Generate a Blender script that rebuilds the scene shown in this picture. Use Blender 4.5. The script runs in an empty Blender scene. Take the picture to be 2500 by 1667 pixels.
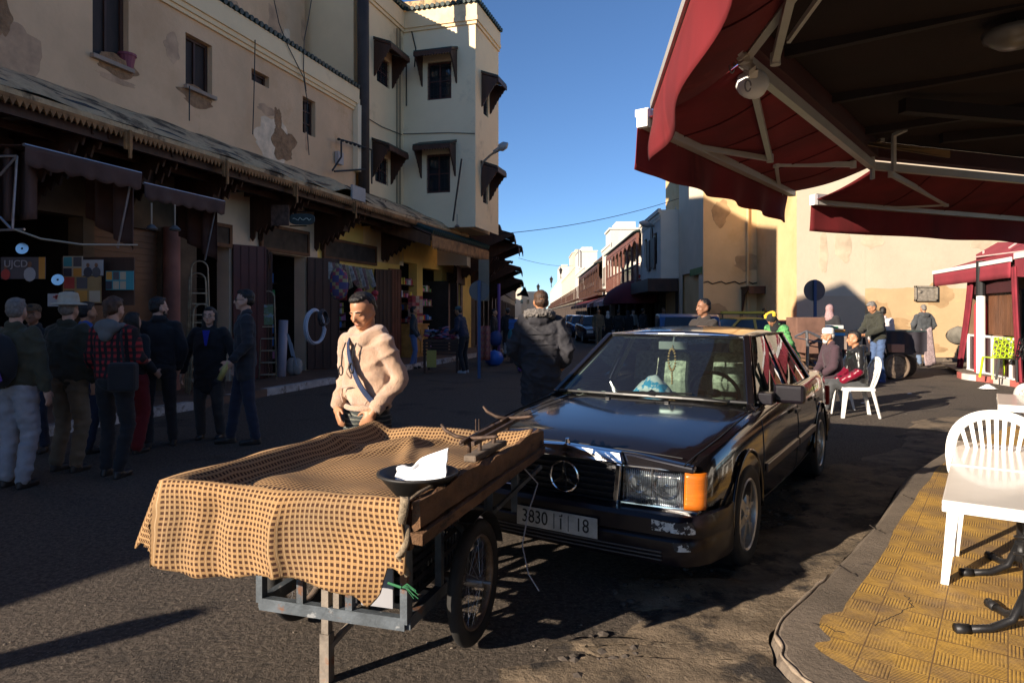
import bpy, bmesh, math, random
from mathutils import Vector, Matrix, noise
random.seed(7)
PI = math.pi
R = math.radians
V = Vector
sc = bpy.context.scene
COL = sc.collection
# ------------------------------------------------------------------ camera, light, exposure
EYE, FPX, CX, HY = 1.5, 1667.0, 1250.0, 765.0
cam_d = bpy.data.cameras.new('camera'); cam = bpy.data.objects.new('camera', cam_d); COL.objects.link(cam)
cam.location = (0, 0, EYE); cam.rotation_euler = (R(90), 0, 0)
cam_d.sensor_width = 36; cam_d.lens = 36*FPX/2500; cam_d.shift_y = -(833.5-HY)/2500
cam_d.clip_end = 3000; cam_d.clip_start = .05
sc.camera = cam
SUN_EL, SUN_AZ = 18.5, 232.0            # azimuth clockwise from +Y
w = bpy.data.worlds.new('World'); sc.world = w; w.use_nodes = True
nt = w.node_tree
sky = nt.nodes.new('ShaderNodeTexSky'); sky.sky_type = 'NISHITA'; sky.sun_disc = False
sky.sun_elevation = R(SUN_EL); sky.sun_rotation = R(SUN_AZ)
sky.air_density = 1.0; sky.dust_density = 0; sky.ozone_density = 5.0; sky.altitude = 2500
hs = nt.nodes.new('ShaderNodeHueSaturation'); hs.inputs['Saturation'].default_value = 1.0; nt.links.new(sky.outputs[0], hs.inputs['Color']); nt.links.new(hs.outputs[0], nt.nodes['Background'].inputs[0])
nt.nodes['Background'].inputs[1].default_value = .077
sun_d = bpy.data.lights.new('sun', 'SUN'); sun_d.energy = 5.0; sun_d.angle = R(.5); sun_d.color = (1, .86, .70)
sun = bpy.data.objects.new('sun', sun_d); COL.objects.link(sun)
sv = V((math.sin(R(SUN_AZ))*math.cos(R(SUN_EL)), math.cos(R(SUN_AZ))*math.cos(R(SUN_EL)), math.sin(R(SUN_EL))))
sun.rotation_euler = sv.to_track_quat('Z', 'Y').to_euler(); sun.location = sv*30
sc.view_settings.view_transform = 'Standard'; sc.view_settings.look = 'None'
sc.view_settings.exposure = 1.1; sc.view_settings.gamma = 1
# ------------------------------------------------------------------ helpers
def P(px, py, Y): return V(((px-CX)/FPX*Y, Y, EYE-(py-HY)/FPX*Y))
def G(px, py, z=0.0):
    Y = (EYE-z)*FPX/(py-HY); return V(((px-CX)/FPX*Y, Y, z))
WORLD = {}
def thing(name, label, cat, loc=(0,0,0), rz=0, group=None, world=False):
    o = bpy.data.objects.new(name, None); COL.objects.link(o); o.empty_display_size = .1
    o.location = loc; o.rotation_euler = (0, 0, rz); o['label'] = label; o['category'] = cat
    if group: o['group'] = group
    if world: WORLD[o.name] = (Matrix.Translation(V(loc)) @ Matrix.Rotation(rz, 4, 'Z')).inverted()
    return o
def tag(o, label, cat, group=None):
    o['label'] = label; o['category'] = cat
    if group: o['group'] = group
    return o
def struct(o, kind='structure'):
    o['kind'] = kind; return o
def dup(root, loc, rz=None, label=None, group=None):
    r = root.copy(); COL.objects.link(r); r.location = loc
    if rz is not None: r.rotation_euler = (0, 0, rz)
    if label: r['label'] = label
    if group: r['group'] = group
    for ch in root.children:
        c = ch.copy(); COL.objects.link(c); c.parent = r
        for g in ch.children:
            d = g.copy(); COL.objects.link(d); d.parent = c
    return r
def parent_to(o, parent):
    if parent is None: return
    o.parent = parent
    if parent.name in WORLD: o.matrix_parent_inverse = WORLD[parent.name]
class MB:
    def __init__(s): s.bm = bmesh.new(); s.mi = 0; s.uv = None
    def f(s, vs):
        try:
            fc = s.bm.faces.new(vs); fc.material_index = s.mi; return fc
        except ValueError: return None
    def pts(s, ps): return [s.bm.verts.new(p) for p in ps]
    def poly(s, ps): s.f(s.pts(ps)); return s
    def box(s, c, size, rz=0, M=None):
        c = V(c); sx, sy, sz = [a/2 for a in size]
        Rm = M if M is not None else Matrix.Rotation(rz, 3, 'Z')
        v = s.pts([c+Rm@V((a*sx, b*sy, d*sz)) for a in (-1,1) for b in (-1,1) for d in (-1,1)])
        for q in ((0,1,3,2),(4,6,7,5),(0,4,5,1),(2,3,7,6),(0,2,6,4),(1,5,7,3)): s.f([v[i] for i in q])
        return s
    def box2(s, a, b):
        a, b = V(a), V(b); return s.box((a+b)/2, [abs(b[i]-a[i]) for i in range(3)])
    def beam(s, p0, p1, w, h, up=(0,0,1)):
        p0, p1 = V(p0), V(p1); d = p1-p0; L = d.length
        if L < 1e-6: return s
        y = d/L; x = y.cross(V(up))
        if x.length < 1e-4: x = y.cross(V((1,0,0)))
        x.normalize(); z = x.cross(y)
        M = Matrix((x, y, z)).transposed()
        return s.box((p0+p1)/2, (w, L, h), M=M)
    def tube(s, ps, r, n=8, caps=True, ends=None):
        ps = [V(p) for p in ps]; rings = []
        rr = r if isinstance(r, (list, tuple)) else [r]*len(ps)
        prev = None
        for i, p in enumerate(ps):
            a = ps[max(i-1,0)]; b = ps[min(i+1,len(ps)-1)]
            t = (b-a).normalized()
            if prev is None:
                x = t.orthogonal().normalized()
            else:
                x = prev - t*prev.dot(t)
                x = x.normalized() if x.length > 1e-5 else t.orthogonal().normalized()
            prev = x; y = t.cross(x)
            rings.append(s.pts([p+(x*math.cos(2*PI*k/n)+y*math.sin(2*PI*k/n))*rr[i] for k in range(n)]))
        for a, b in zip(rings, rings[1:]):
            for k in range(n): s.f([a[k], a[(k+1)%n], b[(k+1)%n], b[k]])
        if caps: s.f(rings[0][::-1]); s.f(rings[-1])
        return s
    def cyl(s, p0, p1, r0, r1=None, n=16): return s.tube([p0, p1], [r0, r0 if r1 is None else r1], n)
    def lathe(s, prof, M=None, n=24, closed=False):
        M = M or Matrix.Identity(4); rings = []
        for r, z in prof:
            if r < 1e-5: rings.append([s.bm.verts.new(M@V((0,0,z)))])
            else: rings.append(s.pts([M@V((r*math.cos(2*PI*k/n), r*math.sin(2*PI*k/n), z)) for k in range(n)]))
        prs = list(zip(rings, rings[1:]))
        if closed: prs.append((rings[-1], rings[0]))
        for a, b in prs:
            for k in range(n):
                k2 = (k+1) % n
                if len(a) == 1 and len(b) == 1: continue
                if len(a) == 1: s.f([a[0], b[k2], b[k]])
                elif len(b) == 1: s.f([a[k], a[k2], b[0]])
                else: s.f([a[k], a[k2], b[k2], b[k]])
        return s
    def prism(s, pts, n):                       # extrude planar polygon by vector n
        n = V(n); a = s.pts(pts); b = s.pts([V(p)+n for p in pts])
        s.f(a[::-1]); s.f(b)
        for i in range(len(a)):
            j = (i+1) % len(a); s.f([a[i], a[j], b[j], b[i]])
        return s
    def ell(s, c, r, M=None, sub=2):
        M = M or Matrix.Identity(3)
        g = bmesh.ops.create_icosphere(s.bm, subdivisions=sub, radius=1)
        for v in g['verts']:
            v.co = V(c) + M@V((v.co.x*r[0], v.co.y*r[1], v.co.z*r[2]))
        if s.mi:
            for v in g['verts']:
                for fc in v.link_faces: fc.material_index = s.mi
        return s
    def grid(s, fn, nu, nv, uv=None):           # fn(i/nu, j/nv) -> point
        vs = [[s.bm.verts.new(fn(i/nu, j/nv)) for j in range(nv+1)] for i in range(nu+1)]
        if uv and s.uv is None: s.uv = s.bm.loops.layers.uv.new('UVMap')
        for i in range(nu):
            for j in range(nv):
                fc = s.f([vs[i][j], vs[i+1][j], vs[i+1][j+1], vs[i][j+1]])
                if uv and fc:
                    for lp, (a, b) in zip(fc.loops, ((i,j),(i+1,j),(i+1,j+1),(i,j+1))): lp[s.uv].uv = uv(a/nu, b/nv)
        return s
    def build(s, name, mats, parent=None, smooth=False, ang=None, thick=0, bevel=0, fix=True, sub=0):
        if not isinstance(mats, (list, tuple)): mats = [mats]
        if fix: bmesh.ops.recalc_face_normals(s.bm, faces=s.bm.faces[:])
        me = bpy.data.meshes.new(name); s.bm.to_mesh(me); s.bm.free()
        for m in mats: me.materials.append(m)
        if smooth or ang:
            me.polygons.foreach_set('use_smooth', [True]*len(me.polygons))
            if ang: me.set_sharp_from_angle(angle=R(ang))
        o = bpy.data.objects.new(name, me); COL.objects.link(o)
        if thick:
            md = o.modifiers.new('solid', 'SOLIDIFY'); md.thickness = thick; md.offset = 0
        if bevel:
            md = o.modifiers.new('bev', 'BEVEL'); md.width = bevel; md.segments = 2; md.limit_method = 'ANGLE'
            md.angle_limit = R(40)
        if sub:
            md = o.modifiers.new('sub', 'SUBSURF'); md.levels = md.render_levels = sub
        parent_to(o, parent); return o
# ------------------------------------------------------------------ materials
MC = {}
def mat(key, col=(.5,.5,.5), rough=.8, metal=0, var=.18, scale=2.0, bump=.25, bscale=60, bdist=.01, col2=None, s2=1.2, t2=.55, w2=.08,
        spec=.5, coat=0, emit=None, stretch=None, trans=0, alpha=1, sheen=0, col3=None, s3=4, t3=.6, w3=.03, ior=1.45):
    if key in MC: return MC[key]
    m = bpy.data.materials.new(key); m.use_nodes = True; t = m.node_tree; b = t.nodes['Principled BSDF']
    N, L = t.nodes.new, t.links.new
    tc = N('ShaderNodeTexCoord'); vec = tc.outputs['Object']
    if stretch:
        mp = N('ShaderNodeMapping'); mp.inputs['Scale'].default_value = stretch; L(vec, mp.inputs[0]); vec = mp.outputs[0]
    def nz(sc_, det=5, ro=.6):
        n = N('ShaderNodeTexNoise'); n.inputs['Scale'].default_value = sc_; n.inputs['Detail'].default_value = det
        n.inputs['Roughness'].default_value = ro; L(vec, n.inputs['Vector']); return n.outputs['Fac']
    c = None
    if var:
        mx = N('ShaderNodeMix'); mx.data_type = 'RGBA'
        cr = N('ShaderNodeValToRGB'); L(nz(scale, 6), cr.inputs[0]); cr.color_ramp.elements[0].position = .32; cr.color_ramp.elements[1].position = .68
        L(cr.outputs[0], mx.inputs['Factor'])
        mx.inputs['A'].default_value = (*[max(0, a*(1-var)) for a in col], 1); mx.inputs['B'].default_value = (*[min(1, a*(1+var)) for a in col], 1)
        c = mx.outputs['Result']
    for cc, ss, tt, ww in ((col2, s2, t2, w2), (col3, s3, t3, w3)):
        if cc is None: continue
        cr = N('ShaderNodeValToRGB'); L(nz(ss, 8, .65), cr.inputs[0])
        cr.color_ramp.elements[0].position = tt; cr.color_ramp.elements[1].position = min(1, tt+ww)
        mx = N('ShaderNodeMix'); mx.data_type = 'RGBA'; L(cr.outputs[0], mx.inputs['Factor'])
        if c is not None: L(c, mx.inputs['A'])
        else: mx.inputs['A'].default_value = (*col, 1)
        mx.inputs['B'].default_value = (*cc, 1); c = mx.outputs['Result']
    if c is not None: L(c, b.inputs['Base Color'])
    else: b.inputs['Base Color'].default_value = (*col, 1)
    b.inputs['Roughness'].default_value = rough; b.inputs['Metallic'].default_value = metal
    b.inputs['Specular IOR Level'].default_value = spec; b.inputs['IOR'].default_value = ior
    if coat: b.inputs['Coat Weight'].default_value = coat; b.inputs['Coat Roughness'].default_value = .04
    if trans: b.inputs['Transmission Weight'].default_value = trans
    if alpha < 1: b.inputs['Alpha'].default_value = alpha
    if sheen: b.inputs['Sheen Weight'].default_value = sheen; b.inputs['Sheen Roughness'].default_value = .5
    if emit: b.inputs['Emission Color'].default_value = (*emit[:3], 1); b.inputs['Emission Strength'].default_value = emit[3]
    if bump:
        bp = N('ShaderNodeBump'); bp.inputs['Strength'].default_value = bump; bp.inputs['Distance'].default_value = bdist
        L(nz(bscale, 6, .7), bp.inputs['Height']); L(bp.outputs[0], b.inputs['Normal'])
    MC[key] = m; return m
def plain(key, col, rough=.6, metal=0, **k):
    k.setdefault('var', .1); k.setdefault('bump', 0); return mat(key, col, rough, metal, **k)
def fabric(key, col, var=.15, **k): return mat(key, col, .9, 0, var=var, scale=7, bump=.35, bscale=220, bdist=.004, sheen=.1, **k)
def brick_mat(key, c1, c2, cm, scale=1, **k):
    m = mat(key, c1, **k); t = m.node_tree; b = t.nodes['Principled BSDF']; N, L = t.nodes.new, t.links.new
    return m
wood_dk = mat('dark_brown_wood', (.055,.022,.013), .6, var=.35, scale=6, stretch=(1,1,.15), bump=.4, bscale=30)
wood_md = mat('brown_wood', (.13,.055,.025), .65, var=.35, scale=6, stretch=(1,1,.2), bump=.4, bscale=30)
wood_or = mat('ochre_wood', (.42,.20,.05), .55, var=.3, scale=5, bump=.2, bscale=20)
metal_gr = mat('grey_metal', (.3,.3,.31), .4, .8, var=.2, scale=8, bump=.1)
metal_bk = mat('black_metal', (.02,.02,.022), .45, .4, var=.3, scale=8, bump=.15)
chrome = mat('chrome', (.75,.76,.78), .12, 1, var=0, bump=0)
white_pl = mat('white_plastic', (.80,.79,.76), .35, 0, var=.04, scale=3, bump=.03, bscale=15)
rubber = mat('rubber', (.018,.017,.016), .75, var=.3, scale=12, bump=.3, bscale=80, col2=(.06,.05,.04), s2=5, t2=.6)
black = mat('black_paint', (.012,.012,.013), .5, var=.2, bump=.05)
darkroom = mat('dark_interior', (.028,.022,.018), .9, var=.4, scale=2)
glass_dk = mat('dark_glass', (.02,.025,.03), .05, 0, var=0, bump=0, spec=.8)
# ------------------------------------------------------------------ ground and street
SD = V((.788, .616, 0))
def asphalt():
    m = mat('asphalt', (.118,.092,.070), .9, var=.5, scale=30, bump=1, bscale=30, bdist=.12, col2=(.050,.040,.033), s2=.9, t2=.55, w2=.12, col3=(.27,.215,.16), s3=60, t3=.57, w3=.08)
    return m
g = MB(); g.grid(lambda u, v: V((-300+600*u, -120+900*v, -.016)), 4, 4)
struct(g.build('ground', mat('dusty_ground', (.12,.10,.08), .9, scale=.3)))
def road_z(x, y):
    n = noise.noise(V((x*1.3, y*1.3, 0)))*.006 + noise.noise(V((x*7, y*7, 3)))*.003
    fall = max(0, min(1, (14-math.hypot(x, y-4))/6))
    return n*fall
g = MB()
g.grid(lambda u, v: (lambda x, y: V((x, y, road_z(x, y))))(-9+18*u, .5+14*v), 130, 110)
struct(g.build('road', asphalt(), smooth=True))
g = MB(); z = -.004
g.box2((-40,-30,-.012),(40,.5,-.002)); g.box2((-40,.5,-.012),(-9,14.5,-.002)); g.box2((9,.5,-.012),(40,14.5,-.002)); g.box2((-40,14.5,-.012),(40,420,-.002))
struct(g.build('road_beyond', asphalt()))
# dirt and broken concrete apron beside the right-hand pavement
KL = [G(2470,1020), G(2330,1100), G(2212,1179), G(2139,1288), G(2033,1407), G(1970,1467), G(1883,1558), G(1887,1613), G(1905,1659)]
KL = [p.copy() for p in KL]
last = KL[-1]
KL += [last+V((.1,-.35,0)), last+V((.5,-.8,0)), last+V((1.2,-1.2,0)), last+V((3,-1.6,0)), last+V((8,-1.8,0))]
def smooth_line(ps, n=6):
    out = []
    for i in range(len(ps)-1):
        p0 = ps[max(i-1,0)]; p1 = ps[i]; p2 = ps[i+1]; p3 = ps[min(i+2,len(ps)-1)]
        for k in range(n):
            t = k/n
            out.append(.5*((2*p1)+(p2-p0)*t+(2*p0-5*p1+4*p2-p3)*t*t+(3*p1-p0-3*p2+p3)*t**3))
    out.append(ps[-1]); return out
KLS = smooth_line(KL)
far = [V((30,14,0)), V((30,9,0))]
apron_m = mat('broken_concrete_apron', (.185,.138,.090), .9, var=.45, scale=3.5, bump=.9, bscale=26, bdist=.04, col2=(.030,.024,.02), s2=2.6, t2=.50, w2=.10, col3=(.24,.19,.13), s3=9, t3=.6, w3=.08)
outer = [p+V((-.95-.25*math.sin(i*.7)-.2*noise.noise(V((i*.6,0,0))), .15*math.sin(i), 0)) for i, p in enumerate(KLS)]
g = MB(); nn = len(KLS)-1
def apron_f(u, v):
    i = u*nn; k = min(int(i), nn-1); f = i-k
    a = KLS[k].lerp(KLS[k+1], f); b = outer[k].lerp(outer[k+1], f); p = a.lerp(b, v)
    jag = noise.noise(V((p.x*3, p.y*3, 1)))*.22 + noise.noise(V((p.x*9, p.y*9, 1)))*.07
    edge = v
    q = p + (b-a)*edge*jag
    q.z = .012 + .018*(1-v)*(1+noise.noise(q*5)) + (.012*noise.noise(q*12)) - max(0, v-.85)*.2
    return q
g.grid(apron_f, 150, 26)
struct(g.build('concrete_apron', apron_m, smooth=True))
# loose lumps of asphalt by the apron and puddle patch
g = MB()
for c, n_, sp in (((.95,3.62),60,.28), ((.45,2.95),70,.2), ((1.9,4.9),90,.5), ((2.5,5.9),60,.5), ((1.35,4.3),70,.35)):
    for i in range(n_):
        x = c[0]+random.gauss(0,sp*.6); y = c[1]+random.gauss(0,sp*.45); r = random.uniform(.006,.028)
        g.ell((x,y,r*.35), (r*random.uniform(.7,1.5), r, r*random.uniform(.4,.8)), Matrix.Rotation(random.random()*6,3,'Z'), 1)
o = g.build('asphalt_rubble', mat('rubble', (.075,.06,.048), .9, var=.4, scale=20)); struct(o, 'stuff'); tag(o, 'dark crumbs of broken asphalt scattered beside the pavement edge', 'rubble')
random.seed(31); g = MB()
for i in range(420):
    x = random.uniform(-3.2,1.6); y = random.uniform(2.4,7.5); r = random.uniform(.002,.007)
    g.ell((x,y,road_z(x,y)+r*.4), (r*1.4,r,r*.7), Matrix.Rotation(random.random()*6,3,'Z'), 1)
o = g.build('road_grit', mat('grit', (.16,.13,.10), .9, var=.5, scale=30)); struct(o, 'stuff'); tag(o, 'loose grit and tiny stones scattered over the near road', 'grit')
# right pavement: kerb + concrete border + yellow tiles
top_z = .075
g = MB()
inn = [G(2500,1040), G(2405,1085), G(2305,1147), G(2207,1288), G(2088,1485), G(2006,1554), G(2024,1604), G(2006,1636)]
lp = inn[-1]; inn += [lp+V((.25,-.4,0)), lp+V((1.2,-.9,0)), lp+V((7,-1.4,0))]
INS = smooth_line(inn, 5)
kerb_poly = KLS + [V((30,.3,0)), V((30,16,0)), V((10.5,11.5,0))]
def jit(p, a=.012): return p+V((noise.noise(p*9)*a, noise.noise(p*9+V((5,5,5)))*a, 0))
kp = [jit(p,.010) for p in KLS]
rim = [p+V((.035,-.0,0)) for p in kp]
bot = [V((p.x,p.y,-.02)) for p in kp]; tp = [V((p.x+.02,p.y-.01,top_z-.02)) for p in kp]; tp2 = [V((p.x+.05,p.y-.02,top_z)) for p in kp]
A = g.pts(bot); B = g.pts(tp); C_ = g.pts(tp2)
for i in range(len(A)-1): g.f([A[i],A[i+1],B[i+1],B[i]]); g.f([B[i],B[i+1],C_[i+1],C_[i]])
corner = g.pts([(30,.0,top_z),(30,16,top_z),(14,12,top_z)])
g.f(C_[:]+corner)
kerbm = mat('worn_concrete', (.15,.118,.088), .88, var=.3, scale=2.5, bump=.55, bscale=35, bdist=.02, col2=(.24,.19,.14), s2=2.3, t2=.62, w2=.06, col3=(.07,.055,.045), s3=5, t3=.6, w3=.1)
struct(g.build('pavement', kerbm))
g = MB(); lipp = [V((p.x+.03,p.y-.01,top_z-.005)) for p in kp[26:]]
g.tube(lipp, [.005+.014*abs(noise.noise(V((i*.9,2,0)))) for i in range(len(lipp))], 8); struct(g.build('kerb_lip', mat('pale_mortar', (.30,.235,.17), .9, var=.3, scale=12, bump=.8, bscale=40), smooth=True))
g = MB(); random.seed(4)
for (a, b) in ((G(1985,1560),G(2060,1590)),(G(2033,1407),G(2090,1440)),(G(2120,1310),G(2160,1330)),(G(2200,1230),G(2235,1245)),(G(2140,1570),G(2230,1520)),(G(2230,1520),G(2210,1490))):
    pts = [a.lerp(b,i/8)+V((random.uniform(-.012,.012),random.uniform(-.012,.012),top_z+.004)) for i in range(9)]; g.tube(pts, .0035, 4)
struct(g.build('pavement_cracks', mat('crack_dark', (.03,.022,.016), .95)))
g = MB()
ring = [V((p.x,p.y,top_z+.006)) for p in [jit(q,.03) for q in INS]]
vs = g.pts(ring+[V((30,.6,top_z+.006)), V((30,15,top_z+.006)), V((9,9.3,top_z+.006))]); g.f(vs)
def tile_mat():
    m = bpy.data.materials.new('yellow_pavement_tiles'); m.use_nodes = True; t = m.node_tree; N, L = t.nodes.new, t.links.new; b = t.nodes['Principled BSDF']
    tc = N('ShaderNodeTexCoord'); mp = N('ShaderNodeMapping'); mp.inputs['Rotation'].default_value = (0,0,R(36)); L(tc.outputs['Object'], mp.inputs[0])
    def ridge(rot, sc_):
        w_ = N('ShaderNodeTexWave'); w_.wave_type = 'BANDS'; w_.bands_direction = rot; w_.inputs['Scale'].default_value = sc_; w_.inputs['Distortion'].default_value = .25; L(mp.outputs[0], w_.inputs['Vector']); return w_.outputs['Fac']
    ck = N('ShaderNodeTexChecker'); ck.inputs['Scale'].default_value = 8; L(mp.outputs[0], ck.inputs['Vector'])
    mx = N('ShaderNodeMix'); mx.data_type = 'FLOAT'; L(ck.outputs['Fac'], mx.inputs['Factor']); L(ridge('X',24), mx.inputs['A']); L(ridge('Y',24), mx.inputs['B'])
    bk = N('ShaderNodeTexBrick'); bk.offset = 0; bk.inputs['Scale'].default_value = 1; bk.inputs['Brick Width'].default_value = .25; bk.inputs['Row Height'].default_value = .25; bk.inputs['Mortar Size'].default_value = .0025
    bk.inputs['Color1'].default_value = (1,1,1,1); bk.inputs['Color2'].default_value = (.9,.9,.9,1); bk.inputs['Mortar'].default_value = (0,0,0,1); L(mp.outputs[0], bk.inputs['Vector'])
    def nz(s, d=8):
        n = N('ShaderNodeTexNoise'); n.inputs['Scale'].default_value = s; n.inputs['Detail'].default_value = d; n.inputs['Roughness'].default_value = .68; L(tc.outputs['Object'], n.inputs['Vector']); return n.outputs['Fac']
    def ramp(src, a, c):
        r = N('ShaderNodeValToRGB'); L(src, r.inputs[0]); r.color_ramp.elements[0].position = a; r.color_ramp.elements[1].position = c; return r.outputs[0]
    yel = N('ShaderNodeMix'); yel.data_type = 'RGBA'; L(nz(4), yel.inputs['Factor']); yel.inputs['A'].default_value = (.44,.235,.03,1); yel.inputs['B'].default_value = (.62,.38,.085,1)
    d1 = N('ShaderNodeMix'); d1.data_type = 'RGBA'; L(ramp(nz(2.3,10), .44,.66), d1.inputs['Factor']); L(yel.outputs['Result'], d1.inputs['A']); d1.inputs['B'].default_value = (.21,.135,.075,1)
    lt = N('ShaderNodeMath'); lt.operation = 'LESS_THAN'; L(mx.outputs[0], lt.inputs[0]); lt.inputs[1].default_value = .30
    wr = N('ShaderNodeMath'); wr.operation = 'MULTIPLY'; L(lt.outputs[0], wr.inputs[0]); L(ramp(nz(3.1,6), .36,.56), wr.inputs[1])
    d2 = N('ShaderNodeMix'); d2.data_type = 'RGBA'; L(wr.outputs[0], d2.inputs['Factor']); L(d1.outputs['Result'], d2.inputs['A']); d2.inputs['B'].default_value = (.10,.055,.02,1)
    d3 = N('ShaderNodeMix'); d3.data_type = 'RGBA'; L(bk.outputs['Fac'], d3.inputs['Factor']); L(d2.outputs['Result'], d3.inputs['A']); d3.inputs['B'].default_value = (.16,.09,.035,1)
    L(d3.outputs['Result'], b.inputs['Base Color']); b.inputs['Roughness'].default_value = .75
    bp = N('ShaderNodeBump'); bp.inputs['Strength'].default_value = .25; bp.inputs['Distance'].default_value = .006; L(mx.outputs[0], bp.inputs['Height'])
    bp2 = N('ShaderNodeBump'); bp2.inputs['Strength'].default_value = .5; bp2.inputs['Distance'].default_value = .012; L(nz(25), bp2.inputs['Height']); L(bp.outputs[0], bp2.inputs['Normal']); L(bp2.outputs[0], b.inputs['Normal'])
    return m
struct(g.build('pavement_tiles', tile_mat()))
# left building frame of reference: facade line
F0 = V((-5.6, 14.2, 0)); FA = V((.282, .959, 0)).normalized(); FN = V((FA.y, -FA.x, 0))
def FL(k, off=0, z=0): return F0+FA*k+FN*off+V((0,0,z))
def fk(px, off=0, origin=None, d=None):
    o = origin if origin is not None else F0+FN*off; d = d or FA; r = (px-CX)/FPX
    return (r*o.y-o.x)/(d.x-r*d.y)
def fkz(px, py, off=0, origin=None, d=None):
    o = origin if origin is not None else F0+FN*off; d = d or FA
    k = fk(px, off, o, d); Y = o.y+d.y*k; return k, EYE-(py-HY)/FPX*Y
g = MB(); n = 60
kerbp = [F0+FA*(-14+28*i/n)+FN*(1.62+.05*noise.noise(V((i*.5,0,0)))) for i in range(n+1)]
wallp = [FL(-14+28*i/n, -.3) for i in range(n+1)]
vb = g.pts([V((p.x,p.y,-.01)) for p in kerbp]); vt = g.pts([V((p.x,p.y,.13)) for p in kerbp]); v3 = g.pts([V((p.x,p.y,.13))-FN*.16 for p in kerbp]); v4 = g.pts([V((p.x,p.y,.133)) for p in wallp])
for i in range(n):
    g.mi = 1 if noise.noise(V((i*.45,3,0))) > -.12 else 0
    g.f([vb[i],vb[i+1],vt[i+1],vt[i]]); g.f([vt[i],vt[i+1],v3[i+1],v3[i]]); g.mi = 0; g.f([v3[i],v3[i+1],v4[i+1],v4[i]])
struct(g.build('sidewalk', [mat('brown_sidewalk', (.13,.075,.05), .85, var=.3), mat('white_kerb_paint', (.42,.40,.38), .8, var=.3, scale=5, col2=(.15,.12,.10), s2=4, t2=.52)]))
# ------------------------------------------------------------------ walls with openings
class Wall:
    """plane through origin o, horizontal direction d (unit), outward normal n"""
    def __init__(s, o, d, n=None):
        s.o = V(o); s.d = V(d).normalized(); s.n = (V(n).normalized() if n is not None else V((s.d.y, -s.d.x, 0)))
    def k(s, px): return fk(px, 0, s.o, s.d)
    def kz(s, px, py): return fkz(px, py, 0, s.o, s.d)
    def at(s, k, z, off=0): return s.o+s.d*k+s.n*off+V((0,0,z-s.o.z))
    def rect(s, x0, y0, x1, y1):
        xm = (x0+x1)/2; k0 = s.k(x0); k1 = s.k(x1); z1 = s.kz(xm, y0)[1]; z0 = s.kz(xm, y1)[1]
        return (min(k0,k1), max(k0,k1), z0, z1)
    def mesh(s, g, k0, k1, z0, z1, holes=(), depth=.25):
        ks = sorted(set([k0,k1]+[max(k0,min(k1,h[i])) for h in holes for i in (0,1)]))
        zs = sorted(set([z0,z1]+[max(z0,min(z1,h[i])) for h in holes for i in (2,3)]))
        for a, b in zip(ks, ks[1:]):
            for c, d in zip(zs, zs[1:]):
                if b-a < 1e-4 or d-c < 1e-4: continue
                km, zm = (a+b)/2, (c+d)/2
                if any(h[0] < km < h[1] and h[2] < zm < h[3] for h in holes): continue
                g.poly([s.at(a,c), s.at(b,c), s.at(b,d), s.at(a,d)])
        for h in holes:
            a, b, c, d = h
            for p, q in (((a,c),(b,c)),((b,c),(b,d)),((b,d),(a,d)),((a,d),(a,c))):
                g.poly([s.at(*p), s.at(*q), s.at(*q,-depth), s.at(*p,-depth)])
        return g
    def slab(s, g, k0, k1, z0, z1, off, th):        # box proud of the wall from off to off+th
        c = s.at((k0+k1)/2, (z0+z1)/2, off+th/2); M = Matrix((s.d, s.n, V((0,0,1)))).transposed()
        return g.box(c, (abs(k1-k0), th, abs(z1-z0)), M=M)
def wall_body(W, parent, k0, k1, z0, z1, holes, m, depth=.25, name='wall', back=.35):
    g = MB(); W.mesh(g, k0, k1, z0, z1, holes, depth)
    o = g.build(name, m, parent, fix=False); return o
def window(W, parent, h, frame_m=wood_dk, pane_m=glass_dk, bars=0, mull=1, sill=None, recess=.2, cross=1):
    k0, k1, z0, z1 = h; t = .06
    g = MB()
    for a, b, c, d in ((k0,k0+t,z0,z1),(k1-t,k1,z0,z1),(k0+t,k1-t,z1-t,z1),(k0+t,k1-t,z0,z0+t)): W.slab(g, a, b, c, d, -recess, .05)
    for i in range(mull):
        km = k0+(k1-k0)*(i+1)/(mull+1); W.slab(g, km-.02, km+.02, z0+t, z1-t, -recess+.004, .04)
    for i in range(cross):
        zm = z0+(z1-z0)*(i+1)/(cross+1); W.slab(g, k0+t, k1-t, zm-.015, zm+.015, -recess+.008, .035)
    f = g.build('window', frame_m, parent)
    g = MB(); g.poly([W.at(k0,z0,-recess+.01), W.at(k1,z0,-recess+.01), W.at(k1,z1,-recess+.01), W.at(k0,z1,-recess+.01)]); g.build('pane', pane_m, f)
    if bars:
        g = MB()
        for i in range(bars):
            k = k0+(k1-k0)*(i+.5)/bars; g.tube([W.at(k,z0,-.05), W.at(k,z1,-.05)], .008, 5)
        for i in range(4):
            z = z0+(z1-z0)*(i+.5)/4; g.tube([W.at(k0,z,-.045), W.at(k1,z,-.045)], .008, 5)
        g.build('grille', metal_bk, f)
    if sill:
        g = MB(); W.slab(g, k0-.05, k1+.05, z0-.07, z0-.003, .0, .08); g.build('sill', sill, f)
    return f
def serrate(a, b, n, depth, zfun):      # lower zigzag points from a to b
    out = []
    for i in range(n):
        p = a.lerp(b, i/n); q = a.lerp(b, (i+.5)/n); out.append(p); out.append(q-V((0,0,depth)))
    out.append(b); return out
def tile_edge(g, a, b, r=.07, step=.17, n=6, out=V((0,0,0))):
    L = (b-a).length; m = max(1, int(L/step))
    for i in range(m):
        p = a.lerp(b, (i+.5)/m); g.tube([p-out*.25+V((0,0,.06)), p+out*.06], r, n)
green_tile = mat('green_roof_tile', (.014,.036,.030), .5, var=.35, scale=8, bump=.2)
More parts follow.
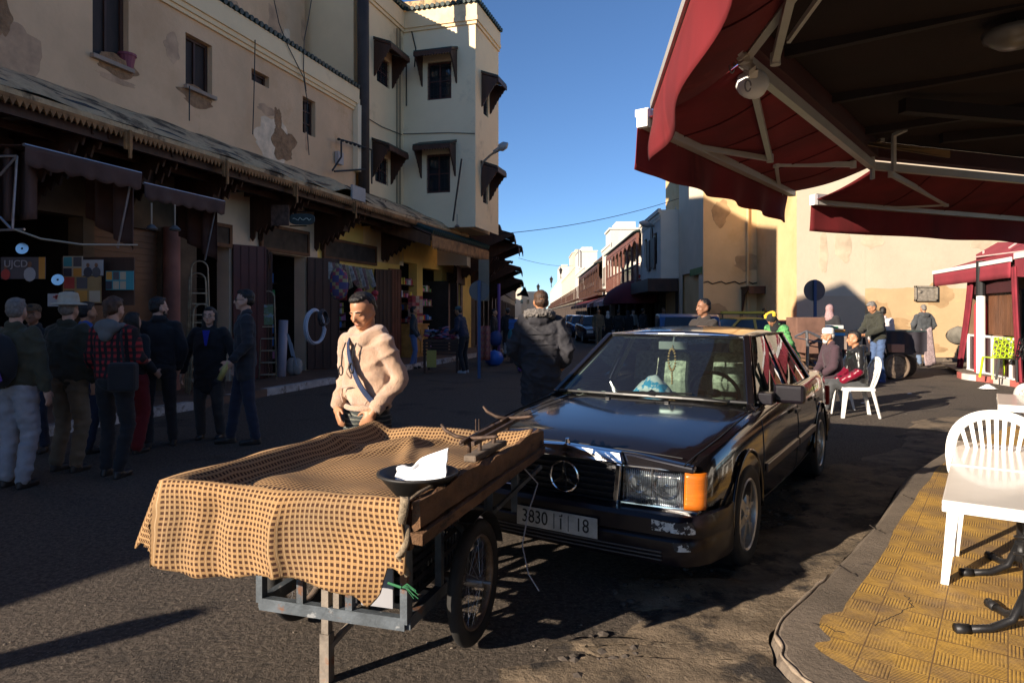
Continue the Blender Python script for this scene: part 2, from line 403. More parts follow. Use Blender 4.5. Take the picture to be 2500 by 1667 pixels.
pl_pink = mat('stained_pink_plaster', (.70,.46,.27), .92, var=.10, scale=.9, bump=.35, bscale=9, bdist=.03, col2=(.50,.27,.12), s2=.8, t2=.60, w2=.16, col3=(.58,.36,.20), s3=.35, t3=.5, w3=.2)
pl_cream = mat('cream_plaster', (.86,.65,.39), .9, var=.05, scale=1, bump=.2, bscale=9, bdist=.02, col2=(.5,.36,.21), s2=.5, t2=.58, w2=.15)
pl_tower = mat('pale_plaster', (.84,.70,.48), .9, var=.04, scale=1, bump=.2, bscale=9, bdist=.02, col2=(.52,.43,.30), s2=.6, t2=.62, w2=.15)
pl_yellow = mat('yellow_plaster', (.86,.56,.15), .9, var=.12, scale=1.2, bump=.25, bscale=12, col2=(.55,.33,.10), s2=.9, t2=.6, w2=.1)
pl_mould = mat('mouldy_whitewash', (.52,.36,.20), .97, var=.3, scale=3, bump=.7, bscale=12, bdist=.05, col2=(.08,.052,.03), s2=1.6, t2=.52, w2=.08, col3=(.24,.16,.09), s3=3, t3=.54, w3=.1)
pl_grey = mat('greyish_plaster', (.34,.26,.20), .9, var=.15)
# ================================================================== long shop building on the left
W0 = Wall(F0, FA, FN)
bld = thing('shop_building', 'long two storey building with stained pink plaster above a row of dark shops', 'building', FL(0), 0, None, True)
kE = W0.k(868)
RT = 7.62
ups = [W0.rect(226,-60,314,150), W0.rect(453,96,518,222), W0.rect(614,178,657,206), W0.rect(739,242,770,330)]
wall_body(W0, bld, -5.6, kE, 4.9, RT, ups, pl_pink, .3, 'upper_wall')
shut_m = mat('closed_shutter_board', (.03,.018,.014), .7, var=.5, scale=5, stretch=(1,1,.2), bump=.4, bscale=20)
for i, h in enumerate(ups): window(W0, bld, h, wood_dk, shut_m if i != 3 else glass_dk, mull=1, cross=0 if i != 3 else 2, sill=pl_grey if i in (0,1) else None, recess=.16)
g = MB()
for z0, z1, d in ((7.02,7.10,.05),(7.10,7.2,.09),(7.2,7.34,.13),(7.34,7.62,.11)): W0.slab(g, -5.6, kE+.02, z0, z1, .001, d)
g.build('cornice', pl_cream, bld)
g = MB(); tile_edge(g, W0.at(-5.6,7.66,.1), W0.at(kE,7.66,.1), .06, .16, 6, FN); g.build('tile_edge', green_tile, bld)
# end wall and roof slab
g = MB(); W0.slab(g, -5.6, kE-.002, 4.9, 7.55, -9, 8.6); g.build('rear_block', pl_pink, bld)
# set back upper storey
WS = Wall(FL(0,-1.6), FA, FN)
g = MB(); WS.slab(g, -5.6, kE+.02, 7.55, 11.9, -4.5, 4.5); g.build('set_back_storey', pl_pink, bld)
# flower pot on the window sill
p = W0.at(ups[0][0]+.72, ups[0][2]+.02, -.06)
g = MB(); g.lathe([(0,0),(.09,0),(.13,.2),(.145,.2),(.145,.24),(.12,.24),(.11,.2),(0,.2)], Matrix.Translation(p), 14)
tag(g.build('flower_pot', plain('pink_pot', (.26,.06,.09))), 'pink plastic flower pot on the top left window sill', 'flower pot')
# sloping whitewashed ledge and eave, ground floor
EK0, EK1 = -8.2, W0.k(1040)+.1
g = MB()
def led(u, v):
    k = EK0+(EK1-EK0)*u; n_ = noise.noise(V((k*1.5, v*3, 0)))*.05; hump = .16*math.exp(-((k-1.75)/.55)**2)
    return FL(k, 1.5*(1-v)+.02, 4.14+.76*v**.8+n_+hump*(1-v))
g.grid(led, 120, 8); g.build('ledge', pl_mould, bld, smooth=True)
g = MB(); W0.slab(g, EK0, EK1, 4.0, 4.13, 1.38, .14); g.build('gutter_band', pl_mould, bld)
g = MB()
for i in range(int((EK1-EK0)/.085)):
    k = EK0+.085*i; a = FL(k,1.53,4.02); b = FL(k+.085,1.53,4.02); m = FL(k+.0425,1.53,3.93)
    g.prism([a, b, m], -FN*.02)
W0.slab(g, EK0, EK1, 4.02, 4.06, 1.505, .03)
g.build('scalloped_board', mat('ochre_board', (.26,.125,.045), .8, var=.5, scale=4), bld)
g = MB(); W0.slab(g, EK0, EK1, 3.86, 3.98, 1.3, .08); W0.slab(g, EK0, EK1, 3.84, 3.96, .7, .08)
for i in range(int((EK1-EK0)/.55)): g.beam(FL(EK0+.55*i, .02, 3.97), FL(EK0+.55*i, 1.36, 3.97), .07, .09)
g.build('eave_joists', wood_dk, bld)
g = MB(); g.poly([FL(EK0,0,4.03), FL(EK1,0,4.03), FL(EK1,1.48,4.03), FL(EK0,1.48,4.03)]); g.build('eave_ceiling', wood_dk, bld)
# carved brackets
def bracket(k, zb=3.1, zt=4.0, L_=1.4, parent=bld, off0=0, m=wood_dk, W=W0):
    g = MB()
    for dk in (-.04, .22):
        n_ = 9; pts = [W.at(k+dk, zt, off0), W.at(k+dk, zb, off0), W.at(k+dk, zb-.08, off0+.06), W.at(k+dk, zb, off0+.12)]
        for i in range(n_):
            t = (i+.5)/n_; o_ = off0+.12+(L_-.12)*t; z_ = zb+.05+(zt-.12-zb)*(t**1.25)
            pts.append(W.at(k+dk, z_+.07, o_-.05)); pts.append(W.at(k+dk, z_-.0, o_+.03))
        pts.append(W.at(k+dk, zt-.08, off0+L_)); pts.append(W.at(k+dk, zt, off0+L_)); g.prism(pts, W.d*.035)
    W.slab(g, k-.02, k+.24, zt-.5, zt-.02, off0+.02, L_*.55)
    g.build('bracket', m, parent)
for px in (40, 250, 430, 613, 769, 932): bracket(W0.k(px))
for px in (306, 545, 716, 861): 
    k = fk(px, 1.5); g = MB(); W0.slab(g, k-.02,k+.02,3.66,4.05,1.57,.03); W0.slab(g, k-.06,k+.06,3.78,4.02,1.53,.038); g.build('eave_pendant', mat('ochre_board', ()), bld)
# ground floor walls
shops = {'a': W0.rect(0,600,150,1100), 'b': W0.rect(214,560,393,1000), 'c': W0.rect(432,560,560,1000), 'd': W0.rect(662,622,745,930),
         'e': W0.rect(812,650,911,905), 'f': W0.rect(976,641,1018,900), 'g': W0.rect(1032,657,1078,880), 'h': W0.rect(1104,690,1122,870)}
def hole(h, zt, zb=.13): return (h[0], h[1], zb, zt)
hA = (-5.3,-3.75,.13,3.0); hB = hole(shops['b'],2.95); hC = hole(shops['c'],2.9); hD = hole(shops['d'], shops['d'][3]); hE = hole(shops['e'], shops['e'][3], 1.05); hF = hole(shops['f'], shops['f'][3]); hG = hole(shops['g'], shops['g'][3]); hH = hole(shops['h'], shops['h'][3])
kY = W0.k(775)
hB = (max(hB[0],-3.55), hB[1], hB[2], hB[3]) if hB[0] < -3.6 else hB
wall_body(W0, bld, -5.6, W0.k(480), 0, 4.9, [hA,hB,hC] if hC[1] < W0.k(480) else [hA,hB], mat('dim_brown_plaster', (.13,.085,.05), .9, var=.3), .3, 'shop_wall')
k48 = W0.k(480)
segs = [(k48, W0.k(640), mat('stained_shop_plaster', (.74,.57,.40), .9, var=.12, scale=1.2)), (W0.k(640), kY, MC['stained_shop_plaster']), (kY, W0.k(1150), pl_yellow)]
allh = [(max(hC[0],k48),hC[1],hC[2],hC[3]), hD, hE, hF, hG, hH]
for a, b, m in segs:
    hs = [(max(h[0],a), min(h[1],b), h[2], h[3]) for h in allh if h[1] > a+.02 and h[0] < b-.02]
    wall_body(W0, bld, a, b, 0, 4.9, hs, m, .3, 'shop_wall')
# dark rooms
def room(W, h, depth=3.0, parent=bld, m=darkroom, off=-.31):
    g = MB(); k0,k1,z0,z1 = h[0]-.3,h[1]+.3,h[2]-.12,h[3]+.05
    A_ = [W.at(k,z,o_) for o_ in (off, off-depth) for (k,z) in ((k0,z0),(k1,z0),(k1,z1),(k0,z1))]
    for q in ((4,5,6,7),(0,4,7,3),(1,2,6,5),(3,7,6,2),(0,1,5,4)): g.poly([A_[i] for i in q])
    return g.build('room', m, parent)
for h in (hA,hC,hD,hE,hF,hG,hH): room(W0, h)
# rolling shutter
g = MB(); k0,k1 = hB[0],hB[1]; nz_ = 26
for i in range(nz_):
    z0 = .15+(2.8)*i/nz_; W0.slab(g, k0, k1, z0, z0+.075, -.12, .03); W0.slab(g, k0, k1, z0+.075, z0+.108, -.125, .02)
g.build('rolling_shutter', mat('brown_shutter', (.16,.065,.028), .5, var=.2, scale=3), bld)
g = MB(); kk = W0.k(408); g.lathe([(.14,0),(.14,2.9)], Matrix.Translation(W0.at(kk,.13,.1)), 14); g.build('column', mat('pink_column', (.30,.13,.10), .8, var=.25), bld, smooth=True)
# transom signs above the shops, doors
def frame_board(W, r, parent, m_in, m_fr, t=.07, off=.02, name='transom'):
    k0,k1,z0,z1 = r; g = MB(); W.slab(g, k0+t, k1-t, z0+t, z1-t, off, .03)
    o = g.build(name, m_in, parent)
    g = MB()
    for a,b,c,d in ((k0,k0+t,z0,z1),(k1-t,k1,z0,z1),(k0+t,k1-t,z1-t,z1),(k0+t,k1-t,z0,z0+t)): W.slab(g, a,b,c,d, off-.01, .07)
    g.build('frame', m_fr, o); return o
for r in ((631,555,750,618),(785,590,915,640),(505,545,560,602)): frame_board(W0, W0.rect(*r), bld, mat('blackened_board', (.04,.03,.024), .7, var=.5, scale=4), wood_md)
def leaf(k, z0, z1, wd, ang, m=wood_dk, brace=True, name='shop_door'):
    """door leaf hinged at k, opened outwards by ang (deg) from the facade"""
    d = (FA*math.cos(R(ang))+FN*math.sin(R(ang))); W = Wall(W0.at(k,0,.03), d); g = MB()
    W.slab(g, 0, wd, z0, z1, 0, .04)
    for i in range(5): W.slab(g, wd*i/4-.015 if i else 0, wd*i/4+.015, z0+.02, z1-.02, .04, .012)
    for z in (z0+.15, (z0+z1)/2, z1-.15): W.slab(g, .02, wd-.02, z-.05, z+.05, -.02, .02)
    if brace: g.beam(W.at(.05,(z0+z1)/2+.05,-.015), W.at(wd-.05,z1-.2,-.015), .06, .03, FN)
    return g.build(name, m, bld)
leaf(hD[0]-.02, .15, shops['d'][3], .72, 150, wood_dk); leaf(hD[1]+.02, .15, shops['d'][3], .85, 28, wood_dk)
leaf(hE[0]-.05, .9, shops['e'][3], .5, 160); leaf(hE[1]+.02, .9, shops['e'][3], .62, 20, wood_dk)
leaf(W0.k(946), .2, 2.85, .55, 12, mat('red_brown_door', (.14,.04,.022), .5, var=.3), False); leaf(hC[1]+.05, .15, 2.9, .7, 25, mat('deep_red_door', (.09,.014,.01), .5, var=.3))
leaf(W0.k(600), .15, 2.8, .5, 35)
# counter under shop e, yellow carved counter at shop f, shop shelves
g = MB(); W0.slab(g, hE[0], hE[1], .13, 1.05, -.3, .36); g.build('counter', wood_dk, bld)
g = MB()
ka, kb = W0.k(976), W0.k(1010); W0.slab(g, ka, kb, .13, 1.12, .0, .5)
for i in range(3): W0.slab(g, ka+.08+(kb-ka)*i/3, ka-.06+(kb-ka)*(i+1)/3, .25, 1.0, .5, .025)
W0.slab(g, ka-.04, kb+.04, 1.12, 1.17, -.02, .56)
g.build('carved_counter', wood_or, bld)
g = MB(); k0, k1 = W0.k(1090), W0.k(1127); W0.slab(g, k0, hH[0]-.02, .13, 3.0, .003, .05); W0.slab(g, hH[1]+.02, k1, .13, 3.0, .003, .05); W0.slab(g, hH[0]-.02, hH[1]+.02, hH[3], 3.0, .003, .05)
g.build('tiled_panel', mat('brown_stone_panel', (.22,.14,.10), .5, var=.4, scale=6), bld)
cols = [(.6,.06,.05),(.8,.6,.1),(.1,.25,.6),(.75,.72,.68),(.1,.45,.15),(.7,.25,.4),(.3,.18,.1)]
cmats = [plain('goods_%d' % i, c, .6) for i, c in enumerate(cols)]
def shelf_goods(h, name='stocked_shelf', rows=7, off=-1.2, dens=.8, zlo=.4):
    g = MB()
    for r_ in range(rows):
        z = zlo+(h[3]-.3-zlo)*r_/rows; g.mi = 7; W0.slab(g, h[0]-.1, h[1]+.1, z-.03, z, off, .35)
        k = h[0]
        while k < h[1]:
            wd = random.uniform(.06,.16)
            if random.random() < dens:
                g.mi = random.randrange(7); W0.slab(g, k, k+wd*.9, z+.002, z+random.uniform(.1,.24), off+.1, .2)
            k += wd
    g.build(name, cmats+[wood_dk], bld)
shelf_goods(hD); shelf_goods(hG); shelf_goods(hF); shelf_goods(hC, dens=.5); shelf_goods(hE, zlo=1.1); shelf_goods(hG, off=-.5, zlo=.3, rows=5, name='front_display'); shelf_goods(hF, off=-.45, rows=6, name='front_display')
# pipes and cables on the facade, thick dark upright tube between the buildings
g = MB(); g.tube([W0.at(kE+.18,4.6,.16), W0.at(kE+.22,7.5,.12), W0.at(kE+.35,13.5,.02)], [.15,.16,.17], 10); 
tag(g.build('dark_upright', mat('dark_brown_upright', (.05,.035,.028), .7, var=.25, scale=3), smooth=True), 'thick dark brown upright between the pink wall and the cream building', 'pole')
def cable(ps, r=.012, m=black, name='cable', lab='', parent=None, cat='cable', sag=0):
    if sag:
        a, b = V(ps[0]), V(ps[-1]); ps = [a.lerp(b,t/24)-V((0,0,4*sag*(t/24)*(1-t/24))) for t in range(25)]
    g = MB(); g.tube(ps, r, 5); o = g.build(name, m, parent)
    if parent is None: tag(o, lab, cat)
    return o
def wp(px, py, off=.02, W=W0):
    k, z = W.kz(px, py); return W.at(k, z, off)
for q in ([(655,0),(668,60),(690,115),(728,190),(738,250),(735,300),(742,380)], [(748,0),(742,40),(730,100),(728,170),(735,225)], [(447,212),(447,297)], [(609,100),(606,240),(603,330)]):
    cable([wp(x,y,.14) for x, y in q], .011, parent=bld, name='wall_cable')
cable([FL(EK0+(EK1-EK0)*i/60, 1.35, 4.24+.03*math.sin(i*1.3)+.16*math.exp(-((EK0+(EK1-EK0)*i/60-1.75)/.55)**2)) for i in range(61)], .028, parent=bld, name='ledge_cable')
g = MB(); W0.slab(g, W0.k(734)-.3, W0.k(734)+.3, 4.1, 4.42, 1.5, .05); g.build('meter_panel', plain('grey_panel', (.32,.31,.30)), bld)
g = MB(); W0.slab(g, W0.k(816), W0.k(829), wp(822,402).z, wp(822,372).z, .02, .1); g.build('junction_box', plain('grey_box', (.42,.38,.37)), bld)
g = MB()
for a, b in (((805,342),(838,350)),((838,350),(888,368)),((795,420),(872,415)),((888,368),(888,450)),((812,345),(812,385)),((812,385),(790,418))): g.tube([wp(*a,off=.25), wp(*b,off=.25)], .025, 6)
for i in range(8):
    q = wp(806+10*i, 342+3.4*i, .25); g.ell(q, (.05,.05,.04), sub=1)
g.build('insulator_rack', metal_bk, bld)
# ragged patches where the plaster has come off
def blotch(W, px, py, ra, rb, m, parent, seed, off=.004, name='bare_patch'):
    k, z = W.kz(px, py); g = MB(); n_ = 40
    ring = [W.at(k+ra*math.cos(2*PI*i/n_)*(1+.55*noise.noise(V((math.cos(2*PI*i/n_)*1.6,math.sin(2*PI*i/n_)*1.6,seed)))+.2*noise.noise(V((i*.9,seed,0)))), z+rb*math.sin(2*PI*i/n_)*(1+.55*noise.noise(V((math.cos(2*PI*i/n_)*1.6,math.sin(2*PI*i/n_)*1.6,seed+9)))), off) for i in range(n_)]
    g.prism(ring, -W.n*(off*.8)); return g.build(name, m, parent)
m_bare = mat('bare_mud_render', (.33,.19,.10), .95, var=.35, scale=7, bump=1, bscale=14, bdist=.05); m_pale = mat('flaked_limewash', (.76,.58,.40), .95, var=.2, scale=5, bump=.5, bscale=12); m_damp = mat('damp_plaster', (.52,.33,.20), .9, var=.25, scale=3, bump=.3)
for a in ((668,345,.62,.50,m_pale,1,.003),(692,352,.42,.40,m_bare,2,.006),(30,125,.45,.42,m_damp,3,.003),(4,36,.12,.28,m_bare,4,.005),(285,160,.42,.18,m_bare,5,.004),(482,238,.5,.16,m_bare,6,.004),(286,196,.35,.06,m_damp,7,.004),(678,290,.16,.22,m_bare,8,.004),(749,345,.07,.24,m_damp,9,.005),(420,118,.20,.22,m_damp,10,.003),(650,268,.3,.1,m_damp,12,.003)): blotch(W0, a[0],a[1],a[2],a[3],a[4],bld,a[5],a[6])
for a in ((700,88,.16,.24,m_pale,21,.004),(668,62,.3,.55,m_damp,22,.003),(740,72,.10,.3,m_damp,23,.003),(712,140,.2,.14,m_pale,24,.004),(560,20,.5,.3,m_damp,25,.003)): blotch(WS, a[0],a[1],a[2],a[3],a[4],bld,a[5],a[6])
# ================================================================== cream building and its tower bay
tw = thing('tower_building', 'tall cream building with canopied barred windows and a jutting corner bay', 'building', FL(9), 0, None, True)
k0T, k1T = kE+.42, 7.69; H0 = 10.55
WL = Wall(F0+V((0,0,0)), FA, FN)
hs1 = [WL.rect(920,142,951,208), WL.rect(916,382,948,448)]
wall_body(WL, tw, k0T, k1T, 3.0, 11.0, hs1, pl_cream, .3)
WF = Wall(FL(7.69), FN, -FA)         # front face of the bay: d = outward from the facade line
hs2 = [WF.rect(1043,151,1102,243), WF.rect(1041,376,1099,471)]
wall_body(WF, tw, 0, 2.41, 4.15, 11.0, hs2, pl_tower, .3)
WX = Wall(FL(7.69, 2.41), FA, FN)
hs3 = [WX.rect(1180,215,1192,283), WX.rect(1179,430,1191,497)]
kX = WX.k(1217)
wall_body(WX, tw, 0, kX, 4.15, 11.0, hs3, pl_cream, .3)
g = MB(); W0.slab(g, k1T+.32, k1T+kX-.004, 4.16, 10.9, -3.2, 5.3); g.build('rear_block', pl_cream, tw)
g = MB(); W0.slab(g, k0T+.002, k1T+.3, 3.0, 10.98, -3.3, 3.0); g.build('rear_block', pl_cream, tw)
for W, hs in ((WL,hs1),(WF,hs2),(WX,hs3)):
    for h in hs: window(W, tw, h, mat('red_brown_frame', (.09,.03,.025), .6, var=.2), glass_dk, bars=6, mull=1, recess=.12)
g = MB()
for z0, z1, d in ((10.35,10.45,.05),(10.45,10.58,.09),(10.58,10.98,.07)):
    W0.slab(g, k0T, k1T-.002-d, z0, z1, .001, d); WF.slab(g, .001+d, 2.41+d, z0, z1, .001, d); W0.slab(g, k1T, k1T+kX, z0, z1, 2.412, d)
g.build('cornice', pl_cream, tw)
g = MB(); tile_edge(g, WL.at(k0T,11.03,.1), WL.at(k1T-.1,11.03,.1), .07, .17, 6, FN); tile_edge(g, WF.at(.1,11.03,.1), WF.at(2.5,11.03,.1), .07, .17, 6, -FA); tile_edge(g, WX.at(0,11.03,.1), WX.at(kX,11.03,.1), .07, .17, 6, FN)
g.build('tile_edge', green_tile, tw)
g = MB(); g.prism([FL(k1T+.05,2.3,11.02), FL(k1T+kX-.05,2.3,11.02), FL(k1T+kX-.1,-1,11.6), FL(k1T-2,-1,11.6), FL(k1T+.05,0,11.1)], V((0,0,.25))); g.build('roof_parapet', pl_mould, tw)
def canopy(W, h, parent, dp=.55, up=.32, wd=.22, m=wood_dk):
    k0,k1,z0,z1 = h; k0 -= wd; k1 += wd; zt = z1+up; g = MB()
    A_ = [W.at(k0,zt,0), W.at(k1,zt,0), W.at(k1,zt-.2,dp), W.at(k0,zt-.2,dp)]
    g.prism(A_, V((0,0,.05)))
    for k in (k0+.03, k1-.07):
        pts = [W.at(k,zt-.02,0), W.at(k,zt-1.05,0), W.at(k,zt-1.0,.06)]
        for i in range(6):
            t = (i+.5)/6; pts.append(W.at(k, zt-1.0+.72*t**.8, .06+(dp-.08)*t)); pts.append(W.at(k, zt-.97+.72*t**.8-.03, .06+(dp-.08)*t+.03))
        pts.append(W.at(k,zt-.22,dp)); g.prism(pts, W.d*.04)
    g2 = [W.at(k0,zt-.2,dp+.0), W.at(k1,zt-.2,dp+.0)]
    n_ = 14
    for i in range(n_):
        a = g2[0].lerp(g2[1], i/n_); b = g2[0].lerp(g2[1], (i+1)/n_); m_ = (a+b)/2-V((0,0,.13)); g.prism([a+V((0,0,.03)), b+V((0,0,.03)), b-V((0,0,.08)), m_, a-V((0,0,.08))], W.n*.02)
    c = g.build('canopy', m, parent)
    g = MB(); g.prism([p+V((0,0,.052)) for p in A_], V((0,0,.035))); g.build('canopy_tiles', green_tile, c)
for W, hs in ((WL,hs1),(WF,hs2),(WX,hs3)):
    for h in hs: canopy(W, h, tw)
cable([wp(1013,165,.03,WF), wp(1016,120,.03,WF), wp(1003,65,.03,WF)], .02, parent=tw, name='wall_cable')
for dx in (0,3,7,10): cable([wp(966+dx,70,.03), wp(966+dx,200,.03), wp(966+dx,500,.03)], .009, parent=tw, name='wall_cable')
cable([wp(993,160,.03,WF), wp(993,260,.03,WF)], .02, parent=tw, name='wall_cable')
cable([wp(984,328,.03,WF), wp(1096,325,.03,WF), wp(1160,327,.03,WF)], .011, parent=tw, name='wall_cable')
cable([wp(862,240,.03), wp(880,280,.03), wp(930,310,.03), wp(980,330,.03)], .011, parent=tw, name='wall_cable')
g = MB(); W0.slab(g, W0.k(862), W0.k(874), wp(868,420).z, wp(868,258).z, .0, .15); g.build('narrow_pier', pl_tower, tw)
# ground level behind the bay
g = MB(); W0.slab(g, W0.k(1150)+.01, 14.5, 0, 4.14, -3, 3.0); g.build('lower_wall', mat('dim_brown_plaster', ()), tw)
# green tiled awning roof
rf = thing('tiled_porch_roof', 'low green tiled roof with ochre zigzag fringe over the yellow shopfront', 'porch roof', FL(7.5,1.8), 0, None, True)
a0, a1 = fk(1048,1.9), fk(1188,1.9)
g = MB()
g.prism([FL(a0,1.95,3.66), FL(a1,1.95,3.66), FL(a1,.02,4.5), FL(a0-.3,.02,4.5)], V((0,0,.05))); g.build('roof_deck', wood_dk, rf)
g = MB()
for i in range(34):
    k = a0+(a1-a0)*(i+.5)/34; g.tube([FL(k,2.0,3.75), FL(k,.05,4.57)], .075, 6)
g.build('tiles', green_tile, rf)
g = MB(); n_ = 44
for i in range(n_):
    k = a0+(a1-a0)*i/n_; d = (a1-a0)/n_; g.prism([FL(k,1.97,3.64), FL(k+d,1.97,3.64), FL(k+d,1.97,3.38), FL(k+d/2,1.97,3.27), FL(k,1.97,3.38)], FN*.02)
g.build('fringe_board', mat('ochre_board', ()), rf)
g = MB(); g.prism([FL(a0,1.93,3.64), FL(a0,.1,4.4), FL(a0,.1,3.9), FL(a0,1.93,3.35)], FA*.03); g.build('gable_board', wood_md, rf)
for px in (1108, 1150): bracket(W0.k(px), 2.7, 3.6, 1.7, rf)
# debris on the ledge
g = MB()
for i in range(90):
    k = random.uniform(3.5,9.5); o_ = random.uniform(.1,.9); z = 4.55+.3*random.random()
    a = FL(k,o_,4.5-o_*.35); g.tube([a, a+V((random.uniform(-.25,.25), random.uniform(-.25,.25), random.uniform(.02,.3)))], .012, 4)
o = g.build('roof_debris', wood_md); tag(o, 'tangle of sticks and scrap lying on the green roof edge', 'debris'); struct(o, 'stuff')
g = MB(); q = wp(1110,500,.9); g.tube([P(1106,540,20.6), P(1127,388,20.6)], .03, 6); tag(g.build('antenna_rod', metal_bk), 'thin dark rod standing on the roof before the bay', 'rod')
# street lamp on the bay
lm = thing('street_lamp', 'street lamp on a curved arm fixed to the cream corner bay', 'street lamp', P(1175,480,21.5), 0, 'street lamps', True)
g = MB(); g.tube([P(1172,490,21.5)+V((0,0,0)), P(1174,412,21.4), P(1180,395,21.3), P(1195,381,21.2), P(1210,370,21.0)], .035, 6); g.build('arm', metal_gr, lm)
g = MB(); a = P(1206,372,21.0); b = P(1240,350,20.8); d = (b-a); g.tube([a, a.lerp(b,.35), a.lerp(b,.5), a.lerp(b,.8), b], [.06,.07,.13,.12,.03], 10); g.build('lamp_head', plain('lamp_grey', (.32,.34,.36), .4), lm, smooth=True)
# ================================================================== tan corner building on the right
pl_tan = mat('tan_plaster', (.62,.43,.22), .92, var=.10, scale=.8, bump=.4, bscale=8, bdist=.02, col2=(.52,.32,.13), s2=.5, t2=.54, w2=.2, col3=(.66,.44,.22), s3=1.1, t3=.58, w3=.15)
pl_sun = mat('sunny_plaster', (.54,.45,.33), .92, var=.06, scale=.7, bump=.4, bscale=8, bdist=.02, col2=(.60,.51,.38), s2=.3, t2=.5, w2=.2, col3=(.5,.33,.15), s3=.9, t3=.64, w3=.12)
pl_dado = mat('orange_dado', (.52,.36,.195), .92, var=.10, scale=.8, bump=.4, bscale=8, bdist=.02, col2=(.68,.45,.22), s2=.9, t2=.55, w2=.1)
pl_white = mat('weathered_whitewash', (.66,.56,.42), .92, var=.06, scale=1, bump=.3, bscale=9, bdist=.02, col2=(.45,.36,.26), s2=.7, t2=.6, w2=.15)
YB = 25.0
tb = thing('corner_building', 'big blank tan plastered corner building with a recessed shaded bay', 'building', (9,21.5,0), 0, None, True)
XC = (1945-CX)/FPX*21.5; XA = (1717-CX)/FPX*YB; XA2 = XA+.033*4.2
HTc = 9.2
WC = Wall((XC,21.5,0), (1,0,0), (0,-1,0)); WB = Wall((XA,YB,0), (1,0,0), (0,-1,0)); WBC = Wall((XC,YB,0), (0,-1,0), (-1,0,0)); WA = Wall((XA,YB,0), (.033,1,0), (-1,.033,0))
kc = (2112-CX)/FPX*21.5-XC
vent = WC.rect(2231,698,2286,735)
g = MB(); WC.mesh(g, 0, kc, 2.05, HTc); g.build('wall', pl_sun, tb)
g = MB(); WC.mesh(g, kc+.002, 22, 2.15, HTc); g.build('wall', mat('sunny_plaster_warm', (.54,.445,.325), .92, var=.08, scale=.7, bump=.4, bscale=8, bdist=.02, col2=(.52,.37,.22), s2=.5, t2=.56, w2=.2), tb)
def wavy(W, k0, k1, z0, z1, m, off=.004):
    g = MB(); n_ = int((k1-k0)/.1)
    for i in range(n_):
        a = k0+(k1-k0)*i/n_; b = k0+(k1-k0)*(i+1)/n_; f = lambda k: z1+.06*noise.noise(V((k*1.3,z1,0)))+.02*noise.noise(V((k*7,0,0)))
        g.poly([W.at(a,z0,off), W.at(b,z0,off), W.at(b,f(b),off), W.at(a,f(a),off)])
    return g
wavy(WC, kc+.002, 22, 0, 2.28, pl_dado, .003).build('dado', pl_dado, tb)
g = MB(); WC.mesh(g, 0, kc, 0, 2.05); g.build('dado', mat('greyed_dado', (.50,.38,.26), .92, var=.1, scale=.9, bump=.3, bscale=9), tb)
dr = WB.rect(1902,748,1926,900)
g = MB(); WB.mesh(g, 0, XC-XA, 0, HTc, [(dr[0],dr[1],0,dr[3])], .3); g.build('wall', pl_tan, tb)
g = MB(); WB.slab(g, dr[0], dr[1], 0, dr[3], -.2, .05); g.build('door', wood_dk, tb)
g = MB(); WBC.mesh(g, 0, 3.5, 0, HTc); g.build('wall', pl_tan, tb)
g = MB(); WA.mesh(g, 0, 4.2, 3.1, HTc); g.build('wall', pl_white, tb)
g = MB(); WA.mesh(g, 0, .7, 0, 3.1); WA.mesh(g, 3.5, 4.2, 0, 3.1); g.build('wall', pl_white, tb)
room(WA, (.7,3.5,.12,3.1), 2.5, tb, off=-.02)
g = MB(); g.box2((XA+.2,21.52,HTc-.1),(XC+22,32,HTc-.02)); g.box2((XA+.2,YB+.01,.05),(XC+22,32,HTc-.12)); g.box2((XC+.01,21.52,.06),(XC+22,YB,HTc-.13)); g.build('roof', pl_tan, tb)
# small lean-to hood over the door, cable along wall, fuse cover
g = MB(); h = WB.rect(1808,698,1935,712); WB.slab(g, h[0], XC-XA-.01, h[2]+.1, h[2]+.17, 0, .9)
for k in (h[0]+.03, h[1]-.2): g.prism([WB.at(k,h[2]+.1,0), WB.at(k,h[2]-.9,0), WB.at(k,h[2]-.1,.35), WB.at(k,h[2]+.1,.85)], WB.d*.04)
WB.slab(g, h[0], XC-XA-.01, h[2]-.1, h[2]+.1, .86, .03)
g.build('door_hood', wood_dk, tb)
cable([WB.at(0,(EYE-(690-HY)/FPX*YB),.03)+V((0,0,.02*math.sin(i))) if 0 else WB.at((XC-XA)*i/12, EYE-(690-HY)/FPX*YB+.05*math.sin(i*2.1),.03) for i in range(13)], .022, parent=tb, name='wall_cable')
k0,k1,z0,z1 = vent; g = MB(); WC.slab(g, k0,k1,z0,z1,.004,.05)
for a,b,c,d in ((k0,k0+.05,z0,z1),(k1-.05,k1,z0,z1),(k0,k1,z1-.05,z1),(k0,k1,z0,z0+.05)): WC.slab(g, a,b,c,d,.006,.08)
g.ell(WC.at(k0+.16,z0+.3,.06), (.07,.03,.06)); g.build('meter_hatch', mat('grey_concrete_hatch', (.22,.19,.15), .8, var=.4, scale=9), tb)
g = MB(); gs = WA.rect(1686,658,1715,668); WA.slab(g, gs[0], gs[1], gs[2]-.05, gs[3]+.05, .003, .03); tag(g.build('street_sign', plain('green_sign', (.16,.22,.05))), 'small green street name plate on the shaded white wall', 'sign')
m_st = mat('faint_wall_stain', (.515,.41,.285), .92, var=.2, scale=2); m_st2 = mat('dark_wall_stain', (.40,.26,.13), .92, var=.25, scale=2)
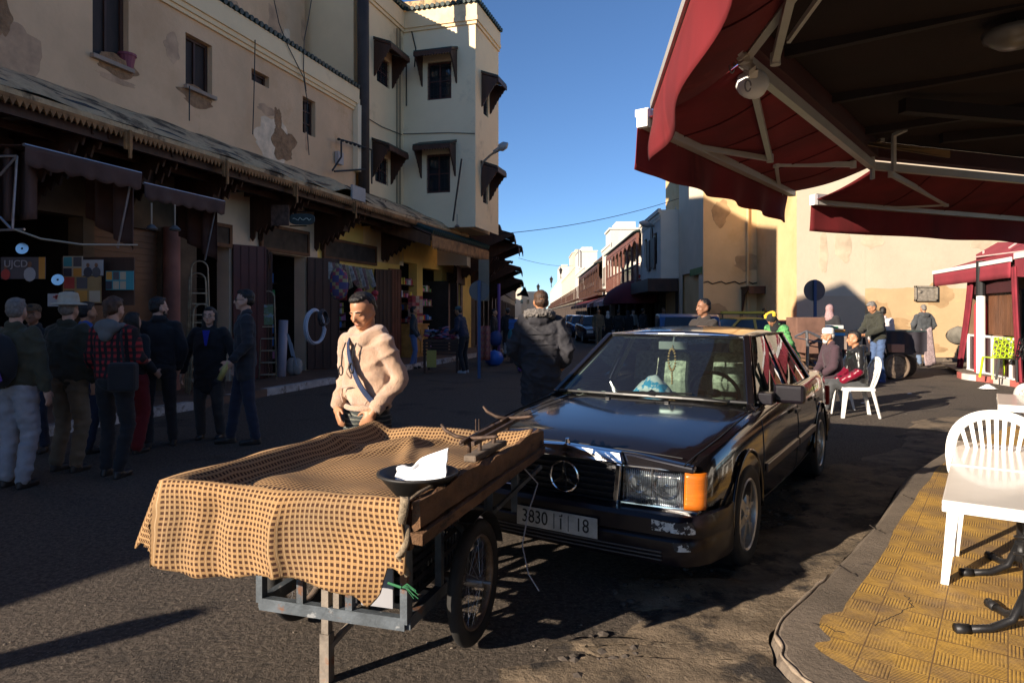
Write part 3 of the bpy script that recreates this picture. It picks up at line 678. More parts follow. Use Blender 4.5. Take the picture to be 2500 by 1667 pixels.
for a in ((2130,585,.35,.30,m_st,31),(2400,590,.4,.25,m_st,33),(2060,600,.25,.5,m_st,34),(2290,720,.5,.35,m_st2,35),(2180,800,.7,.25,m_st2,36),(2240,850,.9,.18,m_st2,37),(2150,760,.3,.4,m_st2,38),(2010,620,.12,.8,m_st,39)): blotch(WC, a[0],a[1],a[2],a[3],a[4],tb,a[5],.006)
for a in ((1760,520,.3,.5,m_st2,41),(1830,640,.5,.35,m_st2,42),(1880,560,.2,1.2,m_st2,43),(1745,760,.5,.3,m_st2,44)): blotch(WB, a[0],a[1],a[2],a[3],a[4],tb,a[5],.006)
g = MB(); g.tube([WB.at(XC-XA-.35,0,.06), WB.at(XC-XA-.35,HTc,.06)], .05, 8); g.build('drain_pipe', pl_tan, tb)
g = MB(); g.box2((XC-.25,21.2,0),(XC+21,21.5,.12)); struct(g.build('wall_footpath', kerbm))
# ================================================================== far street: right hand row
def rx(Y, off=0): return 6.17+.033*Y-off
house_white = mat('house_white', (.62,.57,.49), .9, var=.05)
house_cream = mat('house_cream', (.58,.50,.38), .9, var=.06)
red_wood = mat('red_brown_lattice', (.15,.062,.045), .6, var=.3, scale=4)
DR = V((.033,1,0)).normalized(); NR = V((-1,.033,0)).normalized()
def right_house(label, Y0, Y1, z1, m, style='wood', jut=0., zbase=0, awn=None, tower=None, base_m=None):
    t = thing('town_house', label, 'house', (rx(Y0,jut),Y0,0), 0, 'houses down the far end of the street', True)
    W = Wall((rx(Y0,0),Y0,0), DR, NR); L_ = Y1-Y0
    g = MB(); zf = 3.0
    # ground floor: dark arcade with piers
    n_ = max(1, int(L_/3.4)); holes = [(L_*(i+.12)/n_, L_*(i+.88)/n_, 0, 2.6) for i in range(n_)]
    W.mesh(g, 0, L_, 0, zf, holes, .35); g.build('arcade', base_m or m, t, fix=False)
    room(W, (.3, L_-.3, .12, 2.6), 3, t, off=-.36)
    WU = Wall(W.at(0,0,jut), DR, NR)
    us = []; nw = max(1, int(L_/2.6))
    for i in range(nw): c = L_*(i+.5)/nw; us.append((c-.45, c+.45, 3.7, 5.1))
    g = MB(); WU.mesh(g, 0, L_, zf, z1, us, .25)
    for a in (0, L_): g.poly([WU.at(a,zf), WU.at(a,z1), WU.at(a,z1,-6-jut), WU.at(a,zf,-6-jut)])
    g.poly([WU.at(0,zf), WU.at(L_,zf), WU.at(L_,zf,-jut-.1), WU.at(0,zf,-jut-.1)])
    g.poly([WU.at(0,z1-.01), WU.at(L_,z1-.01), WU.at(L_,z1-.01,-6), WU.at(0,z1-.01,-6)])
    g.build('wall', m, t, fix=False)
    for h in us: window(WU, t, h, wood_dk, glass_dk, recess=.15)
    g = MB(); WU.slab(g, -.05, L_+.05, z1-.12, z1+.05, 0, .12); WU.slab(g, -.05, L_+.05, z1-.25, z1-.12, 0, .06)
    for i in range(int(L_/.35)): WU.slab(g, .35*i+.1, .35*i+.22, z1-.4, z1-.25, 0, .06)
    g.build('cornice', m, t)
    if style == 'wood':       # projecting wooden gallery with arches
        g = MB(); o_ = 1.0; n2 = max(2, int(L_/1.7))
        WU.slab(g, 0, L_, 3.0, 3.16, 0, o_); WU.slab(g, 0, L_, 5.35, 5.6, .85, .15); WU.slab(g, 0, L_, 3.95, 4.02, .9, .08)
        for i in range(n2+1): k = L_*i/n2; WU.slab(g, k-.06, k+.06, 3.16, 5.35, .88, .12)
        for i in range(n2):
            k = L_*i/n2; kk = L_*(i+1)/n2; pts = [WU.at(k,5.36,.93)]+[WU.at(k+(kk-k)*j/6, 5.3-.35+.35*math.sin(PI*j/6), .93) for j in range(7)]+[WU.at(kk,5.36,.93)]
            g.prism(pts, WU.n*.04)
            for j in range(6): WU.slab(g, k+(kk-k)*(j+.45)/6, k+(kk-k)*(j+.55)/6, 3.16, 3.95, .92, .03)
        g.build('gallery', red_wood if 'red brown' in label else wood_dk, t)
        g = MB(); g.prism([WU.at(-.1,5.62,1.15), WU.at(L_+.1,5.62,1.15), WU.at(L_+.1,5.95,0), WU.at(-.1,5.95,0)], V((0,0,.06))); g.build('gallery_roof', green_tile, t)
    elif style == 'balcony':
        for i in range(nw):
            c = L_*(i+.5)/nw; g = MB(); WU.slab(g, c-.9, c+.9, 3.2, 3.32, 0, .8); WU.slab(g, c-.9, c+.9, 4.15, 4.2, .76, .04)
            for j in range(13): WU.slab(g, c-.88+.145*j, c-.86+.145*j, 3.32, 4.15, .77, .02)
            for k in (c-.62, c+.5): WU.slab(g, k, k+.12, 3.65, 5.15, .01, .05)
            g.build('balcony', wood_dk, t)
    if awn:
        for i, cm in enumerate(awn):
            k0 = L_*i/len(awn)+.15; k1 = L_*(i+1)/len(awn)-.15; g = MB()
            g.grid(lambda u, v: W.at(k0+(k1-k0)*u, 3.0-.75*v**1.3, 1.9*v), 4, 5); g.grid(lambda u, v: W.at(k0+(k1-k0)*u, 2.25-.28*v-.02*math.sin(u*40), 1.9), 20, 1)
            g.build('awning', cm, t, smooth=True)
    if tower:
        a, b, zt = tower; g = MB(); WU.slab(g, a, b, z1, zt, -2.4, 2.45); WU.slab(g, a-.08, b+.08, zt-.12, zt+.02, -2.5, 2.65); WU.slab(g, a+.3, b-.3, zt+.02, zt+.5, -1.8, 1.4); g.build('roof_turret', m, t)
    return t, W, WU
maroon = mat('maroon_canvas', (.11,.012,.018), .85, var=.2, bump=.1); red_canvas = mat('faded_red_canvas', (.30,.03,.035), .85, var=.2)
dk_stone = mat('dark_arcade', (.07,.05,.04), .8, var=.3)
def strip_mat():
    m = bpy.data.materials.new('striped_canvas'); m.use_nodes = True; t = m.node_tree; N, L = t.nodes.new, t.links.new; b = t.nodes['Principled BSDF']
    tc = N('ShaderNodeTexCoord'); w_ = N('ShaderNodeTexWave'); w_.bands_direction = 'Y'; w_.inputs['Scale'].default_value = .9; L(tc.outputs['Object'], w_.inputs[0])
    r = N('ShaderNodeValToRGB'); r.color_ramp.interpolation = 'CONSTANT'; r.color_ramp.elements[0].color = (.45,.05,.05,1); r.color_ramp.elements[1].color = (.75,.70,.62,1); r.color_ramp.elements[1].position = .5
    L(w_.outputs['Fac'], r.inputs[0]); L(r.outputs[0], b.inputs['Base Color']); b.inputs['Roughness'].default_value = .9; return m
striped = strip_mat()
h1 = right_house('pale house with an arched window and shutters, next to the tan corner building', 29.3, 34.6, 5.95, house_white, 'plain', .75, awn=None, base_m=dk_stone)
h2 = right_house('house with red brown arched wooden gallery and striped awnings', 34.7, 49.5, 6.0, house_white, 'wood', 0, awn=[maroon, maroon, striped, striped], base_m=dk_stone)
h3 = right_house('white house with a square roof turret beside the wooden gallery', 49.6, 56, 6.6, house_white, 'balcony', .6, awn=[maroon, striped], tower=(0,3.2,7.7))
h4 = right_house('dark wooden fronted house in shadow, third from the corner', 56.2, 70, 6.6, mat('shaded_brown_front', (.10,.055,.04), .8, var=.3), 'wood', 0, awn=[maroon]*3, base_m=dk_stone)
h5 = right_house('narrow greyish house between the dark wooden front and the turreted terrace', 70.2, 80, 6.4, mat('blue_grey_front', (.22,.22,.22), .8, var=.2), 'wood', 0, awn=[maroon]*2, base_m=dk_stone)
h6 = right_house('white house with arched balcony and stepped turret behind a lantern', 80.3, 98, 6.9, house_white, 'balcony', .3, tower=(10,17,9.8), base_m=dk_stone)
h7 = right_house('long cream terrace with dark balconies at the far end of the street', 98.3, 150, 8.3, house_cream, 'balcony', .2, tower=(8,18,11), base_m=dk_stone)
h8 = right_house('farthest white terrace closing the right side of the street', 150.5, 260, 9.5, house_white, 'balcony', .2, tower=(10,24,12.5), base_m=dk_stone)
# arch window with dark shutters on the pale house
_, W1, WU1 = h1
g = MB(); k0, k1 = 1.6, 2.7
pts = [WU1.at(k0+.25,3.6,.02)]+[WU1.at((k0+k1)/2-.3*math.cos(PI*j/8), 5.0+.55*math.sin(PI*j/8), .02) for j in range(9)]+[WU1.at(k1-.25,3.6,.02)]
g.prism(pts, WU1.n*.03); WU1.slab(g, k0-.5, k0+.2, 3.5, 4.9, .03, .05); WU1.slab(g, k1-.2, k1+.5, 3.5, 4.9, .03, .05)
g.build('arched_shutters', wood_dk, h1[0])
g = MB(); W1.slab(g, 0, 5.2, 2.45, 3.0, .0, 1.3); g.build('shop_hood', wood_dk, h1[0])
# dome awning
g = MB(); cY = 36.6
def dome(u, v):
    a = PI*u; return V((rx(cY)-2.5*math.sin(PI/2*v)*math.sin(a)**.6, cY-2.4*math.cos(a)*(.35+.65*math.sin(PI/2*v)), 3.35-1.35*(1-math.cos(PI/2*v))))
g.grid(dome, 24, 8); g.build('domed_awning', maroon, h2[0], smooth=True)
# signs on the gallery house
def panel_sign(name, label, c, wd, ht, nrm_dir, col, stripes=(), rot=0):
    t = thing(name, label, 'sign', c, 0, None, True); d = V(nrm_dir).normalized(); x = V((-d.y,d.x,0)); z = V((0,0,1)); M = Matrix((x,d,z)).transposed() @ Matrix.Rotation(rot,3,'Y')
    MB().box(c, (wd,.06,ht), M=M).build('board', col, t)
    for (cx_, cz_, w_, h_, m_) in stripes: MB().box(V(c)+M@V((cx_,-.035,cz_)), (w_,.012,h_), M=M).build('lettering', m_, t)
    return t
wsgn = plain('sign_white', (.72,.70,.68)); rsg = plain('sign_red', (.45,.05,.06)); bsg = plain('sign_blue', (.06,.2,.5)); ksg = plain('sign_black', (.03,.03,.03))
panel_sign('shop_sign', 'square white hanging sign with a red oval emblem', P(1571,659,40), 1.15, .95, (0,1,0), wsgn, [(0,.05,.5,.22,rsg),(0,.05,.34,.09,wsgn),(0,-.25,.7,.05,bsg),(0,-.37,.5,.04,bsg),(0,.36,.6,.05,rsg)])
panel_sign('shop_sign', 'smaller pale green sign left of the red emblem sign', P(1540,660,43), .7, .6, (0,1,0), plain('sign_pale', (.50,.55,.45)), [(0,.1,.5,.06,ksg),(0,-.1,.5,.05,ksg)])
panel_sign('shop_sign', 'tilted white banner sign with blue lettering', P(1551,695,38), .42, 1.9, (0,1,0), wsgn, [(0,.5,.22,.2,rsg),(0,0,.25,.5,bsg),(0,-.5,.2,.2,bsg)], rot=R(-20))
g = MB(); t = thing('eyeglasses_sign', 'optician sign shaped like a pair of round white spectacles', 'sign', P(1530,620,42), 0, None, True)
for px in (1523,1537): 
    MT = Matrix.Translation(P(px,619,42))@Matrix.Rotation(R(90),4,'X'); g.lathe([(0,0),(.17,0),(.17,.05),(0,.05)], MT, 18)
g.build('lens', wsgn, t)
g = MB(); 
for px in (1523,1537): g.tube([P(px,619,41.9)+V((.19*math.cos(a*PI/8),0,.15*math.sin(a*PI/8))) for a in range(17)], .03, 5)
g.build('frame', ksg, t)
# lamps
def street_lamp2(loc, pts, lab):
    t = thing('street_lamp', lab, 'street lamp', loc, 0, 'street lamps', True); MB().tube(pts, .045, 6).build('arm', metal_gr, t)
    a, b = pts[-1], pts[-1]+(pts[-1]-pts[-2]).normalized()*.75; MB().tube([a, a.lerp(b,.4), a.lerp(b,.7), b], [.06,.14,.15,.04], 10).build('lamp_head', plain('lamp_grey', ()), t, smooth=True)
street_lamp2(P(1626,600,31), [P(1626,600,31), P(1624,575,31), P(1615,560,31), P(1600,553,31), P(1592,551,30.9)], 'street lamp on a curved arm fixed to the pale house on the right')
for i, (px, py, Y, lab) in enumerate([(1369,668,88,'ornate lantern on the roofline of the white house with a stepped turret'), (1346,690,110,'ornate lantern beyond the stepped turret, second of the roofline lanterns'), (1314,708,150,'smallest ornate lantern at the far end of the roofline')]):
    t = thing('lantern', lab, 'lantern', P(px,py,Y), 0, 'roofline lanterns', True); q = P(px,py,Y); s_ = Y/88*.5
    MB().lathe([(.0,-1.2*s_),(.12*s_,-1.2*s_),(.08*s_,-.1),(.25*s_,0),(.42*s_,.9*s_),(.5*s_,.95*s_),(.1*s_,1.5*s_),(0,1.9*s_)], Matrix.Translation(q), 8).build('glass_case', metal_bk, t)
cable([P(1180,574,24), P(1657,485,29)], .012, lab='long thin cable sagging across the street against the sky', sag=.25)
cable([P(1266,630,60), P(1400,648,90)], .02, lab='faint cable crossing the far end of the street', sag=.3)
g = MB(); g.tube([P(1650,505,30), P(1650,568,30)], .02, 5); 
for i in range(5): g.tube([P(1646,510+8*i,30), P(1655,510+8*i,30)], .012, 4)
tag(g.build('antenna', metal_gr), 'television aerial on the roof next to the tan building', 'antenna')
g = MB(); g.tube([P(1560,548,36), P(1560,590,36)], .02, 5); g.tube([P(1561,543,36), P(1583,541,36)], .03, 4); tag(g.build('antenna', metal_gr), 'flat television aerial left of the right hand street lamp', 'antenna')
g = MB(); g.tube([P(1412,608,90), P(1412,650,90)], .06, 5); tag(g.build('mast', metal_gr), 'thin mast on the distant stepped turret', 'mast')
# ================================================================== far street: left hand row beyond the bay
DL = V((.033,1,0)).normalized(); NL = V((1,-.033,0)).normalized()
def lx(Y): return -1.95+.033*(Y-24)
def left_house(label, Y0, Y1, z1, m, base, jut=0):
    t = thing('town_house', label, 'house', (lx(Y0),Y0,0), 0, 'shaded houses along the left of the street', True)
    W = Wall((lx(Y0),Y0,0), DL, NL); L_ = Y1-Y0
    n_ = max(1, int(L_/3.4)); holes = [(L_*(i+.12)/n_, L_*(i+.88)/n_, 0, 2.6) for i in range(n_)]
    g = MB(); W.mesh(g, 0, L_, 0, 3.2, holes, .3); g.build('arcade', base, t, fix=False); room(W, (.3,L_-.3,.12,2.6), 3, t, off=-.31)
    us = [(L_*(i+.5)/n_-.4, L_*(i+.5)/n_+.4, 3.9, 5.2) for i in range(n_)]
    WU = Wall(W.at(0,0,jut), DL, NL)
    g = MB(); WU.mesh(g, 0, L_, 3.2, z1, us, .2)
    for a in (0, L_): g.poly([WU.at(a,3.2), WU.at(a,z1), WU.at(a,z1,-6), WU.at(a,3.2,-6)])
    g.poly([WU.at(0,z1-.01), WU.at(L_,z1-.01), WU.at(L_,z1-.01,-6), WU.at(0,z1-.01,-6)]); g.poly([WU.at(0,3.2), WU.at(L_,3.2), WU.at(L_,3.2,-jut-.1), WU.at(0,3.2,-jut-.1)])
    g.build('wall', m, t, fix=False)
    for h in us: window(WU, t, h, wood_dk, glass_dk, recess=.15); canopy(WU, h, t, dp=.5, up=.25)
    g = MB(); WU.slab(g, 0, L_, z1-.15, z1+.05, 0, .1); g.build('cornice', m, t)
    return t, W, WU
l1 = left_house('pale house just beyond the corner bay on the left', 24.2, 27.5, 7.9, house_cream, wood_dk, .35)
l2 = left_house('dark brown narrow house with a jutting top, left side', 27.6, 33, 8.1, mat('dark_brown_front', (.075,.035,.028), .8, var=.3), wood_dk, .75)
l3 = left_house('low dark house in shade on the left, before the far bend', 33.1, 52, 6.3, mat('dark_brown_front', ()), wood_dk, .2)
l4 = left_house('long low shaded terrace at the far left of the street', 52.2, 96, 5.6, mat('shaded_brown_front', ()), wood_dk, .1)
g = MB(); 
for Y, o_, z in ((24.5,2.0,4.3),(26.5,2.1,4.1),(29,2.2,4.3),(32,2.1,3.6),(36,2.1,3.2),(42,2.0,3.3)):
    W = Wall((lx(Y),Y,0), DL, NL); g = MB(); L_ = 2.2 if Y < 30 else 3.4
    g.prism([W.at(0,z+.55,0), W.at(L_,z+.55,0), W.at(L_,z,o_), W.at(0,z,o_)], V((0,0,.06)))
    n_ = 12
    for i in range(n_): a = W.at(L_*i/n_,z,o_); b = W.at(L_*(i+1)/n_,z,o_); g.prism([a,b,(a+b)/2-V((0,0,.22))], W.n*.03)
    for k in (.02, L_-.05): g.prism([W.at(k,z+.5,0), W.at(k,z-.9,0), W.at(k,z-.35,o_*.6), W.at(k,z,o_)], W.d*.04)
    tp = l1 if Y < 27.5 else (l2 if Y < 33 else l3); g.build('street_canopy', wood_dk, tp[0])
# closing houses at the bend
t = thing('distant_house', 'sunlit white houses closing the view at the end of the street', 'house', (2,265,0), 0, None, True)
g = MB(); 
for x0, x1, y, z1 in ((-30,-3,240,9),(-3,3.5,255,13),(3,12,265,10),(-14,-6,300,14)): g.box2((x0,y,0),(x1,y+12,z1))
g.build('walls', mat('house_sunlit', (.58,.50,.40), .9, var=.06), t)
g = MB()
for i in range(16):
    x = -28+2.6*i; g.box2((x,239.8 if x < -3 else (254.8 if x < 3.5 else 264.8),5.2),(x+.9,239.95 if x < -3 else (254.95 if x < 3.5 else 264.95),6.8))
g.build('window_row', glass_dk, t)
# loudspeaker horns on the left eaves
for i, (px, py) in enumerate(((1262,721),(1256,727))):
    q = P(px,py,27); g = MB(); g.lathe([(.04,0),(.06,.15),(.22,.42),(.2,.42),(.04,.12)], Matrix.Translation(q)@Matrix.Rotation(R(70+20*i),4,'Y'), 14)
    if i == 0: tag(g.build('horn_speaker', metal_bk), 'black horn loudspeaker sticking out from the left eaves', 'loudspeaker')
# ================================================================== unseen neighbours outside the frame, some shaped to shade the street
def off_block(name, label, us, s0, dep, m):
    """solid block: us = [(u, height)...] along the across-sun axis, front edge at s0 along the sun direction"""
    g = MB(); s = V((.788,.616,0)); u_ = V((.616,-.788,0))
    t = thing(name, label, 'building', u_*us[0][0]+s*s0, 0, None, True)
    prof = [u_*u+s*s0+V((0,0,h)) for u, h in us]; base = [u_*us[-1][0]+s*s0, u_*us[0][0]+s*s0]
    g.prism(prof+base, -s*dep); g.build('walls', m, t); return t
off_block('low_shade_row', 'unseen low row on the left towards the viewer, shaped to shade the street', [(-8.3,5.4),(-6.6,5.4),(-5.7,5.4),(-5.2,4.9),(-4.85,2.9),(-4.68,2.7),(-4.34,2.45),(-4.25,1.2)], -7.2, 5, pl_pink)  # added out of view, outline stepped to set the shade edge on the road
off_block('gabled_house', 'gabled house standing behind the low row', [(-11.7,9.15),(-10.5,10.35),(-9.3,9.1),(-8.75,8.2),(-8.3,5.0)], -2.0, 6, pl_pink)
g = MB(); q = V((.616,-.788,0))*(-3.68)+V((.788,.616,0))*(-4.2); g.lathe([(0,0),(.15,0),(.15,1.25),(.17,1.35),(.09,1.42),(.10,1.5),(.11,1.6),(.06,1.7),(0,1.72)], Matrix.Translation(q), 16); tag(g.build('shadow_post', kerbm, smooth=True), 'tall round topped post added out of view on the left to cast a shadow', 'shadow_post')  # unseen post added only for the shadow strip it throws on the road
g = MB(); g.box2((2,-42,0),(16,-22,8)); tag(g.build('back_building', pl_cream), 'cream block closing the street behind the viewer', 'building')
# ================================================================== big folding-arm awnings overhead
canvas = mat('red_awning_canvas', (.150,.009,.012), .85, var=.35, scale=1.5, bump=.15, bscale=200, col2=(.30,.045,.04), s2=2, t2=.6, w2=.2, stretch=(1,1,.25))
canvas_in = canvas
alu = mat('white_aluminium', (.50,.47,.43), .4, .3, var=.1, bump=0)
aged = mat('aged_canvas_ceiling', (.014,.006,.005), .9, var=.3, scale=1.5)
zb, zf = 3.05, 2.85
B0, B1 = V((1.41,4.17,zb)), V((3.79,7.18,zb)); B2 = V((5.96,7.95,zb))+ (V((5.96,7.95,zb))-B1)*1.2; Bm = V((1.22,1.6,zb)); Bm2 = V((1.0,-2.5,zb))
A0, A1 = V((1.0,4.59,zf)), V((.826,2.94,zf)); A2 = A1+(A1-A0)*3.4
E0, E1 = V((.92,4.75,zf)), V((3.11,7.57,zf)); C0, C1 = V((3.61,8.15,zf)), V((7.5,9.75,zf)); C2 = C1+(C1-C0)*.6
def awning(label, f0, f1, b0, b1, drop, valwave=.008, left_cap=True):
    t = thing('folding_awning', label, 'awning', b0, 0, 'folding arm awnings over the cafe terrace', True)
    g = MB()
    def fab(u, v):
        a = b0.lerp(b1, u); b = f0.lerp(f1, u); p = a.lerp(b, v); p.z -= .05*math.sin(PI*v)*(.6+.4*math.sin(u*9)); return p
    g.grid(fab, 24, 12); g.build('canvas', canvas, t, smooth=True, thick=.003)
    g = MB(); dn = V((0,0,1))
    d = (f1-f0).normalized(); n_ = V((-d.y,d.x,0))
    def val(u, v):
        p = f0.lerp(f1, u); p = p+n_*(.05+.03*math.sin(u*31+v*2)*v+.05*v*noise.noise(V((u*6,v,0)))); p.z += .02-drop*v-(.006*math.sin(u*23)+valwave*math.sin(u*9))*v; return p
    g.grid(val, 80, 8); g.build('valance', canvas, t, smooth=True, thick=.003)
    for i in range(1, 6):
        u_ = i/6; MB().tube([fab(u_, j/10)+V((0,0,-.006)) for j in range(11)], .006, 4).build('seam', mat('dark_seam', (.07,.006,.008), .9), t)
    g = MB(); g.beam(f0, f1, .07, .11); g.beam(f0+V((0,0,.05))+n_*.02, f1+V((0,0,.05))+n_*.02, .10, .05); g.build('front_bar', alu, t)
    if left_cap: g = MB(); g.box(f0-d*.01, (.05,.08,.12), rz=math.atan2(d.y,d.x)); g.build('end_cap', white_pl, t)
    return t
def arm(t, p0, elbow, p1):
    g = MB(); g.beam(p0, elbow, .04, .05); g.beam(elbow+V((0,0,-.005)), p1, .032, .042)
    for q in (p0, elbow, p1): g.cyl(q-V((0,0,.035)), q+V((0,0,.035)), .03, .03, 12)
    return g.build('folding_arm', alu, t)
aw_a = awning('red canvas awning panel running back overhead with sunlit valance', A2, A0, Bm2, B0, .33, .05)
aw_b = awning('middle red awning panel facing the street corner', E0, E1, B0+V((.02,0,0)), B1, .36)
aw_c = awning('rear red awning panel facing the tan wall', C0, C2, B1+V((.05,0,0)), B2, .38)
def Q(px, py, Z): Y = (Z-EYE)*FPX/(HY-py); return P(px, py, Y)
arm(aw_b, Q(1838,208,2.97), Q(1880,387,2.86), Q(1645,350,2.82)+V((0,0,0)))
arm(aw_b, Q(2083,402,2.97), Q(1895,400,2.9), Q(1905,470,2.82))
arm(aw_c, Q(2175,425,2.97), Q(2310,498,2.88), Q(2068,515,2.8))
arm(aw_a, Q(1893,145,3.0), Q(1950,-90,2.95), Q(1800,-260,2.9)); MB().beam(Q(1925,100,3.0), Q(2040,-60,3.0), .02, .03).build('brace', alu, aw_a)
# gear box with crank eye
t = aw_b; q = Q(1836,205,2.96)
g = MB(); g.lathe([(0,-.05),(.07,-.05),(.10,-.02),(.10,.03),(.06,.06),(0,.06)], Matrix.Translation(q)@Matrix.Rotation(R(75),4,'X'), 18); g.build('gearbox', white_pl, t, smooth=True)
g = MB(); c = Q(1826,198,2.93); g.tube([c+V((.018*math.cos(a),0,.035*math.sin(a)-.03)) for a in [i*PI/7 for i in range(14)]], .005, 6); c = Q(1787,150,2.99)
g.tube([c+V((.014*math.cos(a),0,.04*math.sin(a)-.03)) for a in [i*PI/7 for i in range(14)]], .005, 6); g.build('crank_eye', metal_gr, t)
g = MB(); 
for k in range(7): g.box(Q(1795+7*k,112+11*k,3.0), (.05,.05,.05), M=Matrix.Rotation(.5*k,3,'Y')@Matrix.Rotation(.4*k,3,'X'))
g.build('end_bracket', alu, t)
# frame beams that carry the awnings
fr = thing('terrace_canopy', 'dark canopy ceiling over the cafe terrace with pale box beams', 'canopy', (4,4,0), 0, None, True)
g = MB(); n1 = V((0,0,.04))
g.beam(B0, B1, .06, .08); g.build('beam', alu, fr); MB().beam(B1, B2, .06, .08).build('beam', alu, fr); MB().beam(Bm2, B0, .05, .07).build('beam', alu, fr)
g = MB(); g.beam(B0+n1*4, B1+n1*4, .12, .16); g.beam(B1+n1*4, B2+n1*4, .12, .16); g.beam(B0+n1*4, Bm2+n1*4, .12, .16); g.build('upper_rail', mat('dark_maroon_rail', (.05,.012,.01), .7, var=.2), fr)
g = MB(); zc = 3.32
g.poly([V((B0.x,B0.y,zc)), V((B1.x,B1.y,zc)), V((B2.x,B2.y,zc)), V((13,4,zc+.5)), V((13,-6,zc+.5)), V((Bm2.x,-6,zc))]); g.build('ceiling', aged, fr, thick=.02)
g = MB()
for i in range(3):
    a = B0.lerp(B1, (i+.5)/3)+V((0,0,.24)); g.beam(a, a+V((6.5,-3.6,.35)), .06, .12)
for a, b in (((3.2,5.6,3.2),(7.5,6.2,3.05)),((4.4,7.0,3.3),(9,6.2,3.6)),((5.9,6.6,3.3),(6.6,5.6,3.0))): g.beam(a, b, .09, .11)
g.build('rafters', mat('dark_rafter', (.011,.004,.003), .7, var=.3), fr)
g = MB(); g.prism([Q(2105,345,3.2), Q(2320,368,3.2), Q(2320,385,3.15), Q(2105,352,3.15)], V((0,.03,0))); g.build('pale_strip', mat('pale_wood_strip', (.16,.10,.05)), fr)
for px, py in ((2130,400),(2182,380)):
    q = Q(px,py,3.06); g = MB(); g.beam(q+V((0,0,-.16)), q+V((0,0,.2)), .045, .03); g.beam(q+V((0,0,.2)), q+V((.0,-.2,.2)), .04, .03); g.build('hanger', alu, fr)
q = P(2480,100,4.2); t = thing('ceiling_lamp', 'round pale lamp bowl hanging below the canopy ceiling', 'lamp', q, 0, None, True)
MB().lathe([(0,-.04),(.1,-.03),(.17,.02),(.18,.06),(.05,.1),(0,.1)], Matrix.Translation(q), 20).build('bowl', plain('lamp_bowl', (.12,.11,.10), .3), t, smooth=True)
MB().cyl(q+V((0,0,.1)), V((q.x,q.y,zc+.1)), .01).build('cord', black, t)
g = MB(); g.box2((10.2,-6,0),(10.5,7,3.3)); tag(g.build('cafe_wall', mat('cafe_wall_brown', (.16,.09,.05), .8, var=.2)), 'brown cafe wall at the back of the terrace', 'wall')
# ================================================================== second cafe at the right edge
cf = thing('corner_cafe', 'open cafe booth with dark red curtains and wooden panels', 'cafe', (12,17,0), 0, None, True)
K0, K1 = V((11.55,17.9,0)), V((9.9,12.6,0)); dk = (K1-K0).normalized(); nk = V((dk.y,-dk.x,0))   # front direction, outward to the left
if nk.x > 0: nk = -nk
WK = Wall(K0, dk, nk)
t = cf
def kq(px): return WK.k(px)
za = .15
g = MB(); n_ = 14
zz = lambda k, py: WK.kz(0,0)
ka, kb = kq(2350), kq(2440)
def cur(k0, k1, z0, z1, spread=0):
    def fn(u, v):
        k = k0+(k1-k0)*u*(1-.0*v); return WK.at(k-spread*(1-v)**1.3, z0+(z1-z0)*v, .05+.05*math.sin(u*30)+.25*(1-v)*0)
    return fn
curm = mat('dark_red_curtain', (.20,.018,.03), .85, var=.25, scale=3)
g.grid(cur(kq(2384), kq(2372), .12, 2.45, .85), 16, 6); g.build('curtain', curm, t, smooth=True)
MB().grid(cur(kq(2488), kq(2480), .12, 2.45, -.3), 16, 4).build('curtain', curm, t, smooth=True)
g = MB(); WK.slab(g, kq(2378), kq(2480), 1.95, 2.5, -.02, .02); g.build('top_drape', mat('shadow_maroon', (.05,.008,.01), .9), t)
g = MB()
for i in range(11): a = kq(2378)+(kq(2478)-kq(2378))*i/11; b = kq(2378)+(kq(2478)-kq(2378))*(i+.93)/11; WK.slab(g, a, b, 1.02, 1.98, -.12, .03)
g.build('wood_panels', wood_md, t)
g = MB(); WK.slab(g, kq(2372), kq(2478), .95, 1.0, 0, .04); WK.slab(g, kq(2365), kq(2478), .1, .16, 0, .05)
for px in (2366,2405,2425,2470): WK.slab(g, kq(px)-.03, kq(px)+.03, .1, 1.0, 0, .04)
g.build('white_rail', white_pl, t)
g = MB(); WK.slab(g, kq(2368), kq(2478), .16, .95, -.02, .02); g.build('lower_panel', mat('maroon_panel', (.045,.014,.016), .4), t)
g = MB(); q = WK.at(kq(2407),0,.1); g.cyl(q, q+V((0,0,2.7)), .09, .09, 12); g.build('post', white_pl, t)
g = MB(); q = WK.at(kq(2407),0,.1); g.cyl(q+V((0,0,1.9)), q+V((0,0,2.7)), .095, .095, 12); g.build('post_wrap', black, t)
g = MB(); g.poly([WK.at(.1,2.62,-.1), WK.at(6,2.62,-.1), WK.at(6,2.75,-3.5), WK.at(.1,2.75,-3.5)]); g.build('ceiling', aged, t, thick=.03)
g = MB(); WK.slab(g, .1, 6, 0, 2.6, -4.6, .1); WK.slab(g, .1, 0.2, 0, 2.6, -4.5, 4.2); g.build('rear_wall', mat('cafe_wall_brown', ()), t)
t = thing('small_awning', 'small maroon awning with a white edge stripe over the cafe booth', 'awning', K0+V((0,0,2.6)), 0, None, True)
f0 = P(2281,666,18.6); f1 = P(2471,633,14.1); b0_ = f0+V((1.9,-.4,.62)); b1_ = f1+V((1.7,-.4,.62))
pink = mat('maroon_awning_cloth', (.26,.03,.045), .85, var=.12, scale=2)
MB().poly([f0,f1,b1_,b0_]).build('canvas', pink, t, thick=.01)
dd = (f1-f0).normalized()
MB().grid(lambda u, v: f0.lerp(f1,u)+V((-.03+.02*math.sin(u*25)*v,0,-.04-.34*v)), 30, 3).build('valance', pink, t, smooth=True, thick=.006)
MB().beam(f0+V((-.03,0,.0)), f1+V((-.03,0,.0)), .05, .09).build('front_bar', white_pl, t)
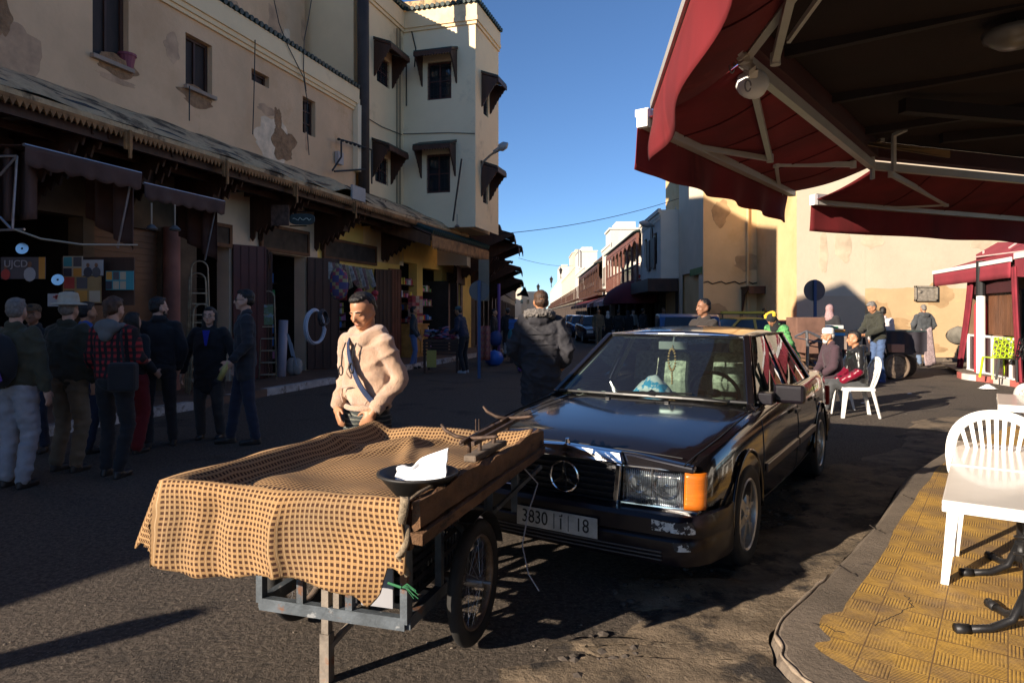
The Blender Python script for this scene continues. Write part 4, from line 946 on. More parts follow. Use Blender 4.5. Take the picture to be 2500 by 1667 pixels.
t2 = thing('awning_roof', 'upper maroon canvas roof with pale seams above the small awning', 'awning', K0+V((0,0,3)), 0, None, True)
a = P(2383,642,17.5); b = P(2383,622,17.5); c = P(2436,592,17.5); d_ = P(2560,590,15); e = P(2560,622,13.2)
MB().poly([a,e+V((0,0,-.0)),d_,c,b]).build('canvas', pink, t2, thick=.01)
for s0, s1 in ((P(2383,628,17.4),P(2560,606,13.6)),(P(2404,628,17.1),P(2404,612,17.1)),(P(2466,606,15.5),P(2490,590,15.5))): MB().beam(s0+V((-.05,-.03,0)), s1+V((-.05,-.03,0)), .03, .03).build('seam', plain('pale_seam', (.6,.45,.42)), t2)
f2 = P(2478,625,14); f3 = P(2560,611,12.3)
t3 = thing('small_awning', 'part of a second maroon awning cut by the right picture edge', 'awning', f2, 0, None, True)
MB().poly([f2+V((0,0,-.05)),f3+V((0,0,-.05)),f3+V((0,0,-.5)),f2+V((0,0,-.42))]).build('valance', pink, t3, thick=.008); MB().beam(f2, f3, .05, .12).build('front_bar', white_pl, t3)
# sign with cursive lettering at right edge
t = thing('shop_sign', 'dark red sign with white script lettering at the right edge', 'sign', P(2490,725,14.5), 0, None, True)
MB().box(P(2503,722,14.6), (.5,.05,.30)).build('board', plain('dark_red_sign', (.10,.012,.016)), t)
def text_mesh(s, size, M, m, name, parent, ext=.003, font_shear=0):
    c = bpy.data.curves.new('txt', 'FONT'); c.body = s; c.size = size; c.extrude = ext; c.align_x = 'CENTER'; c.align_y = 'CENTER'; c.shear = font_shear
    o = bpy.data.objects.new('txt', c); COL.objects.link(o); bpy.context.view_layer.update()
    me = bpy.data.meshes.new_from_object(o); bpy.data.objects.remove(o); me.transform(M)
    me.materials.clear(); me.materials.append(m); r = bpy.data.objects.new(name, me); COL.objects.link(r); parent_to(r, parent); return r
text_mesh('Coca', .20, Matrix.Translation(P(2497,722,14.55))@Matrix.Rotation(R(90),4,'X'), plain('pale_red_text', (.5,.25,.25)), 'lettering', t, font_shear=.4)
g = MB(); x = P(2485,760,14.3)
t = thing('drinks_cooler', 'glass fronted drinks cooler at the right edge of the cafe', 'cooler', (x.x,14.3,0), 0, None, True)
MB().box2((x.x+.22,14.3,.14),(x.x+1.0,14.9,2.0)).build('cabinet', plain('cooler_grey', (.10,.13,.13), .3), t); MB().box2((x.x+.28,14.27,.3),(x.x+.94,14.29,1.9)).build('glass_door', glass_dk, t)
# red and white kerb
kbp = [P(2340,0,16.6), P(2400,0,15.9)]
g = MB(); pts = [G(2336,921), G(2352,926), G(2400,932), G(2450,940), G(2500,948), G(2600,965), G(2800,1005)]
sl = smooth_line(pts, 6); vs0 = g.pts([V((p.x,p.y,-.01)) for p in sl]); vs1 = g.pts([V((p.x,p.y,.13)) for p in sl]); vs2 = g.pts([V((p.x+.1,p.y+.08,.13)) for p in sl])
for i in range(len(sl)-1):
    g.mi = 0 if (i//5) % 2 == 0 else 1
    g.f([vs0[i],vs0[i+1],vs1[i+1],vs1[i]]); g.f([vs1[i],vs1[i+1],vs2[i+1],vs2[i]])
g.mi = 2; g.f(vs2[:]+g.pts([(16,12,.13),(16,19,.13),(11.9,19,.13)]))
struct(g.build('cafe_pavement', [mat('kerb_red', (.38,.10,.08), .8, var=.3, scale=5), mat('kerb_white', (.55,.50,.45), .8, var=.2, scale=5), kerbm]))
# ================================================================== dark saloon car
paint = mat('aubergine_paint', (.008,.0068,.0085), .14, .1, var=.15, scale=2, bump=.02, bscale=3, bdist=.01, coat=.6, spec=.6, col2=(.020,.018,.018), s2=1.3, t2=.58, w2=.2)
bump_m = mat('bumper_plastic', (.008,.006,.009), .3, 0, var=.2, scale=5, bump=.05, bscale=60, coat=.1, spec=.35)
trim_bk = plain('trim_black', (.01,.01,.01), .4)
def car_glass():
    m = bpy.data.materials.new('car_glass'); m.use_nodes = True; t = m.node_tree; N, L = t.nodes.new, t.links.new; t.nodes.remove(t.nodes['Principled BSDF'])
    tr = N('ShaderNodeBsdfTransparent'); tr.inputs[0].default_value = (.66,.78,.74,1); gl = N('ShaderNodeBsdfGlossy'); gl.inputs['Roughness'].default_value = .015; gl.inputs[0].default_value = (.95,.97,1,1)
    fr = N('ShaderNodeFresnel'); fr.inputs[0].default_value = 1.55; mx = N('ShaderNodeMixShader'); mu = N('ShaderNodeMath'); mu.operation = 'MULTIPLY_ADD'; mu.inputs[1].default_value = 1.25; mu.inputs[2].default_value = .03; mu.use_clamp = True
    L(fr.outputs[0], mu.inputs[0]); L(mu.outputs[0], mx.inputs[0]); L(tr.outputs[0], mx.inputs[1]); L(gl.outputs[0], mx.inputs[2])
    df = N('ShaderNodeBsdfDiffuse'); df.inputs[0].default_value = (.5,.45,.38,1); m2 = N('ShaderNodeMixShader'); m2.inputs[0].default_value = .012; L(mx.outputs[0], m2.inputs[1]); L(df.outputs[0], m2.inputs[2])
    L(m2.outputs[0], t.nodes['Material Output'].inputs[0]); return m
glass = car_glass()
seat_m = mat('seat_cloth', (.40,.42,.33), .9, var=.5, scale=30, bump=.3, bscale=60)
cream_pl = plain('cream_pillar_trim', (.42,.42,.33), .6)
def lerp_tab(tab, x):
    if x <= tab[0][0]: return tab[0][1:]
    for a, b in zip(tab, tab[1:]):
        if x <= b[0]:
            t = (x-a[0])/(b[0]-a[0]); return [p+(q-p)*t for p, q in zip(a[1:], b[1:])]
    return tab[-1][1:]
# x: half width at shoulder, sill z, crease z, centre z
CT = [(-2.19,.70,.40,.80,.83),(-2.15,.745,.33,.90,.925),(-2.0,.79,.28,.925,.955),(-1.6,.825,.25,.94,.965),(-1.3325,.835,.23,.935,.955),(-1.0,.842,.22,.925,.94),(-.4,.845,.20,.905,.91),(.4,.845,.20,.89,.90),
      (.85,.842,.21,.87,.905),(1.1,.838,.22,.85,.885),(1.3325,.832,.24,.825,.865),(1.6,.822,.26,.79,.835),(1.85,.80,.30,.755,.80),(1.95,.785,.32,.735,.775),(2.0,.765,.36,.705,.745)]
def car_section(x):
    w_, zs, zc, zt = lerp_tab(CT, x); zm = zs+(zc-zs)*.52
    pts = [(0,zs+.02),(w_-.16,zs),(w_-.06,zs+.03),(w_-.015,zs+.12),(w_,zm-.03),(w_+.004,zm+.03),(w_-.008,zc-.12),(w_-.022,zc-.045),(w_-.045,zc-.015),(w_-.085,zc),(w_-.18,zc+.35*(zt-zc)),(w_*.45,zt-.1*(zt-zc)),(0,zt)]
    return pts
def make_car(label, color_m, loc, rz, detail=True, group=None):
    t = thing('parked_car', label, 'car', loc, rz, group)
    g = MB(); n = 46 if detail else 20; xs = [-2.19+(2.0+2.19)*i/n for i in range(n+1)]; rings = []
    for x in xs:
        s_ = car_section(x); full = [V((x,y,z)) for y, z in s_]+[V((x,-y,z)) for y, z in s_[-2:0:-1]]; rings.append(g.pts(full))
    m = len(rings[0])
    for a, b in zip(rings, rings[1:]):
        for i in range(m): g.f([a[i],b[i],b[(i+1)%m],a[(i+1)%m]])
    g.f(rings[0]); g.f(rings[-1][::-1])
    body = g.build('body', color_m, t)
    cut = MB()
    for x in (1.3325,-1.3325): cut.cyl((x,-1.2,.33),(x,-.55,.33),.345,n=32); cut.cyl((x,.55,.33),(x,1.2,.33),.345,n=32)
    cutter = cut.build('cutter', black)
    md = body.modifiers.new('b', 'BOOLEAN'); md.object = cutter; md.operation = 'DIFFERENCE'; md.solver = 'EXACT'
    bpy.context.view_layer.update(); dg = bpy.context.evaluated_depsgraph_get()
    me = bpy.data.meshes.new_from_object(body.evaluated_get(dg)); body.modifiers.clear(); body.data = me; bpy.data.objects.remove(cutter)
    me.materials.clear(); me.materials.append(color_m)
    me.polygons.foreach_set('use_smooth', [True]*len(me.polygons)); me.set_sharp_from_angle(angle=R(28))
    # roof and pillars
    zb_ = .895
    def gh(u, v):       # u: 0 rear .. 1 front, v: -1..1
        x = -.98+1.22*u; w_ = .575-.012*abs(2*u-1)**2; z = 1.335+.045*math.sin(PI*min(1,max(0,(u*.9+.06))))-.03*abs(v)**2.2-.02*abs(v)**8
        return V((x, w_*v, z))
    g = MB(); g.grid(lambda u, v: gh(u, 2*v-1), 16, 16)
    rail = []
    g.build('roof', color_m, t, smooth=True, thick=.022)
    g = MB()
    for s_ in (1,-1):
        A_t = V((.235,s_*.555,1.318)); A_b = V((.86,s_*.735,.885)); g.beam(A_b, A_t, .05, .045); g.beam(A_t, V((-.98,s_*.565,1.315)), .035, .04)
        B_t = V((-.28,s_*.568,1.33)); g.beam(V((-.22,s_*.765,.89)), B_t, .025, .09, (1,0,0))
        # C pillar panel
        g.prism([V((-.86,s_*.585,1.33)), V((-.99,s_*.565,1.32)), V((-1.62,s_*.70,.945)), V((-1.22,s_*.765,.915))], V((0,-s_*.03,0)))
        g.beam(V((-.86,s_*.585,1.32)), V((-1.2,s_*.765,.90)), .03, .05, (1,0,0))
        # shoulder from belt to glass base
        g.prism([V((.9,s_*.78,.872)), V((.86,s_*.725,.91)), V((-1.25,s_*.745,.93)), V((-1.3,s_*.79,.925))], V((0,0,-.03)))
    g.build('pillars', color_m, t, bevel=.008 if detail else 0)
    # glass
    ws = [V((.84,-.725,.905)), V((.84,.725,.905)), V((.24,.54,1.32)), V((.24,-.54,1.32))]
    def quad_fn(q, bow):
        def fn(u, v):
            a = q[0].lerp(q[1], u); b = q[3].lerp(q[2], u); p = a.lerp(b, v); return p+V(bow)*(4*u*(1-u))
        return fn
    MB().grid(quad_fn(ws, (.07,0,.01)), 10, 6).build('windscreen', glass if detail else glass_dk, t, smooth=True)
    rw = [V((-1.56,-.68,.955)), V((-1.56,.68,.955)), V((-1.0,.52,1.32)), V((-1.0,-.52,1.32))]
    MB().grid(quad_fn(rw, (-.05,0,.0)), 8, 5).build('rear_window', glass if detail else glass_dk, t, smooth=True)
    for s_ in (1,-1):
        for x0, x1, xt0, xt1 in ((-.17,.76,-.24,.17),(-1.17,-.25,-.88,-.33)):
            q = [V((x0,s_*.755,.91)), V((x1,s_*.755,.905)), V((xt1,s_*.578,1.315)), V((xt0,s_*.578,1.32))]
            MB().grid(quad_fn(q, (0,s_*.012,0)), 6, 5).build('side_window', glass if detail else glass_dk, t, smooth=True)
    # wheels
    for x in (1.3325,-1.3325):
        for s_ in (1,-1):
            MT = Matrix.Translation((x,s_*.83,.305)) @ Matrix.Rotation(R(-90*s_),4,'X')
            g = MB(); prof = [(.20,0),(.215,.006),(.25,.018),(.285,.014),(.302,-.01),(.306,-.05),(.306,-.14),(.295,-.18),(.25,-.19),(.2,-.17)]; g.lathe(prof, MT, 40 if detail else 16)
            wh = g.build('wheel', rubber, t, smooth=True)
            g = MB(); g.lathe([(.214,.004),(.205,.012),(.196,.004),(.19,-.05),(.19,-.16)], MT, 36 if detail else 14)
            if detail:
                ns = 6
                for k in range(ns):
                    a = 2*PI*k/ns+.3; c, s2_ = math.cos(a), math.sin(a)
                    def PT(r, off, z): return MT @ V((r*c-off*s2_, r*s2_+off*c, z))
                    pr = [(.03,.034,.0),(.09,.026,-.004),(.15,.028,-.012),(.197,.046,-.012)]
                    ft = [PT(r,o_,z) for r,o_,z in pr]+[PT(r,-o_,z) for r,o_,z in pr[::-1]]
                    nrm = (MT.to_3x3() @ V((0,0,-1)))*.03; g.prism(ft, nrm)
                g.lathe([(0,.012),(.03,.01),(.05,.0),(.055,-.04)], MT, 20)
                for k in range(5):
                    a = 2*PI*k/5; g.cyl(MT@V((.04*math.cos(a),.04*math.sin(a),-.01)), MT@V((.04*math.cos(a),.04*math.sin(a),.01)), .007, n=8)
            else: g.lathe([(0,.0),(.19,-.01)], MT, 14)
            g.build('rim', mat('alloy_rim', (.55,.52,.47), .35, .7, var=.25, scale=10, bump=.05), wh, smooth=False, ang=35)
            g = MB(); g.lathe([(0,-.10),(.192,-.10)], MT, 20); g.build('brake_disc', plain('brake_dark', (.025,.022,.02), .6), wh)
    g = MB()
    for x in (1.3325,-1.3325):
        for s_ in (1,-1): g.lathe([(.36,-.03),(.36,-.26),(0,-.27)], Matrix.Translation((x,s_*.84,.33)) @ Matrix.Rotation(R(-90*s_),4,'X'), 24)
    g.box2((-1.9,-.5,.18),(1.7,.5,.26)); g.build('underside', black, t)
    if not detail:
        for s_ in (1,-1):
            MB().box2((2.0,s_*.40,.52),(2.07,s_*.72,.66)).build('headlight', plain('lamp_glass', (.6,.62,.62), .15), t)
        MB().box2((2.0,-.34,.48),(2.07,.34,.68)).build('grille', trim_bk, t)
        g = MB(); g.box2((2.0,-.80,.27),(2.14,.80,.45)); g.build('bumper', bump_m, t, bevel=.03)
        return t
    # wheel arch lips
    for x in (1.3325,-1.3325):
        for s_ in (1,-1):
            w_ = lerp_tab(CT, x)[0]; MB().tube([V((x+.352*math.cos(a), s_*(w_+.004), .33+.352*math.sin(a))) for a in [PI*i/20 for i in range(-1,22)]], .012, 6).build('arch_lip', color_m, t, smooth=True)
    # panel gaps, moulding, handles
    g = MB()
    for s_ in (1,-1):
        def side(x, f):
            w_, zs, zc, zt = lerp_tab(CT, x); z = zs+.06+(zc-.05-zs-.06)*f; sec = car_section(x); 
            for (y0,z0),(y1,z1) in zip(sec[2:9], sec[3:10]):
                if z0 <= z <= z1: return V((x, s_*(y0+(y1-y0)*(z-z0)/(z1-z0)+.0015), z))
            return V((x, s_*w_, z))
        for x, b_ in ((.93,.03),(-.2,0),(-1.02,-.1)): g.tube([side(x+b_*(1-abs(2*f/10-1)), f/10) for f in range(11)], .0035, 4)
        g.tube([V((x, s_*(lerp_tab(CT,x)[0]-.083), lerp_tab(CT,x)[2]+.0025)) for x in [.9+.115*i for i in range(11)]], .0035, 4)
        g.tube([side(x, .02) for x in [-.9+.2*i for i in range(10)]], .003, 4)
    g.tube([V((2.0, y, .754-.02*(y/.7)**2)) for y in [-.66+.12*i for i in range(12)]], .003, 4)
    g.build('panel_gap', black, t)
    for s_ in (1,-1):
        for x0, x1 in ((.98,1.0),(-.18,.9),(-.98,-.22),(-2.0,-1.7)):
            if x1-x0 > .05: MB().beam(V((x0, s_*(.848 if x0 > -1.5 else .825), .50)), V((x1, s_*(.850 if x0 > -1.5 else .842), .50)), .018, .055).build('side_moulding', mat('side_moulding_paint', (.07,.05,.045), .3, .2, var=.1, coat=.5), t, bevel=.005)
    for s_ in (1,-1):
        for x in (-.06,-.93): MB().box((x, s_*.865, .76), (.16,.02,.03)).build('door_handle', trim_bk, t, bevel=.006)
    # chrome/black window surround
    g = MB()
    for s_ in (1,-1):
        g.tube([V((.80,s_*.765,.905)), V((-1.2,s_*.772,.918))], .008, 6); g.tube([V((.78,s_*.752,.915)), V((.2,s_*.575,1.325)), V((-.3,s_*.59,1.338)), V((-.85,s_*.588,1.33)), V((-1.18,s_*.76,.925))], .009, 6)
        g.beam(V((.50,s_*.762,.91)), V((.42,s_*.68,1.14)), .012, .02)
    g.tube([q for q in (ws[0],ws[3],ws[2],ws[1])], .013, 6); g.tube([quad_fn(ws,(.07,0,.01))(i/10,0)+V((.01,0,0)) for i in range(11)], .012, 6)
    g.build('window_seal', trim_bk, t)
    g = MB(); g.tube([quad_fn(ws,(.07,0,.012))(i/10,1)+V((.005,0,.008)) for i in range(11)], .007, 6); g.build('screen_trim', chrome, t)
    # grille
    gr_f = MB(); y = .335; zt_, zb__ = .735, .44; xg = 2.085
    gr_f.prism([V((xg-.03,-y-.02,zt_-.045)), V((xg-.03,y+.02,zt_-.045)), V((xg-.05,y,zt_+.012)), V((xg-.05,0,zt_+.027)), V((xg-.05,-y,zt_+.012))], V((.035,0,-.004)))
    gr_f.beam((xg-.005,-y,zt_-.05), (xg-.02+.01,-y+.025,zb__), .03, .026, (1,0,0)); gr_f.beam((xg-.005,y,zt_-.05), (xg-.01,y-.025,zb__), .03, .026, (1,0,0)); gr_f.beam((xg-.01,-y+.02,zb__), (xg-.01,y-.02,zb__), .02, .018)
    gr = gr_f.build('grille', chrome, t, bevel=.006)
    g = MB(); g.box2((xg-.06,-y+.01,zb__),(xg-.05,y-.01,zt_-.04)); 
    for i in range(7): z = zb__+.03+.034*i; g.box2((xg-.05,-y+.015,z),(xg-.022,y-.015,z+.010))
    g.box2((xg-.05,-.006,zb__),(xg-.02,.006,zt_-.04)); g.build('slats', mat('slat_black', (.025,.025,.028), .3, .4, var=0, bump=0), gr)
    g = MB(); c = V((xg+.0,0,.575)); g.tube([c+V((0,.088*math.cos(a),.088*math.sin(a))) for a in [2*PI*i/32 for i in range(33)]], .0065, 8)
    for a in (90, 210, 330):
        d = V((0,math.cos(R(a)),math.sin(R(a)))); s2_ = V((0,-d.z,d.y)); g.prism([c+s2_*.014-d*.006, c-s2_*.014-d*.006, c+d*.088-s2_*.002, c+d*.088+s2_*.002], V((.010,0,0)))
    g.build('star_badge', chrome, gr, ang=40)
    g = MB(); g.cyl(V((xg-.04,0,.762)), V((xg-.035,0,.785)), .016, .012, 12); g.cyl(V((xg-.02,0,.742)), V((xg-.012,0,.742)), .016, .016, 14); g.build('bonnet_badge', chrome, t)
    # headlights
    hous = mat('lamp_housing', (.45,.46,.48), .3, .7, var=.4, scale=12, bump=.1, bscale=20); hl_in = mat('reflector', (.80,.81,.84), .16, 1, var=0, bump=.12, bscale=20, bdist=.01); lens = None
    def lens_mat():
        m = bpy.data.materials.new('lamp_lens'); m.use_nodes = True; tt = m.node_tree; N, L = tt.nodes.new, tt.links.new; tt.nodes.remove(tt.nodes['Principled BSDF'])
        tr = N('ShaderNodeBsdfTransparent'); tr.inputs[0].default_value = (.88,.91,.93,1); gl = N('ShaderNodeBsdfGlossy'); gl.inputs['Roughness'].default_value = .06; mx = N('ShaderNodeMixShader'); fr = N('ShaderNodeFresnel'); fr.inputs[0].default_value = 1.6
        tc = N('ShaderNodeTexCoord'); w_ = N('ShaderNodeTexWave'); w_.bands_direction = 'Y'; w_.inputs['Scale'].default_value = 28; L(tc.outputs['Object'], w_.inputs[0]); bp = N('ShaderNodeBump'); bp.inputs['Strength'].default_value = .6; bp.inputs['Distance'].default_value = .004; L(w_.outputs['Fac'], bp.inputs['Height']); L(bp.outputs[0], gl.inputs['Normal']); L(bp.outputs[0], fr.inputs['Normal'])
        mu = N('ShaderNodeMath'); mu.operation = 'MULTIPLY_ADD'; mu.inputs[1].default_value = 1.2; mu.inputs[2].default_value = .06; mu.use_clamp = True; L(fr.outputs[0], mu.inputs[0]); L(mu.outputs[0], mx.inputs[0]); L(tr.outputs[0], mx.inputs[1]); L(gl.outputs[0], mx.inputs[2]); L(mx.outputs[0], tt.nodes['Material Output'].inputs[0]); return m
    lens = lens_mat()
    for s_ in (1,-1):
        g = MB(); g.poly([V((2.01,s_*.345,.485)), V((2.01,s_*.665,.485)), V((2.01,s_*.665,.67)), V((2.01,s_*.345,.67))])
        hl = g.build('headlight', hous, t); g = MB()
        for cy, r in ((.59,.07),(.44,.055)): g.lathe([(r*.3,-.03),(r*.7,-.015),(r,.008)], Matrix.Translation((2.015,s_*(.575 if cy==.59 else .42),.58))@Matrix.Rotation(R(90),4,'Y'), 24); g.ell((2.0,s_*(.575 if cy==.59 else .42),.58),(.02,.018,.018))
        g.build('bowl', hl_in, hl, smooth=True)
        g = MB(); g.grid(lambda u, v: V((2.075-.045*max(0,u-.3)**1.0-.02*v, s_*(.35+.33*u), .482+.19*v)), 8, 4); g.build('lens', lens, hl, smooth=True, thick=.003)
        g = MB(); g.beam((2.055,s_*.51,.485),(2.045,s_*.51,.67),.008,.012,(1,0,0)); 
        g.tube([V((2.08,s_*.345,.48)),V((2.045,s_*.69,.48))], .006, 5); g.tube([V((2.058,s_*.345,.674)),V((2.025,s_*.69,.674))], .006, 5); g.build('lamp_rim', chrome, hl)
        g = MB()
        g.grid(lambda u, v: V((2.050-.01*u-.06*u**2.2-.018*v, s_*(.685+.088*math.sin(u*PI/2)), .484+.186*v)), 10, 8)
        g.build('indicator', mat('amber_lens', (.50,.125,.010), .15, 0, var=.25, scale=9, bump=.35, bscale=30, bdist=.004, coat=.8, stretch=(.3,.3,5)), t, smooth=True, thick=.02)
    g = MB()
    g.prism([V((1.99,-.735,.672)),V((1.99,-.735,.708)),V((1.985,-.4,.742)),V((1.985,0,.752)),V((1.985,.4,.742)),V((1.99,.735,.708)),V((1.99,.735,.672))], V((.052,0,-.006))); g.box2((1.99,-.76,.44),(2.06,.76,.484)); g.build('front_panel', color_m, t, bevel=.012)
    # front bumper
    def bump_sec(y):      # nose x for a given y
        a = abs(y); return 2.165-.02*(a/.6)**2 - (0 if a < .62 else .55*(a-.62)**1.6*6)
    g = MB(); prof = [(-.075,.22),(-.02,.205),(.0,.26),(.0,.33),(-.012,.345),(.005,.36),(.008,.44),(-.01,.462),(-.10,.468),(-.12,.46)]
    ys = [-.845+.845*2*i/40 for i in range(41)]
    def bx(y):
        a = abs(y); return 2.165-.018*(a/.6)**2 if a < .66 else 2.165-.018*(a/.6)**2-.36*(1-math.sqrt(max(0,1-((a-.66)/.187)**2)))
    rings = [g.pts([V((bx(y)+dx, y*(1+.0*dx), z)) for dx, z in prof]) for y in ys]
    for a, b in zip(rings, rings[1:]):
        for i in range(len(prof)-1): g.f([a[i],a[i+1],b[i+1],b[i]])
    for s_ in (1,-1):       # side return to the wheel arch
        r0 = rings[-1] if s_ == 1 else rings[0]
        r1 = g.pts([V((1.69, s_*(.845+min(0,dx*.15)), z)) for dx, z in prof])
        for i in range(len(prof)-1): g.f([r0[i],r0[i+1],r1[i+1],r1[i]])
    bp = g.build('front_bumper', bump_m, t, ang=30)
    g = MB()
    for z in (.235,.255,.275): g.tube([V((bx(y)+.003,y,z)) for y in [-.6+.1*i for i in range(13)]], .005, 4)
    g.build('air_slots', plain('slot_grey', (.05,.05,.055), .4), bp)
    g = MB(); g.grid(lambda u, v: (lambda y, z: V((bx(y)+.0125+.001*noise.noise(V((y*40,z*40,0))), y, z)))(.55+.19*u+.02*math.sin(v*5)*u, .385+.055*v-.02*u*math.sin(v*7)), 20, 8)
    g.grid(lambda u, v: (lambda y, z: V((bx(y)+.006, y, z)))(.67+.07*u-.015*v, .29+.045*v), 8, 6)
    g.build('scraped_patch', mat('scraped_white', (.55,.55,.52), .6, var=.1, scale=30, col2=(.02,.018,.02), s2=22, t2=.47, w2=.03), bp, smooth=True)
    g = MB()
    rb = lambda y: V((-2.165+.018*(y/.6)**2-0, y, 0))
    g.box2((-2.26,-.80,.28),(-2.10,.80,.50)); g.build('rear_bumper', bump_m, t, bevel=.03)
    for s_ in (1,-1): MB().box2((-2.20,s_*.45,.56),(-2.14,s_*.80,.76)).build('tail_light', plain('tail_red', (.35,.02,.02), .2), t, bevel=.01)
    # number plate
    MP = Matrix.Translation((2.185,.0,.345)) @ Matrix.Rotation(R(90),4,'Z') @ Matrix.Rotation(R(90),4,'X')
    g = MB(); c = [MP@V((x,y,0)) for x, y in ((-.255,-.055),(.255,-.055),(.255,.055),(-.255,.055))]; g.prism(c, V((.004,0,0)))
    pl = g.build('number_plate', mat('plate_grey', (.42,.42,.40), .45, .3, var=.25, scale=12, bump=.1), t, bevel=.002)
    off = Matrix.Translation((.0055,0,0))
    text_mesh('3830', .105, off@MP@Matrix.Translation((-.135,0,0))@Matrix.Diagonal((.82,1,1,1)), plain('plate_ink', (.012,.012,.014)), 'digits', pl, .001)
    text_mesh('18', .105, off@MP@Matrix.Translation((.165,0,0))@Matrix.Diagonal((.82,1,1,1)), MC['plate_ink'], 'digits', pl, .001)
    g = MB()
    for x in (-.01,.08): g.box(off@MP@V((x,0,0)), (.002,.003,.085))
    g.box(off@MP@V((.033,-.008,0)), (.002,.008,.06)); g.box(off@MP@V((.033,.034,0)), (.002,.02,.005)); g.box(off@MP@V((.040,.040,0)), (.002,.006,.010)); 
    g.build('letter', MC['plate_ink'], pl)
    # mirrors, wipers, washer jets
    for s_ in (1,):
        g = MB(); g.box((.60,s_*.93,.955),(.085,.20,.125)); m_ = g.build('door_mirror', bump_m, t, bevel=.022); MB().box((.68,s_*.80,.925),(.12,.10,.08)).build('mirror_foot', bump_m, m_, bevel=.01)
        MB().box((.553,s_*.935,.957),(.004,.165,.095)).build('mirror_glass', chrome, m_)
    g = MB(); g.tube([V((.93,.1,.925)), V((.90,-.2,.93)), V((.885,.35,.945))], .007, 5); g.tube([V((.895,.60,.915)), V((.91,.2,.935)), V((.925,-.05,.94))], .006, 5); g.build('wiper', trim_bk, t)
    for y in (-.22,.22): MB().box((1.02,y,.893),(.03,.035,.014)).build('washer_jet', trim_bk, t, bevel=.004)
    g = MB(); g.tube([V((1.55,-.60,.835)), V((1.05,-.56,.888)), V((.9,-.52,.905))], .004, 4); g.build('bonnet_crease', color_m, t)
    # interior
    g = MB(); g.box2((.50,-.70,.66),(.98,.70,.86)); g.grid(lambda u, v: V((.45+.45*u, -.66+1.32*v, .86+.02*math.sin(PI*v)+.02*(1-u))), 6, 10); g.build('dashboard', plain('dash_black', (.02,.02,.022), .6), t)
    for y in (.36,-.36):
        g = MB(); g.box((-.10,y,.60),(.50,.50,.16)); g.box((-.42,y,.88),(.14,.50,.56), M=Matrix.Rotation(R(-14),3,'Y')); g.box((-.50,y,1.21),(.09,.26,.15)); g.build('front_seat', seat_m, t, bevel=.05)
    g = MB(); g.box((-1.15,0,.88),(.14,1.3,.5), M=Matrix.Rotation(R(-20),3,'Y')); g.box((-.9,0,.55),(.5,1.3,.16)); g.build('rear_seat', seat_m, t, bevel=.05)
    g = MB(); MS = Matrix.Translation((.38,.36,.90))@Matrix.Rotation(R(-65),4,'Y')
    g.tube([MS@V((.18*math.cos(a),.18*math.sin(a),0)) for a in [2*PI*i/28 for i in range(29)]], .014, 8); g.tube([MS@V((-.0,-.17,0)), MS@V((0,0,-.01)), MS@V((0,.17,0))], .02, 6); g.ell(MS@V((0,0,-.01)), (.05,.06,.04)); g.build('steering_wheel', trim_bk, t, smooth=True)
    g = MB(); g.box((.27,0,1.245),(.02,.24,.065)); g.cyl((.27,0,1.27),(.24,0,1.32),.008); g.build('rear_view_mirror', plain('mirror_grey', (.30,.31,.30), .2), t, bevel=.01)
    g = MB()
    for s_ in (1,-1): g.beam((.80,s_*.70,.90),(.20,s_*.545,1.30),.05,.015); g.box2((-.26,s_*.70,.5),(-.18,s_*.73,.9)); g.beam((-.22,s_*.735,.9),(-.28,s_*.55,1.31),.02,.06,(1,0,0))
    g.box2((.22,-.53,1.30),(-.9,.53,1.302)); g.build('inner_trim', cream_pl, t)
    return t
CAR_YAW = math.atan2(-.841,-.540)
CAR_C = (1.425,5.64,0)
car = make_car('dark purple saloon car with scraped bumper and amber indicator, parked behind the cart', paint, CAR_C, CAR_YAW)
CM = Matrix.Translation(CAR_C) @ Matrix.Rotation(CAR_YAW, 4, 'Z')
def inCar(*p): return CM @ V(p)
g = MB(); pts = [inCar(.30, .0+.028*math.sin(2*PI*i/20), 1.135-.085*math.cos(2*PI*i/20)*1.0) for i in range(21)]
for p in pts: g.ell(p, (.011,.011,.011), sub=1)
for i in range(5): g.ell(inCar(.30,0,1.03-.02*i), (.009,.009,.012), sub=1)
g.tube([inCar(.29,0,1.25), inCar(.30,0,1.22)], .003, 4)
tag(g.build('prayer_beads', plain('wooden_beads', (.50,.30,.12), .5), smooth=True), 'string of wooden prayer beads hanging from the car mirror', 'prayer beads')
g = MB(); random.seed(3)
g.grid(lambda u, v: inCar(.66-.18*v+.03*noise.noise(V((u*4,v*4,0))), -.20+.30*u, .895+.13*math.sin(PI*u)*math.sin(PI*v*.9+.2)+.03*noise.noise(V((u*6,v*6,2)))), 14, 10)
tag(g.build('tissue_packet', mat('packet_white_blue', (.75,.78,.80), .5, var=0, col2=(.05,.35,.62), s2=9, t2=.56, w2=.02, bump=0), thick=.004, smooth=True), 'crumpled white and blue tissue packet lying on the car dashboard', 'packet')
g = MB(); g.grid(lambda u, v: inCar(.55+.25*u, .12+.5*v, .885+.015*noise.noise(V((u*5,v*5,0)))), 8, 12)
tag(g.build('dashboard_cloth', mat('grey_towel', (.30,.30,.28), .95, var=.2, scale=20), thick=.01, smooth=True), 'grey cloth spread on the car dashboard behind the wheel', 'cloth')
g = MB(); g.grid(lambda u, v: inCar(.60+.2*u, -.62+.3*v, .885+.03*math.sin(v*9)*u), 8, 12)
tag(g.build('dashboard_papers', plain('paper_pale', (.5,.5,.46), .7), thick=.004), 'pale crumpled papers on the passenger side of the car dashboard', 'papers')
